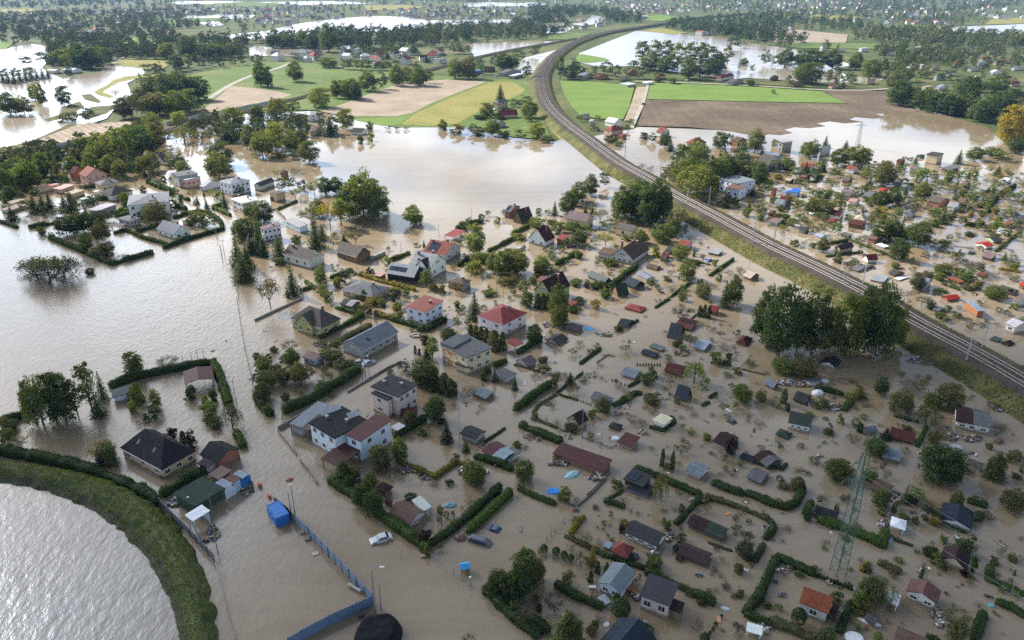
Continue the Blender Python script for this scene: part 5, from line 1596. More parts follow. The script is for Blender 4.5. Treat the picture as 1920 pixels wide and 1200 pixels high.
register('willow', 'willow_tree', 'drooping willow', .47, fs)
fs = []
for sd in range(3):
 g = np.random.default_rng(sd + 120)
 G, tips = Geo(), []
 G.bar((0, 0, -.05), (0, 0, .22), .022, n=5, r2=.017)
 for k in range(6):
  a = k * 1.05 + g.uniform(-.3, .3)
  d = Vector((math.cos(a) * .75, math.sin(a) * .75, g.uniform(.6, 1.3))).normalized()
  twigs(G, Vector((0, 0, .2)), d, .24, .011, 3, g, tips)
 tp = np.array([tuple(t) for t in tips])
 tp[:, 2] = np.clip(tp[:, 2], 0, 1.05)
 P = np.repeat(tp, 5, 0) + g.normal(size=(len(tp) * 5, 3)) * .04
 Nm = g.normal(size=P.shape)
 Nm /= np.linalg.norm(Nm, axis=1, keepdims=True)
 LV = leaf_quads(P, Nm, g.uniform(.6, 1.2, len(P)) * .026)
 fs.append(form('fruit_tree', G, LV))
register('fruit', 'fruit_tree', 'thin-leaved fruit tree', .5, fs)
fs = []
for sd in range(3):
 g = np.random.default_rng(sd + 150)
 G, tips = Geo(), []
 for k in range(9):
  a = k * .7 + g.uniform(-.3, .3)
  d = Vector((math.cos(a) * .8, math.sin(a) * .8, g.uniform(.4, 1.3))).normalized()
  twigs(G, Vector((0, 0, -.03)), d, .32, .009, 3, g, tips)
 tp = np.array([tuple(t) for t in tips])
 P = np.repeat(tp, 2, 0) + g.normal(size=(len(tp) * 2, 3)) * .05
 Nm = g.normal(size=P.shape)
 Nm /= np.linalg.norm(Nm, axis=1, keepdims=True)
 LV = leaf_quads(P, Nm, g.uniform(.5, 1.0, len(P)) * .03)
 f3 = form('bare_shrub', G, LV)
 fs.append((None, None, f3[2]))
register('bare', 'bare_shrub', 'bare-twigged shrub', .55, fs)

TREES = {'broad', 'poplar', 'conifer', 'willow', 'fruit'}
NPL = [0]
PLANTS = []


def plant(p, h, w, kind, col, look=None, group=None, px=None, fine=None):
 name, word, rad, forms = KIND[kind]
 NPL[0] += 1
 f = forms[(NPL[0] * 7) % len(forms)]
 px = px or proj(p)
 if fine is None:
  fine = w * ppm(px[1]) > 15
 c = LC[col]
 k = random.uniform(.88, 1.14)
 c = (c[0] * k * random.uniform(.92, 1.1), c[1] * k, c[2] * k)
 sc = (w / 2 / rad, w / 2 / rad, h)
 if fine and f[0] is not None and kind in TREES:
  r = empty(name, p, random.uniform(0, 6.28))
  r.scale = sc
  link('trunk', f[0], r)
  if f[1]:
   link('crown', f[1], r, c)
 else:
  r = link(name, f[2], None, c)
  r.location = p
  r.rotation_euler.z = random.uniform(0, 6.28)
  r.scale = sc
 r['category'] = {'broad': 'tree', 'poplar': 'tree', 'conifer': 'conifer', 'bush': 'bush', 'ball': 'shrub', 'thuja': 'thuja', 'willow': 'willow', 'fruit': 'fruit tree', 'bare': 'shrub'}[kind]
 if group:
  r['group'] = group
 size = 'tall ' if h > 13 else 'low ' if (kind in ('bush', 'bare', 'ball') and h < 1.6) else 'small ' if (kind in TREES and h < 5) else 'wide ' if w > 1.25 * h and w > 5 else ''
 cw = CW[col]
 PEND.append((r, look or (size + cw + ' ' + word), px))
 PLANTS.append((p[0], p[1], w / 2))
 return r


def V_(x, yb, yt, w, kind, col, **k):
 x, yb, yt, w = _T[0] + x / _T[2], _T[1] + yb / _T[2], _T[1] + yt / _T[2], w / _T[2]
 p = at(x, yb)
 h = max(.5, height_at(x, yb, yt) * 1.02)
 return plant((p.x, p.y, 0), h, w / ppm(yb) * 1.04, kind, col, px=(x, (yb + yt) / 2), **k)


K = dict(b='broad', p='poplar', c='conifer', u='bush', a='ball', t='thuja', w='willow', f='fruit', r='bare')
CO = dict(d='dark', m='mid', l='light', y='yellow', o='olive', g='grey', p='purple', b='blue', a='autumn', r='bare', h='hedge', i='lime')


def PL(tile, s):
 """one plant per entry: x, foot y, top y, width, kind and colour letters"""
 T(*tile)
 for e in s.replace('\n', ' ').split(';'):
  e = e.split()
  if e:
   x, yb, yt, w = map(float, e[:4])
   V_(x, yb, yt, w, K[e[4][0]], CO[e[4][1]])


PL((0, 0, 1), '''412 333 286 54 bm; 416 312 267 50 bd; 70 520 474 62 fg; 95 528 466 70 fo; 122 522 468 62 fg; 60 512 478 50 rg; 100 518 464 60 rg; 136 516 478 45 rg; 90 530 492 90 rr; 120 528 492 60 ro; 75 524 490 55 ro''')
PL((0, 300, 4), '''540 390 228 115 cd; 490 380 262 85 cd; 382 372 238 95 cd; 330 382 230 95 cd; 265 392 250 95 cd; 50 352 230 65 cd; 95 452 345 120 cd; 200 400 310 110 bm; 450 420 350 90 bl;
500 558 420 150 bd; 580 550 412 140 bd; 660 532 402 140 bd; 740 500 390 130 bd; 795 452 380 110 bd; 770 602 460 150 bo; 660 682 540 120 bm; 780 716 620 185 uo; 920 750 680 85 ro; 675 852 810 85 um;
1180 472 308 180 bo; 955 362 240 95 bm; 1235 300 240 85 fm; 1305 362 290 65 um; 1610 302 203 155 fl; 1450 290 205 95 fo; 1490 482 385 145 bm; 1580 502 420 115 bd; 1440 500 420 75 bm; 1690 362 212 65 cd; 1780 262 188 85 bm;
1850 602 430 180 bd; 1790 562 470 125 bd; 1830 905 690 190 cd; 1790 800 560 150 cm; 1885 700 555 130 cd; 1890 432 325 130 bd; 1860 820 640 140 cd; 190 210 30 160 bm; 80 302 195 120 bd; 30 200 70 140 bd; 320 140 0 95 cd; 110 190 80 120 bm; 400 170 60 70 cd; 1000 120 10 90 bm; 1170 140 20 80 bo; 1090 130 60 50 cd;
320 560 500 60 um; 390 590 540 60 uo; 300 540 500 50 ul; 620 390 320 80 bm; 700 350 270 90 bd; 120 260 200 70 bm; 240 240 190 70 bo; 560 330 270 60 cm; 480 160 90 70 ul; 900 190 110 80 bo''')
PL((0, 0, 3), '''870 762 640 135 bl; 700 902 720 145 bm; 640 882 740 155 bl; 560 942 800 125 bm; 480 862 770 115 bl; 430 932 840 105 bg; 800 872 700 165 bd; 880 842 690 135 bo; 860 962 850 105 bo; 740 962 850 75 cd; 620 982 880 105 bm; 330 1002 858 45 cd; 250 1002 860 115 bd; 180 1062 900 135 bm; 90 1002 890 125 bd; 40 1082 960 115 bd; 30 962 880 95 bd; 400 962 880 95 bm; 1000 962 860 115 bo; 1040 992 900 85 bl; 940 902 840 95 by;
300 920 850 90 bo; 520 980 860 100 bm; 680 1000 900 90 bo; 800 980 880 70 bm; 140 960 870 80 bl; 760 820 700 100 bd; 720 780 700 90 bm; 560 860 740 100 bm;
1320 732 598 145 bm; 1450 702 600 95 bm; 1560 662 555 125 bm; 1040 802 700 125 wo; 1140 802 700 115 fo; 1010 702 625 85 bl; 1270 802 730 115 cd; 1340 782 710 95 cd; 1410 832 700 95 bo; 1480 882 740 135 bm; 1550 842 680 135 bl; 1640 862 740 125 bm; 1740 912 790 120 bm; 1640 892 840 65 bo; 1570 882 858 95 um; 1700 722 640 85 bo; 1860 762 660 125 cd; 1800 602 490 125 bl; 1890 552 450 65 bm; 1250 760 690 90 bd; 1690 800 730 90 bm; 1920 700 640 90 bd; 1600 640 570 80 bl; 1200 720 660 70 bo;
880 562 410 185 bd; 960 582 418 205 bd; 1020 562 410 155 bd; 1120 562 430 135 bd; 800 602 500 135 bg; 850 642 530 135 bo; 900 642 520 145 bo; 1000 642 520 155 bm; 1060 622 500 125 bm; 700 662 550 115 bg; 740 652 520 115 wg; 650 542 480 55 rr; 830 560 480 110 bo; 1080 560 450 120 bm;
60 642 520 135 bd; 140 642 540 115 bo; 200 562 470 75 bm; 240 592 470 65 bm; 365 592 480 85 bg; 500 682 610 85 bd; 390 682 620 115 uo; 20 600 540 70 bm; 1470 486 345 92 bd; 1512 492 372 62 bd; 1665 458 342 98 bm; 850 412 360 92 bd; 990 396 308 92 pd; 1012 396 320 60 pd; 1065 388 304 58 pm;
20 465 400 50 cd; 52 470 392 50 cd; 84 470 395 46 cd; 116 462 390 50 cd; 148 456 385 46 cd; 180 450 385 50 cd; 212 446 380 44 cd; 244 444 388 46 cd; 274 440 392 40 cd; 30 440 385 60 bd; 100 440 380 60 bd; 170 430 378 60 bd;
520 385 262 150 bd; 460 382 252 130 bd; 410 372 270 110 bm; 345 362 280 115 bm; 300 352 292 80 bo; 590 340 262 100 bd; 640 332 275 70 ba; 150 370 315 70 bg; 250 350 290 80 bm; 700 300 230 80 bm; 780 330 260 90 bm; 870 330 285 90 ba; 940 330 240 110 bm; 1060 330 200 120 bd; 1000 380 330 70 bl; 1200 330 240 150 bd; 1300 320 250 100 bo; 1240 240 180 90 bd; 1420 240 190 70 bm;
1540 270 180 100 bd; 1620 270 190 100 bd; 1700 265 185 100 bm; 1760 270 190 90 bd; 1850 290 130 110 bd; 1900 270 150 100 bd; 1440 360 310 60 bo; 1665 345 295 60 bl; 1850 380 320 110 bl; 1750 330 300 50 cm''')
PL((480, 300, 4), '''810 442 90 315 bm; 920 402 188 205 bm; 700 432 190 205 bd; 780 380 110 200 bd; 560 512 255 165 fy; 640 492 288 145 pl; 420 492 308 225 fo; 470 420 300 150 bo; 520 252 128 115 bd; 600 252 128 125 bd; 640 262 150 95 bd; 440 262 118 115 fo; 300 302 180 105 fm; 240 222 118 95 bm; 190 222 138 85 bm; 390 272 168 125 fo; 300 102 42 115 ro; 150 102 58 65 ro; 350 240 150 80 bo;
1180 482 338 145 bl; 1222 468 398 75 um; 450 652 398 155 cd; 500 600 480 90 cd; 180 742 558 135 cd; 280 1008 778 135 cd; 110 1112 818 195 fr; 490 932 798 105 bm; 60 462 318 185 bd; 30 702 438 125 cd; 85 602 540 75 cd; 60 722 558 95 cd; 10 560 460 110 bd;
300 617 558 85 um; 170 782 728 85 um; 200 788 750 40 um; 990 792 713 75 ul; 1210 672 623 52 um; 1260 652 598 32 cd; 1650 702 478 155 bm; 1680 762 680 155 um; 1640 842 738 165 um; 1850 862 678 155 bm; 1780 842 698 115 bm; 1905 822 660 135 bd; 1560 522 448 85 um; 1600 480 430 50 uo; 1690 450 400 60 ud; 1740 420 380 40 um; 1810 470 420 60 ul; 1870 420 370 60 bm;
650 922 838 72 up; 710 902 818 95 bd; 850 862 798 52 up; 880 850 810 30 cm; 610 952 868 72 ul; 500 1002 930 85 um; 540 1062 968 85 um; 1280 962 818 105 pm; 1480 817 780 42 uy; 1050 992 948 95 uy; 1130 1012 940 62 um; 1040 1052 958 105 ub; 810 1052 968 72 ud; 770 1040 980 50 ud; 880 1082 1018 115 uy; 940 1092 1040 85 um; 830 1152 1058 115 uo; 1060 1122 1058 85 ul; 1500 992 898 145 fa; 1640 1190 996 150 cd; 1860 932 868 125 uo; 1750 1012 972 130 um; 1510 1102 1050 52 um; 1550 1127 1090 52 um; 1710 1132 1088 52 um;
750 632 498 125 fr; 660 612 558 62 cd; 240 1032 968 42 um; 560 620 560 80 fo; 620 640 590 60 ro; 1340 970 920 60 uy; 1400 985 930 50 uy; 430 680 620 60 ud; 1530 640 600 40 um; 1120 1030 1000 40 um''')
PL((960, 300, 4), '''850 444 178 225 bd; 960 434 153 235 bd; 1080 464 158 225 bd; 1010 484 198 205 bd; 900 424 188 185 bd; 1130 440 210 150 bd; 800 420 250 130 bd; 1230 542 328 205 fo; 1130 612 488 175 bm; 1200 562 448 145 bm; 1260 480 380 100 bo;
690 202 98 85 bd; 590 262 118 125 bd; 500 312 168 145 bd; 420 402 238 145 bd; 320 412 308 65 cd; 660 472 333 135 fo; 550 397 328 42 cd; 600 402 338 42 cm; 460 340 220 100 bm; 720 522 438 115 bm; 700 642 518 135 fl; 960 622 528 125 bm; 1075 722 640 72 um; 780 440 400 60 um;
460 542 458 125 bm; 540 562 488 125 bm; 500 642 538 135 bd; 420 642 578 72 bm; 300 482 440 85 um; 340 542 458 115 um; 190 502 428 135 um; 50 592 548 125 ul; 270 410 370 50 um; 200 400 360 50 um; 650 590 560 40 uo; 570 660 625 40 um; 775 668 628 36 um; 640 750 720 50 uo;
40 852 668 185 bm; 220 832 718 135 bm; 210 872 758 105 bd; 270 872 798 82 bd; 370 872 778 125 fr; 155 927 863 72 um; 95 1002 908 105 bm; 110 1092 988 115 bd; 190 1110 1000 60 td; 230 1112 1000 60 td; 265 1112 1005 50 td; 345 1202 943 155 bm; 360 1242 1078 165 bm; 460 1142 1078 85 ud; 10 930 860 80 uo;
470 937 888 105 um; 500 1082 1018 115 ud; 625 1112 1033 82 uy; 700 1032 958 95 um; 565 957 908 62 up; 640 962 898 125 ud; 1040 932 885 72 um; 735 860 838 48 uo; 740 787 738 130 um; 710 775 725 70 um; 500 737 673 72 um; 300 690 650 60 um; 375 690 650 50 ud;
1310 892 763 155 bm; 1260 742 638 135 bm; 1190 862 798 72 rr; 1200 982 908 115 rr; 1275 1052 988 72 um; 1285 972 933 52 um; 1430 1022 928 145 bo; 1280 1202 1058 185 fr; 1362 722 638 32 cd; 1522 792 738 52 um; 1630 862 808 72 rr; 1710 862 768 85 rr; 1395 947 893 27 td; 1420 947 888 27 td; 1590 1102 903 115 cd; 1660 1082 878 145 bd; 1405 1172 1090 40 td; 1440 1176 1083 42 td; 1475 1180 1090 40 td; 1330 600 540 80 ro; 1510 960 920 70 ro; 1550 900 850 60 uo;
1300 202 0 265 bm; 1450 182 15 175 bm; 1220 142 20 150 bo; 1590 352 218 115 cd; 1570 340 270 80 cd; 1850 202 20 135 bd; 1650 132 0 145 bm; 1760 422 350 85 um; 1860 452 393 62 ul; 1800 272 188 72 cd; 1740 110 0 130 bd; 1380 140 30 120 bm; 1500 120 20 110 bd; 1690 370 330 40 ud; 1140 130 60 60 uo''')
PL((1440, 300, 4), '''840 342 238 135 bd; 930 342 218 135 bd; 390 412 298 205 bo; 320 400 310 120 bo; 860 192 28 165 bo; 740 162 78 135 fo; 480 202 128 135 fo; 740 112 28 72 cl; 1150 292 178 135 bl; 1165 152 58 115 bl; 1290 222 118 85 fm; 1240 442 363 85 bm; 850 602 448 185 bd; 930 592 458 145 bd; 990 582 428 85 cd; 1130 642 463 185 bd; 1060 620 480 120 bd; 970 742 588 155 bd;
600 852 740 82 ro; 510 547 478 85 bm; 410 682 588 115 bo; 200 642 588 85 uo; 270 640 590 60 ro; 520 767 708 85 uo; 640 787 733 85 um; 1110 972 848 115 bg; 1310 862 778 145 bm; 1400 762 688 85 bo; 1530 852 728 175 fr; 1480 902 808 175 um; 950 807 768 72 um; 980 1002 948 95 rr; 1150 1092 1008 135 fo; 1215 1117 1048 62 ud; 1340 1132 1088 72 um; 1840 822 768 72 um; 1770 752 688 62 cm; 1310 652 588 95 um; 1360 602 558 52 um; 1590 687 643 48 ud; 1690 1032 948 185 bm; 1840 1117 1063 62 um; 1790 452 368 125 bo; 1880 522 448 115 bo; 1410 302 242 62 ud; 1390 242 178 135 bo; 1450 152 78 72 bl; 1370 132 73 52 cm; 960 432 368 85 bm;
430 440 418 40 uy; 700 380 340 40 uy; 790 440 405 40 uy; 380 280 220 60 ud; 440 290 240 60 ud; 350 150 60 90 bd; 410 90 10 70 cd; 660 250 200 80 bo; 640 400 330 80 bm; 1030 330 270 90 bo; 1120 350 280 110 bo; 1480 370 310 120 bo; 1330 400 350 70 bm; 1360 445 400 70 um; 1600 300 240 100 bo; 1680 250 200 60 um; 1730 150 100 50 uy; 1660 90 40 50 uy; 1540 290 250 60 uo; 1020 190 140 60 bo; 1090 140 90 60 bl; 1000 110 60 70 bo; 1500 240 190 70 bo; 1700 370 320 60 rr; 1820 330 270 80 rr; 1640 340 290 60 um; 1280 900 840 90 um; 1380 940 900 60 ud; 1420 860 800 80 uo; 1560 970 900 90 uo; 1200 870 830 110 uo; 1620 900 850 90 ro; 1700 880 820 100 ro; 1800 1000 950 60 uo; 1500 570 530 70 uo; 1420 580 550 50 uo; 1700 580 545 80 uo; 120 480 440 60 bo; 180 500 440 80 bm; 40 340 290 50 um; 250 430 400 50 ud; 340 550 490 90 bo; 560 340 300 70 um; 780 330 290 60 bo; 110 580 500 40 ro; 1300 990 960 90 um; 1490 970 940 90 uo''')
PL((1280, 0, 3), '''90 932 798 145 bm; 205 832 738 95 bm; 405 852 733 115 bo; 170 1052 898 185 bd; 60 1002 848 165 bd; 330 962 868 115 bg; 420 1012 908 105 bd; 240 1002 878 135 bm; 30 1082 928 155 bm; 100 1122 948 205 bm; 720 892 788 95 bm; 690 872 798 85 bm; 800 832 763 48 cb; 915 842 788 52 cd; 870 932 838 115 bd; 960 922 818 135 bm; 1010 932 828 95 bm; 780 962 898 62 cd; 580 962 888 95 bm; 1130 1032 908 135 bo; 1030 1002 948 72 bm; 515 822 778 42 ul; 445 872 833 42 cd; 1550 922 843 62 cd; 1640 902 828 105 bm; 1740 882 828 115 bm; 1790 902 850 90 bm; 1350 1002 938 105 fl; 500 960 900 70 bm; 640 1000 940 80 bm; 690 970 910 60 cm;
1840 804 588 175 by; 1870 862 778 95 bd; 1210 592 448 155 bd; 1290 602 498 125 bd; 1340 612 498 145 bd; 1430 632 518 155 bd; 1500 642 538 165 bd; 1560 642 558 105 bd; 1600 572 428 145 bd; 1700 682 538 155 bd; 1640 662 588 115 bd; 1780 622 518 135 bd; 1850 602 498 105 bd; 1760 522 428 145 bm; 1250 560 470 120 bd; 1380 590 500 110 bd; 1180 500 420 90 bo; 1240 460 390 100 bm; 1360 440 380 90 bm; 1480 450 390 80 bo; 1560 500 430 90 bm; 1660 520 460 80 bm;
305 272 198 88 bd; 460 367 283 62 bm; 575 377 273 105 bd; 520 372 308 52 bm; 345 362 323 58 um; 700 472 348 155 bm; 660 462 370 100 bm; 820 472 393 48 pm; 870 482 408 62 bl; 900 492 440 32 cd; 720 382 278 185 bd; 840 387 278 115 bd; 670 372 288 115 bd; 1060 432 328 125 bm; 970 392 298 85 bm; 940 472 410 62 bm; 40 402 238 105 pm; 100 392 238 105 pm; 150 402 258 105 pm; 200 402 298 95 bm; 250 362 253 65 pm; 30 442 328 115 bm; 110 432 348 115 bd; 180 422 328 95 bd; 510 530 503 28 um; 600 490 420 50 bm; 380 480 440 60 um''')
PL((640, 0, 3), '''150 512 398 115 bm; 230 502 408 65 bm; 315 482 368 95 bm; 370 467 373 75 bm; 440 482 378 115 bm; 490 467 398 55 bm; 50 552 438 115 bm; 85 562 458 85 bd; 10 540 450 80 bd; 895 562 472 65 cd; 640 442 323 98 bm; 720 442 313 105 bo; 1000 332 278 65 bm; 1090 317 253 68 bm; 910 392 298 105 bd; 960 392 308 85 bd; 870 382 308 65 bm; 1040 442 348 55 bm; 820 662 578 85 bm; 1060 662 568 105 bm; 1030 602 538 75 bo; 970 602 558 55 bm; 570 727 668 68 um; 650 752 693 85 uo; 770 762 718 85 uo; 850 762 668 95 bm; 910 772 728 95 uo; 740 752 698 65 bm; 1100 772 688 95 bl; 1010 782 728 65 bm; 1150 797 758 95 uo; 1060 682 638 65 bm; 160 732 678 48 um; 165 792 743 40 um; 110 807 753 40 um; 265 730 711 30 um; 315 730 711 30 um; 365 730 711 30 um; 30 722 608 95 bm; 780 670 640 80 ud; 880 670 635 90 ud;
1230 442 313 62 pd; 1300 442 328 72 cd; 1275 447 378 85 bd; 1340 432 368 55 bd; 1490 422 343 68 bm; 1545 432 368 58 bd; 1680 442 398 42 bm; 1690 372 228 105 pm; 1760 382 228 105 pm; 1830 382 223 95 pm; 1890 392 238 105 pm; 1740 392 318 135 bm; 1830 402 318 135 bd; 1660 402 338 95 bm; 1610 420 380 50 bm; 1860 470 430 60 um; 1780 460 420 50 um; 1440 672 650 36 um; 1345 680 645 40 um; 1420 730 695 60 uo; 1630 700 670 40 ul; 1610 740 700 40 um; 1700 780 740 60 ud; 1750 800 750 50 bd; 1820 830 740 70 bd; 1850 850 780 60 cd; 1520 800 750 90 uo; 1560 820 790 70 uo; 1690 950 900 40 rr; 1740 960 920 50 rr; 20 390 330 60 bl; 60 390 330 60 bl; 100 395 335 60 bl; 140 395 335 60 bl; 180 395 340 60 bl; 220 395 340 60 bm; 260 395 345 60 bm; 300 390 340 60 bd; 120 320 270 60 bm; 260 330 290 50 cd; 350 340 300 50 bm; 480 350 310 50 cd; 560 350 300 60 bd; 640 300 240 80 bm; 700 300 255 70 bm; 420 310 270 40 bm; 30 310 270 50 bo; 180 300 270 50 ba''')
PL((0, 600, 4), '''330 792 398 225 wm; 280 780 440 150 bm; 500 762 383 205 bd; 590 732 438 125 pm; 430 740 400 150 bd; 700 702 318 155 pm; 745 722 558 135 cd; 780 602 388 95 cd; 1020 442 243 175 pm; 1040 440 290 120 bm; 1275 382 243 175 fg; 1040 622 473 105 tl; 1010 600 490 90 tl; 1175 662 528 98 bl; 1140 742 638 125 ud; 1435 592 478 85 ud; 1745 802 623 165 wg; 1570 692 608 135 ul; 1590 772 688 125 uo; 1620 802 728 125 um; 1605 602 508 72 ud; 1545 632 548 62 um; 1295 897 798 92 up; 1380 922 833 62 td; 1445 952 818 88 up; 790 1052 878 225 fy; 820 1060 920 150 bo; 850 1082 918 115 cm; 755 1092 968 85 cb; 70 832 758 155 um; 40 822 708 115 fo; 70 902 798 105 um; 170 962 848 145 fo; 1000 692 598 72 ul; 1370 1192 1108 62 um; 1230 1182 1128 52 cd; 1045 790 740 70 ry; 1410 610 570 50 um''')
PL((480, 600, 4), '''60 382 278 135 bm; 260 232 138 155 fa; 270 332 218 135 bm; 90 502 378 155 bo; 210 472 358 125 bo; 330 472 328 155 bo; 400 442 338 125 fo; 60 602 468 135 bd; 90 702 618 95 ud; 590 322 228 155 bo; 530 302 218 105 bm; 700 352 298 105 uo; 510 452 368 85 rr; 150 420 330 110 bo; 20 480 390 90 bd; 640 360 290 110 bo; 290 540 470 90 rr;
1275 182 108 85 up; 1325 282 128 115 pl; 1280 292 198 85 cd; 1195 252 188 27 td; 1225 262 213 27 td; 1110 382 303 95 bg; 1260 482 298 225 bd; 1320 522 338 125 bd; 1415 542 398 115 to; 1460 562 438 95 td; 1360 532 428 85 td; 1490 542 458 55 td; 1240 492 418 115 ul; 1345 752 583 185 bd; 1430 912 748 120 cb; 1160 802 688 115 bg; 1240 862 798 85 um; 940 1122 938 175 bo; 1080 1052 898 135 bm; 1575 987 898 72 cd; 660 1202 1058 115 bd; 740 1202 1088 105 um; 1620 1202 1068 175 bm; 1240 1172 1098 52 cm; 1495 1062 998 68 um; 1600 572 488 145 rr; 1610 122 33 52 td; 1650 132 38 52 td; 1690 142 48 52 td; 1730 162 58 52 td; 1785 222 78 110 to; 1850 222 88 65 td; 1790 462 338 62 cd; 1710 452 388 62 um; 1740 402 348 62 um; 1440 142 58 135 bo; 1520 52 -10 65 fo; 860 1200 1140 80 uo; 1010 1180 1090 90 fo; 1000 400 370 60 ud; 570 580 545 60 rr; 1400 780 735 70 ub; 1690 660 610 60 rr; 1480 650 610 60 ro; 1660 700 680 40 ro''')
PL((960, 600, 4), '''170 172 33 135 bd; 140 172 88 65 cd; 325 487 388 88 um; 435 482 393 95 cd; 460 542 468 115 fo; 290 107 80 28 ud; 510 197 128 72 rr; 450 262 203 95 fo; 850 242 178 105 fo; 635 215 160 70 rr; 230 312 270 85 uo; 240 387 328 105 uo; 160 430 385 60 ro; 800 77 38 85 uo; 1330 192 88 145 fo; 1500 82 28 72 rr; 1570 132 68 72 fo; 1685 122 78 52 ud; 1600 222 163 125 rr; 1525 327 228 108 um; 1625 287 238 52 ud; 1610 337 298 65 um; 1365 472 308 175 wl; 1240 192 148 95 uo; 1280 225 185 60 um; 1200 462 348 165 rr; 1050 422 348 85 ud; 1010 477 398 115 um; 1440 552 438 62 bm; 1685 402 348 72 uo; 1720 602 488 165 bm; 1640 522 458 72 fm; 1580 692 598 95 fd; 680 672 588 150 uo; 1240 622 578 62 uo; 1050 622 558 135 uo; 1010 600 550 60 uo; 900 772 698 125 rr; 980 792 728 95 rr; 340 782 728 62 rr; 440 822 768 105 uo; 585 882 848 62 um; 600 732 668 85 um; 1265 1002 928 135 fd; 1125 1092 963 42 td; 1200 1112 983 42 td; 1160 1122 1058 52 uo; 1640 1002 878 115 up; 1460 897 848 72 ul; 1275 817 780 42 um; 1600 1132 1093 52 um; 1580 1052 948 105 rr; 90 1192 1058 155 bm; 40 952 903 72 um; 20 522 428 62 cd; 1000 665 635 50 ro; 880 635 612 40 rr; 780 720 680 110 ro; 1700 530 470 50 um; 1870 600 520 100 uo; 1280 900 870 60 rr; 1850 780 740 90 rr; 100 960 930 60 ro; 320 1060 1015 45 um; 1680 660 610 40 um''')
PL((1440, 600, 4), '''80 262 -255 330 bd; 320 252 -230 260 bd; 570 262 -205 260 bm; 800 262 -235 310 bd; 940 202 -100 170 bm; 690 202 -250 240 bd; 210 240 -180 200 bm; 460 220 -120 170 bm; -40 150 -220 220 bd; 110 392 298 185 bm; 270 422 288 195 bo; 115 622 513 58 tm; 30 642 558 85 rr; 145 682 628 52 ub; 390 652 578 115 uo; 840 562 428 115 bd; 980 702 528 205 bo; 1180 782 628 195 wo; 1220 642 558 135 bm; 1350 652 478 205 bo; 1050 532 408 205 rr; 1120 520 440 120 ro; 1260 932 798 155 fa; 1240 920 820 110 uo; 650 822 738 72 bm; 685 842 768 62 ud; 630 922 828 115 rr; 880 892 808 95 cb; 800 1002 898 175 bm; 1020 1002 948 85 rr; 1710 862 738 115 rr; 1190 1000 940 90 um; 1280 1190 958 335 bd; 1340 1190 985 220 bd; 1690 1182 998 175 cd; 1690 1170 1010 150 bd; 1850 1042 968 115 uo; 1655 967 918 62 um; 520 1182 1058 235 bm; 880 1182 1088 95 rr; 755 1192 1118 125 ul; 540 777 698 58 ul; 310 722 688 72 ul; 90 972 935 42 ud; 240 952 925 52 ua; 80 922 880 85 ro; 430 745 730 40 ud; 1800 1060 1000 60 uo; 1900 1160 1080 70 bd''')
PL((960, 900, 4), '''100 802 538 250 bd; 50 882 638 205 bd; 180 760 590 150 bo; 320 982 828 185 fr; 80 1102 918 135 fr; 400 1225 978 265 cm; 430 1225 1010 220 bd; 410 772 678 95 uo; 240 547 485 58 ad; 330 562 506 60 ad; 390 590 533 54 ad; 440 610 556 48 ad; 210 557 515 38 uy; 515 642 538 145 fo; 600 632 488 95 cy; 640 692 608 48 td; 590 762 678 45 td; 710 682 618 42 td; 785 917 853 52 ah; 810 1012 908 145 ah; 625 882 828 85 fo; 660 1062 998 85 rr; 620 1122 1058 58 ad; 1155 362 288 95 um; 840 352 288 85 uy; 820 392 328 52 up; 755 467 433 42 um; 740 282 240 38 ua; 690 335 305 42 ua; 720 430 405 25 up; 395 147 48 108 um; 485 167 113 62 rr; 785 52 -10 95 um; 1110 152 -60 125 wo; 1250 112 58 85 rg; 1270 232 178 62 uo; 835 162 108 62 ro; 1460 242 178 85 fo; 1395 240 190 70 ro; 1750 472 368 125 fg; 1740 562 468 155 bg; 1700 692 623 85 uo; 1265 452 398 85 um; 1570 612 558 52 rr; 1385 1132 1003 115 rr; 1020 1172 1108 72 um; 1070 642 558 125 um; 540 482 358 155 rr; 440 532 458 72 rr; 650 482 428 62 rr; 180 902 863 52 ud; 955 742 710 30 ud; 930 772 738 32 ud; 1265 370 352 30 ud; 200 980 920 60 ud; 590 1150 1090 90 uo; 640 360 346 18 ud; 685 375 358 22 um; 650 270 255 25 ro; 890 240 218 25 um; 940 260 236 30 ul; 740 345 328 30 ro; 1570 1032 1005 22 ad; 1525 1100 1062 32 ah; 1505 1140 1100 28 ah; 1480 1170 1130 24 ah; 1440 1230 1150 75 ah; 1700 1200 1100 80 ro; 20 1000 900 70 um''')
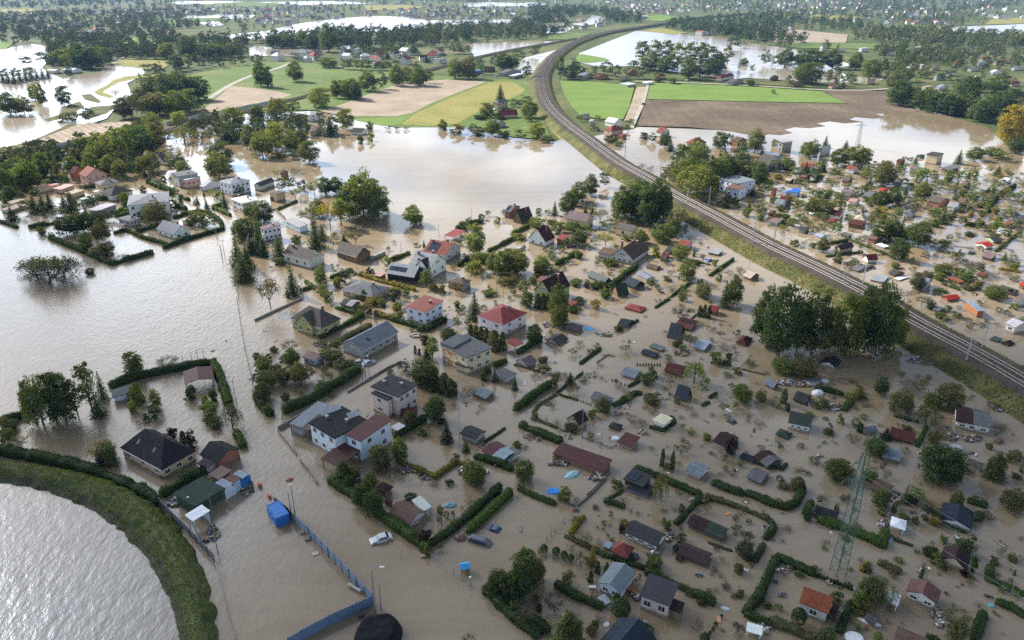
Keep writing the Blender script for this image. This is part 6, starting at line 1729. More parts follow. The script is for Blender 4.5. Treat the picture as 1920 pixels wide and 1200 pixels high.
PL((1440, 900, 4), '''840 192 78 145 bm; 1020 172 28 72 cm; 1075 177 98 85 ud; 1210 292 168 155 ug; 1240 332 253 88 uy; 850 257 203 72 uo; 940 237 183 52 um; 1580 302 228 85 ud; 1820 202 78 195 bo; 1310 467 413 72 ul; 1460 532 448 145 ud; 1520 472 408 62 ud; 1205 562 488 115 uh; 1270 642 558 125 um; 1530 682 558 62 uh; 1470 717 668 68 up; 740 692 608 62 uo; 1145 732 653 32 td; 820 892 738 255 wo; 760 880 740 180 bo; 680 952 818 135 um; 650 975 900 80 ul; 220 1082 968 108 ah; 510 912 828 95 um; 1390 1132 928 215 fo; 1400 1202 1058 155 bo; 430 1202 1128 175 um; 820 1192 1148 62 al; 560 152 118 52 ud; 300 240 150 72 ud; 290 300 220 70 uh; 510 237 173 48 uo; 210 62 -20 125 uo; 420 142 88 85 rr; 1740 562 508 62 ro; 1830 602 558 85 uo; 1690 622 573 72 uo; 1800 792 738 72 ro; 380 172 118 42 uo; 340 280 240 40 ug; 620 1060 1010 60 ro; 700 1030 980 60 uo; 900 1070 1040 50 ro; 1000 1080 1050 30 ro; 1845 710 675 25 tm; 1610 165 145 50 um; 120 60 20 90 uo; 1010 310 250 90 uo; 1100 320 265 60 ud; 1410 200 100 120 bd; 1100 150 90 130 bm; 600 140 110 40 ud''')
PL((480, 900, 4), '''790 192 38 155 bd; 880 252 78 165 bd; 700 62 -30 115 bd; 620 40 -50 90 bm; 860 62 -40 105 bm; 840 130 10 90 bd; 1160 147 95 98 uh; 1270 472 368 115 up; 1380 522 468 62 fo; 1285 562 478 55 ty; 1490 352 288 72 um; 1450 32 -10 72 ud; 1380 242 198 62 uo; 1430 282 238 42 ud; 1380 322 278 42 ud; 1480 275 230 30 up; 1600 1235 1158 125 fo; 1840 862 695 225 bd; 1780 870 740 120 bd; 1650 30 -120 150 bm; 1600 180 120 70 ro; 1545 220 180 30 ro; 1340 40 0 100 ro''')

# drowned gardens: small shrubs and tops of fruit trees standing out of the water everywhere between the cabins


def inside(px, poly):
 x, y = px
 c = False
 for (x1, y1), (x2, y2) in zip(poly, poly[1:] + poly[:1]):
  if (y1 > y) != (y2 > y) and x < (x2 - x1) * (y - y1) / (y2 - y1) + x1:
   c = not c
 return c


def clear(x, y, r):
 for cx, cy, th, hx, hy in FOOT:
  dx, dy = x - cx, y - cy
  u, v = dx * math.cos(th) + dy * math.sin(th), -dx * math.sin(th) + dy * math.cos(th)
  if abs(u) < hx + r and abs(v) < hy + r:
   return False
 for cx, cy, q in PLANTS:
  if (x - cx) ** 2 + (y - cy) ** 2 < (q * .8 + r * .8) ** 2:
   return False
 return True


def scatter(poly, n, kinds, hr, wr, seed):
 g = random.Random(seed)
 xs, ys = [p[0] for p in poly], [p[1] for p in poly]
 k = tries = 0
 while k < n and tries < n * 40:
  tries += 1
  x, y = g.uniform(min(xs), max(xs)), g.uniform(min(ys), max(ys))
  if not inside((x, y), poly):
   continue
  p = at(x, y)
  h = g.uniform(*hr)
  w = h * g.uniform(*wr)
  if not clear(p.x, p.y, w / 2):
   continue
  kc = g.choice(kinds)
  if kc[0] in 'bpc':
   h *= 1.6
  plant((p.x, p.y, 0), h, w, K[kc[0]], CO[kc[1]])
  k += 1


scatter([(1240, 320), (1340, 300), (1500, 310), (1700, 300), (1930, 330), (1930, 470), (1800, 440), (1640, 420), (1480, 440), (1330, 370)], 270, ['uo', 'uo', 'um', 'fo', 'uy', 'ul', 'bo', 'bm', 'um', 'fa', 'cd', 'ul'], (1.6, 3.8), (1.0, 1.8), 3)
scatter([(1480, 440), (1640, 420), (1930, 470), (1930, 660), (1800, 620), (1640, 530)], 90, ['uo', 'um', 'fo', 'rr', 'rr', 'ro', 'uo', 'ud'], (.9, 2.4), (1.1, 1.9), 4)
scatter([(980, 640), (1330, 560), (1400, 640), (1900, 740), (1900, 880), (1400, 900), (1000, 860)], 150, ['uo', 'rr', 'rr', 'ro', 'um', 'ro', 'rr', 'fo'], (.4, 1.6), (1.1, 2.4), 5)
scatter([(1050, 930), (1500, 880), (1920, 880), (1920, 1190), (1300, 1190), (1050, 1100)], 120, ['uo', 'rr', 'ro', 'um', 'rr', 'ur'], (.3, 1.2), (1.1, 2.3), 6)
scatter([(480, 440), (900, 440), (1000, 560), (900, 640), (600, 600), (470, 540)], 60, ['uo', 'um', 'uy', 'ul', 'ud', 'fo'], (1.0, 2.4), (.9, 1.5), 8)
scatter([(0, 330), (300, 320), (420, 380), (300, 440), (0, 400)], 60, ['um', 'uo', 'ul', 'ud', 'bm', 'cd'], (1.5, 3.5), (.9, 1.5), 9)
scatter([(480, 660), (660, 640), (680, 680), (560, 760), (480, 730)], 24, ['uo', 'um', 'rr'], (1.0, 2.4), (1, 1.6), 10)
scatter([(980, 400), (1320, 420), (1400, 540), (1250, 580), (980, 500)], 55, ['um', 'uo', 'rr', 'ud', 'fo'], (1.0, 2.6), (1, 1.6), 11)
scatter([(1330, 130), (1900, 130), (1900, 180), (1700, 190), (1660, 160)], 40, ['bm', 'bd', 'bo', 'bm'], (4.5, 7), (.8, 1.1), 12)

# ---------------------------------------------------------------- hedges
def hedge(pts, h, w, col='hedge', look=None, rough=.26):
 P = [at(_T[0] + x / _T[2], _T[1] + y / _T[2]) for x, y in pts]
 L = []
 for a, b in zip(P, P[1:]):
  n = max(2, int((b - a).length / .5))
  L += [a.lerp(b, i / n) for i in range(n)]
 L.append(P[-1])
 c = sum((p for p in L), Vector()) / len(L)
 sd = random.uniform(0, 99)
 sec = [(-.5, -.3), (-.52, .3), (-.5, .72), (-.38, .93), (0, 1.0), (.38, .93), (.5, .72), (.52, .3), (.5, -.3)]
 Ns = normals(L)
 k = len(sec)
 A = np.zeros((len(L), k, 3))
 for i, (p, n) in enumerate(zip(L, Ns)):
  hh = h * (1 + .3 * mnoise.noise(Vector((i * .13, sd, 0))) + .16 * mnoise.noise(Vector((i * .6, sd, 3))))
  dip = max(0.0, mnoise.noise(Vector((i * .09, sd, 21))) - .18)
  hh *= 1 - min(.5, dip * 1.6)
  ww = w * .9 * (1 - min(.45, dip)) * (1 + .45 * mnoise.noise(Vector((i * .2, sd, 7))))
  if i == 0 or i == len(L) - 1:
   ww *= .6
   hh *= .8
  for j, (d, z) in enumerate(sec):
   q = p + n * (d * ww)
   r = rough * mnoise.noise(Vector((q.x * 1.3, q.y * 1.3, z * 3 + sd)))
   A[i, j] = (q.x - c.x + n.x * r, q.y - c.y + n.y * r, z * hh + r * .6)
 # core
 idx = np.arange(len(L) * k).reshape(len(L), k)
 Q = np.stack([idx[:-1, :-1], idx[:-1, 1:], idx[1:, 1:], idx[1:, :-1]], -1).reshape(-1, 4)
 core = A.reshape(-1, 3)
 caps = []
 # leaves over it
 p00, p10, p01, p11 = A[:-1, :-1], A[1:, :-1], A[:-1, 1:], A[1:, 1:]
 e1, e2 = (p10 - p00).reshape(-1, 3), (p01 - p00).reshape(-1, 3)
 cr = np.cross(e2, e1)
 ar = np.linalg.norm(cr, axis=1)
 near = ppm(proj(c)[1])
 s = .15 if near > 6 else .24
 dens = .95 / (s * s * 1.24)
 tot = int(ar.sum() * dens * .8)
 tot = min(tot, 9000)
 pick = rng.choice(len(ar), size=tot, p=ar / ar.sum())
 u, v = rng.uniform(size=(2, tot, 1))
 B00, B10, B01, B11 = (q.reshape(-1, 3)[pick] for q in (p00, p10, p01, p11))
 C = B00 * (1 - u) * (1 - v) + B10 * u * (1 - v) + B01 * (1 - u) * v + B11 * u * v
 Nm = cr[pick] / (ar[pick][:, None] + 1e-9)
 cc = C.copy()
 cc[:, 2] = 0
 if (Nm[:, 2].mean()) < 0:
  Nm = -Nm
 C = C + Nm * np.abs(rng.normal(size=(tot, 1))) * .16 * min(1, h)
 Nm = Nm + rng.normal(size=Nm.shape) * .5
 Nm /= np.linalg.norm(Nm, axis=1, keepdims=True)
 LV = leaf_quads(C, Nm, rng.uniform(.6, 1.3, tot) * s)
 V = np.concatenate([core * [1, 1, .96], LV])
 QL = (np.arange(tot * 4) + len(core)).reshape(-1, 4)
 o = link('hedge', mesh_np('hedge', V, np.concatenate([Q, QL]), [MLF]), None, LC[col])
 o.location = (c.x, c.y, 0)
 o['category'] = 'hedge'
 o['group'] = 'garden hedges'
 ln = sum((b - a).length for a, b in zip(P, P[1:]))
 sz = ('long ' if ln > 35 else 'short ' if ln < 12 else '') + ('low ' if h < 1 else 'tall ' if h > 1.9 else '')
 PEND.append((o, look or (sz + CW[col] + (' winding' if len(pts) > 3 else ' bent' if len(pts) == 3 else ' straight') + ' hedge'), proj(c)))
 for p in L[::3]:
  PLANTS.append((p.x, p.y, w / 2))
 return o


def HG(tile, *items):
 T(*tile)
 for it in items:
  hedge(*it)


HG((0, 300, 4), ([(380, 592), (600, 682), (840, 788), (1150, 700)], 1.8, 1.8), ([(1225, 668), (1400, 604), (1672, 524), (1660, 470)], 1.6, 1.4), ([(1660, 470), (1560, 400), (1480, 385), (1300, 442)], 1.7, 1.5), ([(950, 530), (1080, 590), (1258, 640)], 1.4, 1.4), ([(1030, 545), (1180, 495)], 1.4, 1.6), ([(855, 555), (940, 530)], 1.2, 1.2),
 ([(0, 465), (130, 512)], 1.2, 1.4), ([(215, 515), (440, 472)], 1.8, 1.4, 'dark'), ([(1110, 172), (1300, 252)], 2.4, 2.6), ([(1345, 282), (1420, 306)], 1.6, 1.8), ([(1320, 342), (1400, 380)], 1.7, 1.8), ([(1690, 332), (1600, 362), (1730, 424)], 1.6, 1.6, 'lime'), ([(625, 212), (710, 208)], 1.8, 1.8), ([(730, 300), (930, 300)], 2.4, 2, 'dark'), ([(855, 402), (965, 386)], 1.4, 1.4, 'lime'), ([(860, 430), (992, 398)], 1.4, 1.4, 'lime'))
HG((480, 300, 4), ([(1000, 762), (1150, 702)], 1.2, 1.4), ([(770, 862), (960, 922), (1190, 980)], 1.3, 1.4, 'yellow'), ([(555, 892), (720, 830)], 1.1, 1.0), ([(600, 1112), (800, 1172), (755, 1205)], 1.4, 1.3), ([(890, 1160), (1070, 1215)], 1.7, 1.2, 'yellow'), ([(1740, 692), (1930, 592)], 1.3, 1.4), ([(1510, 800), (1600, 742)], 1.5, 1.4), ([(330, 985), (430, 955), (370, 915)], 1.0, 1.2, 'lime'), ([(1500, 528), (1610, 480), (1700, 470)], 1.8, 1.8, 'dark'), ([(150, 380), (310, 312)], 1.0, 1.0, 'olive'), ([(1300, 960), (1420, 1000)], 1.2, 1.4, 'yellow'))
HG((960, 300, 4), ([(720, 965), (940, 795)], 1.4, 1.9), ([(330, 792), (480, 702)], 1.5, 1.9), ([(1480, 872), (1660, 748)], .9, .9), ([(1070, 1112), (1180, 1040)], .6, .7), ([(1185, 1032), (1340, 922)], .7, .8), ([(0, 562), (120, 502)], 1.4, 1.6, 'lime'), ([(1300, 745), (1490, 790)], .5, .4, 'dark'), ([(700, 945), (760, 1000)], 1, 1.2))
HG((1440, 300, 4), ([(580, 588), (760, 662), (960, 742)], .9, .7), ([(430, 728), (710, 692)], .7, .7, 'dark'), ([(700, 252), (770, 352)], 1.0, .9), ([(1640, 402), (1720, 270), (1850, 200)], 1.8, 1.6), ([(1480, 492), (1750, 502)], 1.5, 1.4), ([(1730, 822), (1900, 848)], 1.0, .9, 'yellow'), ([(1700, 690), (1900, 535)], .9, .8, 'olive'), ([(200, 160), (360, 172)], 1.2, 1.0), ([(350, 170), (390, 110)], 2.0, 1.3, 'dark'), ([(460, 630), (600, 610)], 1.1, 1.0), ([(1300, 930), (1440, 980)], .7, .7, 'dark'))
HG((0, 600, 4), ([(825, 515), (1000, 445), (1200, 402), (1400, 362), (1600, 328)], 1.9, 2.0), ([(1600, 328), (1650, 430), (1720, 645)], 1.9, 2.2, 'lime'), ([(0, 785), (130, 745), (250, 702)], 1.7, 1.8), ([(1770, 850), (1832, 965)], 1.6, 1.8, 'lime'))
HG((0, 0, 1), ([(-80, 834), (0, 850), (60, 860), (140, 876), (200, 895), (250, 915), (300, 948)], 2.3, 2.2, 'hedge', 'very long deep green winding hedge'), ([(302, 932), (340, 910), (405, 873)], 2.0, 1.8), ([(909, 1106), (930, 1126), (962, 1158), (1012, 1196)], 1.6, 1.8))
HG((480, 600, 4), ([(205, 705), (400, 615), (600, 503), (795, 373)], 2.5, 1.9), ([(0, 572), (60, 682), (125, 722)], 1.8, 1.8, 'dark'), ([(1010, 0), (1285, 82), (1430, 0)], 1.5, 1.5), ([(475, 145), (690, 32), (780, -12)], 1.3, 1.2), ([(1040, 890), (1270, 745)], 1.4, 1.6), ([(1060, 1062), (1340, 1185), (1500, 1072)], 1.1, 1.1, 'yellow'), ([(1500, 1072), (1580, 1092), (1710, 1165)], 1.2, 1.2, 'yellow'), ([(1640, 1032), (1800, 1080), (1930, 1132)], 1.4, 1.5), ([(1710, 922), (1870, 812)], .5, .5), ([(1790, 350), (1880, 310)], 1.2, 1.3, 'lime'), ([(560, 200), (700, 120), (860, 40)], .9, 2.4, 'olive', 'weedy olive strip of rough growth'))
HG((960, 600, 4), ([(20, 685), (180, 562), (290, 492)], 1.8, 1.6), ([(40, 255), (215, 150)], 1.3, 1.3), ([(510, 332), (665, 215)], .6, 1.0), ([(770, 648), (930, 548), (975, 558)], .7, 1.5), ([(345, 812), (190, 752), (163, 692), (200, 640), (330, 560)], .45, .8, 'olive'), ([(370, 826), (485, 858)], .4, .7, 'olive'), ([(60, 795), (220, 865), (375, 925)], 1.5, 1.8), ([(15, 338), (210, 390)], .5, .7, 'olive'), ([(1030, 802), (1130, 832), (1218, 772), (1190, 725)], .4, 1.1), ([(870, 505), (960, 455)], .6, .6, 'dark'), ([(1480, 590), (1535, 550)], .5, 1.0), ([(1425, 648), (1478, 615)], .5, 1.0), ([(1575, 335), (1635, 305)], .5, 1.0, 'lime'), ([(1720, 370), (1900, 415)], .3, .5, 'olive'), ([(920, 1115), (1010, 1150), (1160, 1205)], 1.1, 1.3), ([(1830, 1070), (1960, 1120)], .8, 1.0), ([(870, 45), (945, 5)], .6, 1.0), ([(480, 440), (525, 405)], .5, .5, 'dark'), ([(335, 550), (405, 495)], .5, .5, 'dark'), ([(350, 560), (500, 606)], .4, .5, 'dark'))
HG((1440, 600, 4), ([(350, 512), (480, 545), (570, 572)], 1.2, 1.5), ([(570, 575), (640, 600), (690, 535)], 1.3, 1.7, 'yellow'), ([(560, 685), (622, 612)], 1.0, 1.5, 'lime'), ([(1115, 955), (1192, 800)], .5, .9, 'lime'), ([(940, 722), (1040, 748), (1135, 768)], .4, .5), ([(0, 1095), (100, 1120)], .5, .8), ([(100, 1130), (140, 1080)], .5, .8))
HG((480, 900, 4), ([(900, 245), (1080, 375), (1292, 535)], 2.0, 2.1, 'lime'), ([(1310, 495), (1450, 395), (1600, 270), (1835, 58)], 1.4, 1.5), ([(1585, 405), (1750, 255), (1912, 100)], 1.5, 1.5, 'lime'), ([(550, 12), (720, 112), (900, 245)], 1.7, 1.7, 'dark'))
HG((960, 900, 4), ([(45, 68), (190, 135), (330, 188)], .9, 1.3), ([(692, 155), (845, 208)], .8, 1.3), ([(720, 145), (830, 80)], .5, .7, 'dark'), ([(1150, 12), (1300, 70), (1420, 122)], 1.1, 1.5), ([(1420, 122), (1330, 230), (1222, 338)], 1.1, 1.4), ([(1500, 25), (1620, 75), (1738, 112)], 1.1, 1.6), ([(1752, 102), (1850, 145), (1960, 190), (2050, 215), (2130, 175), (2180, 60)], 1.2, 1.6), ([(1432, 185), (1470, 132), (1700, 210), (1930, 305)], .9, 1.1, 'olive'), ([(1930, 305), (1965, 370), (1890, 450)], .9, 1.1), ([(435, 408), (490, 330), (545, 275)], .7, 1.0, 'yellow'), ([(395, 420), (560, 500), (700, 572)], .7, 1.0, 'olive'), ([(700, 572), (850, 620), (1000, 672)], .7, .9), ([(995, 692), (1240, 795), (1522, 938)], 1.2, 1.5), ([(320, 792), (470, 875), (680, 965)], 1.2, 1.3), ([(130, 1045), (280, 1145)], 1.4, 1.5), ([(1742, 1012), (1850, 880), (1935, 690)], 1.2, 1.5), ([(1935, 690), (1990, 592), (2270, 712)], 1.2, 1.5), ([(1742, 1012), (1940, 1090)], 1.1, 1.4), ([(1470, 468), (1560, 505), (1650, 535)], .3, .6, 'olive'), ([(1730, 582), (1820, 612), (1890, 482)], .7, 1.0), ([(910, 1085), (1050, 1155)], 1.1, 1.6), ([(1010, 660), (1090, 580)], .8, 1.0), ([(560, 120), (700, -10)], .1, .35, 'dark', 'dark line of a drowned fence top with weeds'))
HG((1440, 900, 4), ([(270, 265), (300, 205), (330, 172)], 1.0, 1.3), ([(370, 305), (560, 365), (850, 490), (882, 390)], 1.3, 1.8, 'lime'), ([(1490, 162), (1645, 202)], .9, 1.5), ([(820, 622), (1000, 698)], .9, 1.3, 'olive'), ([(700, 690), (752, 622)], .8, 1.0, 'yellow'), ([(1665, 640), (1660, 752), (1780, 805), (1940, 870)], .6, 1.3, 'lime'), ([(1700, 918), (1820, 965), (1940, 1040)], 1.0, 1.3), ([(1540, 1210), (1612, 1000)], .9, 1.5), ([(520, 1155), (580, 1030), (632, 922)], 1.1, 1.2), ([(0, 1065), (170, 1125), (340, 1205)], 1.2, 1.6, 'olive'), ([(930, 442), (1000, 470), (1085, 498)], .5, .5, 'dark'), ([(1180, 1172), (1290, 1210)], .7, 1.2), ([(1285, 312), (1380, 365), (1485, 402)], .5, .5, 'dark'), ([(1850, 160), (1920, 215)], .6, 1.5, 'olive'))
# rows of tiny clipped conifers marking plot edges
for tile, a, b, n, hh in [((1440, 900, 4), (360, 722), (620, 820), 11, 1.0), ((960, 600, 4), (640, 320), (720, 265), 8, .6), ((960, 600, 4), (720, 265), (765, 275), 4, .6), ((960, 600, 4), (940, 340), (1110, 340), 9, .7), ((960, 600, 4), (520, 610), (590, 640), 5, .5), ((960, 600, 4), (1710, 365), (1790, 275), 6, .5), ((960, 600, 4), (470, 445), (530, 400), 5, .8), ((960, 600, 4), (340, 548), (400, 500), 5, .7),
       ((960, 600, 4), (350, 560), (410, 585), 5, .6), ((1440, 300, 4), (1350, 645), (1540, 665), 14, .6), ((1440, 300, 4), (0, 495), (130, 487), 10, .7), ((960, 600, 4), (750, 458), (880, 500), 5, .6)]:
 T(*tile)
 for i in range(n):
  f = i / (n - 1)
  x, y = _T[0] + (a[0] + (b[0] - a[0]) * f) / _T[2], _T[1] + (a[1] + (b[1] - a[1]) * f) / _T[2]
  p = at(x, y)
  plant((p.x, p.y, 0), hh * random.uniform(.8, 1.2), hh * .75, 'thuja', 'dark', look='tiny dark clipped conifer top in a row', group='tiny clipped conifers in rows', px=(x, y))

# ---------------------------------------------------------------- fences, poles, railway masts, pylons, cars and everything afloat
def px_(x, y):
 return _T[0] + x / _T[2], _T[1] + y / _T[2]


def fence(pts, h, col, name, label, cat, step=2.5, kind='panel', post=None, pr=.06, ref=None, z=0.0):
 P = [at(*px_(x, y), z) for x, y in pts]
 root = empty(name, P[0])
 tag(root, label, cat)
 G, GP = Geo(), Geo()
 posts = []
 for a, b in zip(P, P[1:]):
  d = b - a
  ln = d.length
  u = d.normalized()
  n = Vector((-u.y, u.x, 0))
  if kind == 'panel':         # folded sheet
   m = max(2, int(ln / .32))
   V, Fs = [], []
   for i in range(m + 1):
    q = a + u * ln * i / m - P[0] + n * (.045 if i % 2 else -.045)
    hh = h * (1 + .012 * ((i // 8) % 3))
    V += [(q.x, q.y, -.6), (q.x, q.y, hh), (q.x + n.x * .03, q.y + n.y * .03, hh), (q.x + n.x * .03, q.y + n.y * .03, -.6)]
   for i in range(m):
    o = i * 4
    for j in range(4):
     Fs.append((o + j, o + (j + 1) % 4, o + 4 + (j + 1) % 4, o + 4 + j))
   G.add(V, Fs)
  elif kind == 'wall':
   m = max(1, int(ln / step))
   for i in range(m):
    q0, q1 = a + u * ln * i / m - P[0], a + u * ln * (i + 1) / m - P[0]
    hh = h * (1 + random.uniform(-.06, .06))
    w = n * .1
    V = [q0 - w, q1 - w, q1 + w, q0 + w]
    G.add([(v.x, v.y, -.6) for v in V] + [(v.x, v.y, hh) for v in V], [(4, 5, 6, 7), (0, 1, 5, 4), (1, 2, 6, 5), (2, 3, 7, 6), (3, 0, 4, 7)])
  else:                        # rails or wires
   for zz_ in ((h * .95, h * .55) if kind == 'rail' else (h * .98, h * .7, h * .4)):
    G.bar(a - P[0] + Vector((0, 0, zz_)), b - P[0] + Vector((0, 0, zz_)), .06 if kind == 'rail' else .022, n=4)
  m = max(1, int(ln / step))
  for i in range(m + (1 if b is P[-1] else 0)):
   posts.append(a + u * ln * i / m - P[0] + n * (-.12 if kind == 'panel' else 0))
 G.build({'panel': 'sheet_panels', 'wall': 'panels'}.get(kind, 'rails'), [MP], root, col)
 for i, q in enumerate(posts[:90]):
  g2 = Geo()
  g2.box(q.x - pr, q.y - pr, -.6, q.x + pr, q.y + pr, h * 1.04)
  g2.build('post', [MP], root, post or tuple(c * .7 for c in col))
 if ref:
  LAND.append((*proj(P[len(P) // 2]), ref))
 return root


T(480, 900, 4)
BL1, BL2 = (0.20, 0.25, 0.32), (0.10, 0.155, 0.25)
fence([(150, 195), (245, 270), (300, 330)], 2.2, (0.13, 0.16, 0.2), 'metal_fence', 'short grey sheet fence running beside the blue container', 'fence')
fence([(300, 330), (400, 420), (545, 572), (700, 735), (880, 925)], 2.2, BL1, 'metal_fence', 'long pale blue-grey corrugated fence between the road and the flooded yard', 'fence', ref='long metal fence')
fence([(892, 935), (760, 995), (560, 1085), (350, 1200), (250, 1260)], 2.2, BL2, 'metal_fence', 'blue corrugated fence turning away from the road at the street lamp', 'fence', ref='blue fence corner')
T(0, 900, 4)
fence([(1205, 190), (1300, 295), (1430, 420), (1610, 610)], 2.0, (0.22, 0.24, 0.26), 'metal_fence', 'grey sheet fence between the levee and the green workshop hall', 'fence', ref='grey fence by the levee')
fence([(1615, 615), (1660, 800), (1700, 980), (1765, 1210)], .5, (0.3, 0.3, 0.31), 'rail_fence', 'drowned grey fence top leading down to the lower edge beside the levee', 'fence', kind='rail')
T(0, 0, 1)
fence([(-70, 312), (0, 301), (60, 288), (128, 274), (172, 264)], 3.2, (0.40, 0.45, 0.48), 'noise_barrier', 'pale blue noise barrier along the railway at the edge of the village woods', 'noise barrier', step=5, kind='wall', pr=.14)
fence([(313, 236), (353, 227), (417, 214), (470, 203), (508, 195)], 3.0, (0.42, 0.46, 0.48), 'noise_barrier', 'pale noise barrier passing below the pale ploughed corner field', 'noise barrier', step=5, kind='wall', pr=.14)
CG = (0.22, 0.21, 0.2)
fence([(478, 602), (520, 582), (567, 561)], .7, CG, 'garden_wall', 'low grey garden wall running up to the olive house', 'wall', kind='wall')
fence([(522, 806), (560, 784), (602, 760)], 1.0, CG, 'garden_wall', 'low concrete wall along the long shed of the solar-rack house', 'wall', kind='wall')
fence([(522, 812), (540, 834), (556, 854)], .8, (0.12, 0.09, 0.075), 'garden_wall', 'brown brick front wall at the street corner of the solar-rack house', 'wall', kind='wall')
fence([(563, 866), (578, 884), (596, 910)], .8, (0.12, 0.10, 0.085), 'garden_wall', 'brown brick front wall past the drowned gate of the solar-rack house', 'wall', kind='wall')
fence([(652, 736), (690, 713), (728, 690), (752, 679)], .6, CG, 'garden_wall', 'broken concrete fence top along the side street by the white cube house', 'wall', kind='wall', step=5)
fence([(518, 396), (535, 412)], 1.3, (0.1, 0.08, 0.06), 'board_fence', 'short dark board fence near the long pale garage', 'fence', kind='wall')
fence([(1092, 821), (1145, 841), (1157, 835)], .35, (0.1, 0.1, 0.1), 'drowned_fence', 'drowned fence top beside the deep red sloping roof', 'fence', kind='rail')
fence([(1047, 937), (1082, 951), (1110, 926), (1136, 899)], .4, (0.09, 0.08, 0.07), 'drowned_fence', 'drowned dark fence top below the black box cabin', 'fence', kind='wall', step=3)
fence([(1010, 1030), (1040, 998), (1072, 963)], .9, (0.2, 0.19, 0.18), 'wire_fence', 'wire fence across open water beside the leafless bushes', 'fence', kind='wire')
fence([(807, 1045), (850, 1076), (915, 1121)], 1.2, (0.22, 0.22, 0.22), 'wire_fence', 'wire fence from the bright hedge corner past the blue playhouse', 'fence', kind='wire', step=4)
fence([(444, 560), (450, 600), (458, 650), (470, 700), (474, 722)], .9, (0.1, 0.09, 0.08), 'roadside_fence', 'broken dark fence along the drowned road by the wide lake', 'fence', kind='rail', step=2.2)
fence([(437, 480), (444, 530), (447, 560)], .9, (0.14, 0.13, 0.12), 'roadside_fence', 'thin fence along the drowned road beside the tall conifers', 'fence', kind='wire', step=3)
fence([(344, 683), (360, 676), (382, 668)], 2.6, (0.5, 0.5, 0.5), 'trellis', 'pale wire trellis standing in the lake behind the maroon shelter', 'trellis', kind='wire', step=1.6)
fence([(1230, 1005), (1236, 1030), (1215, 1052)], .8, (0.09, 0.08, 0.07), 'drowned_fence', 'drowned fence top beside the heap at the long black felt cabin', 'fence', kind='wall', step=2)
fence([(1296, 598), (1318, 580)], .5, (0.1, 0.09, 0.08), 'drowned_fence', 'dark fence stub among bare shrubs near two slim evergreens', 'fence', kind='wall')


def lamp(x, yb, yt, label, arm=0.0, name='street_lamp', cat='street lamp', r=.09, col=(0.2, 0.19, 0.18), head=True, group=None):
 x, yb = px_(x, yb)
 yt = px_(0, yt)[1]
 p = at(x, yb)
 h = height_at(x, yb, yt)
 root = empty(name, p)
 tag(root, label, cat, group)
 G = Geo()
 G.bar((0, 0, -.6), (0, 0, h), r * 1.25, n=6, r2=r * .75)
 if name == 'utility_pole':
  G.box(-.75, -.05, h - .55, .75, .05, h - .43)
  for q in (-.65, 0, .65):
   G.bar((q, 0, h - .43), (q, 0, h - .25), .05, n=5)
 G.build('pole', [MP], root, col)
 if head:
  if arm:
   G = Geo()
   q = None
   for k in range(5):
    t0, t1 = k / 5, (k + 1) / 5
    f = lambda t: (arm * t, 0, h + 1.1 * (1 - (1 - t) ** 2))
    G.bar(f(t0), f(t1), r * .55, n=5)
   G.build('arm', [MP], root, col)
   G = Geo()
   s = 1 if arm > 0 else -1
   G.box(arm - .1 * s if s > 0 else arm - .75, -.14, h + .98, arm + .75 if s > 0 else arm + .1, .14, h + 1.16)
   G.build('lamp_head', [MFR], root)
  else:
   G = Geo()
   G.bar((0, 0, h), (0, 0, h + .22), .1, n=8, r2=.26)
   G.bar((0, 0, h + .22), (0, 0, h + .34), .28, n=8, r2=.1)
   G.build('lamp_head', [MFR], root)
 return root


T(480, 900, 4)
lamp(898, 1010, 690, 'tall curved street lamp at the corner of the blue fence', arm=1.5, r=.13)
lamp(940, 970, 780, 'bare wooden pole beside the tall curved street lamp', head=False, name='wooden_pole', cat='pole')
lamp(264, 250, 95, 'dark bare pole at the upper end of the long metal fence', head=False, name='wooden_pole', cat='pole')
lamp(296, 275, 40, 'slim street lamp rising over the blue container', r=.1)
lamp(1610, 800, 735, 'short white garden lamp on the wire fence by the playhouse', r=.06, name='garden_lamp', cat='lamp')
lamp(1088, 578, 535, 'little signpost standing in the flooded road', r=.05, head=False, name='post', cat='post')
T(0, 900, 4)
lamp(1432, 228, 135, 'yard lamp between the green workshop hall and the white canopy', r=.08)
lamp(1602, 288, 100, 'tall thin yard mast beside the white canopy', r=.06, head=False, name='mast', cat='mast')
lamp(1635, 545, 335, 'leaning dark pole among rusty scrap in the flooded yard', r=.1, head=False, name='wooden_pole', cat='pole')
T(480, 600, 4)
lamp(852, 445, 275, 'street lamp beside the transformer poles at the orchard hedge', r=.08)
lamp(800, 430, 200, 'wooden transformer pole at the end of the tall orchard hedge', name='utility_pole', cat='utility pole', head=False)
lamp(822, 425, 215, 'second wooden pole of the transformer pair at the orchard hedge', name='utility_pole', cat='utility pole', head=False)
lamp(206, 785, 630, 'bare pole at the street corner of the solar-rack house', head=False, name='wooden_pole', cat='pole')
lamp(1527, 890, 445, 'tall concrete pole standing before the dark shed by the spruce', head=False, name='utility_pole', cat='utility pole', col=(0.3, 0.29, 0.27))
T(960, 600, 4)
lamp(525, 885, 665, 'tall dark pole in front of the dark purple cabin', head=False, name='utility_pole', cat='utility pole')
lamp(503, 330, 268, 'white headed garden lamp near the narrow drowned hedge', r=.05, name='garden_lamp', cat='lamp')
lamp(652, 905, 862, 'white garden lamp beside the long red barn', r=.05, name='garden_lamp', cat='lamp')
lamp(670, 960, 858, 'dark post next to a white lamp by the long red barn', r=.08, head=False, name='post', cat='post')
lamp(1168, 1200, 1152, 'white lamp in the water below the two slim cypresses', r=.05, name='garden_lamp', cat='lamp')
T(0, 600, 4)
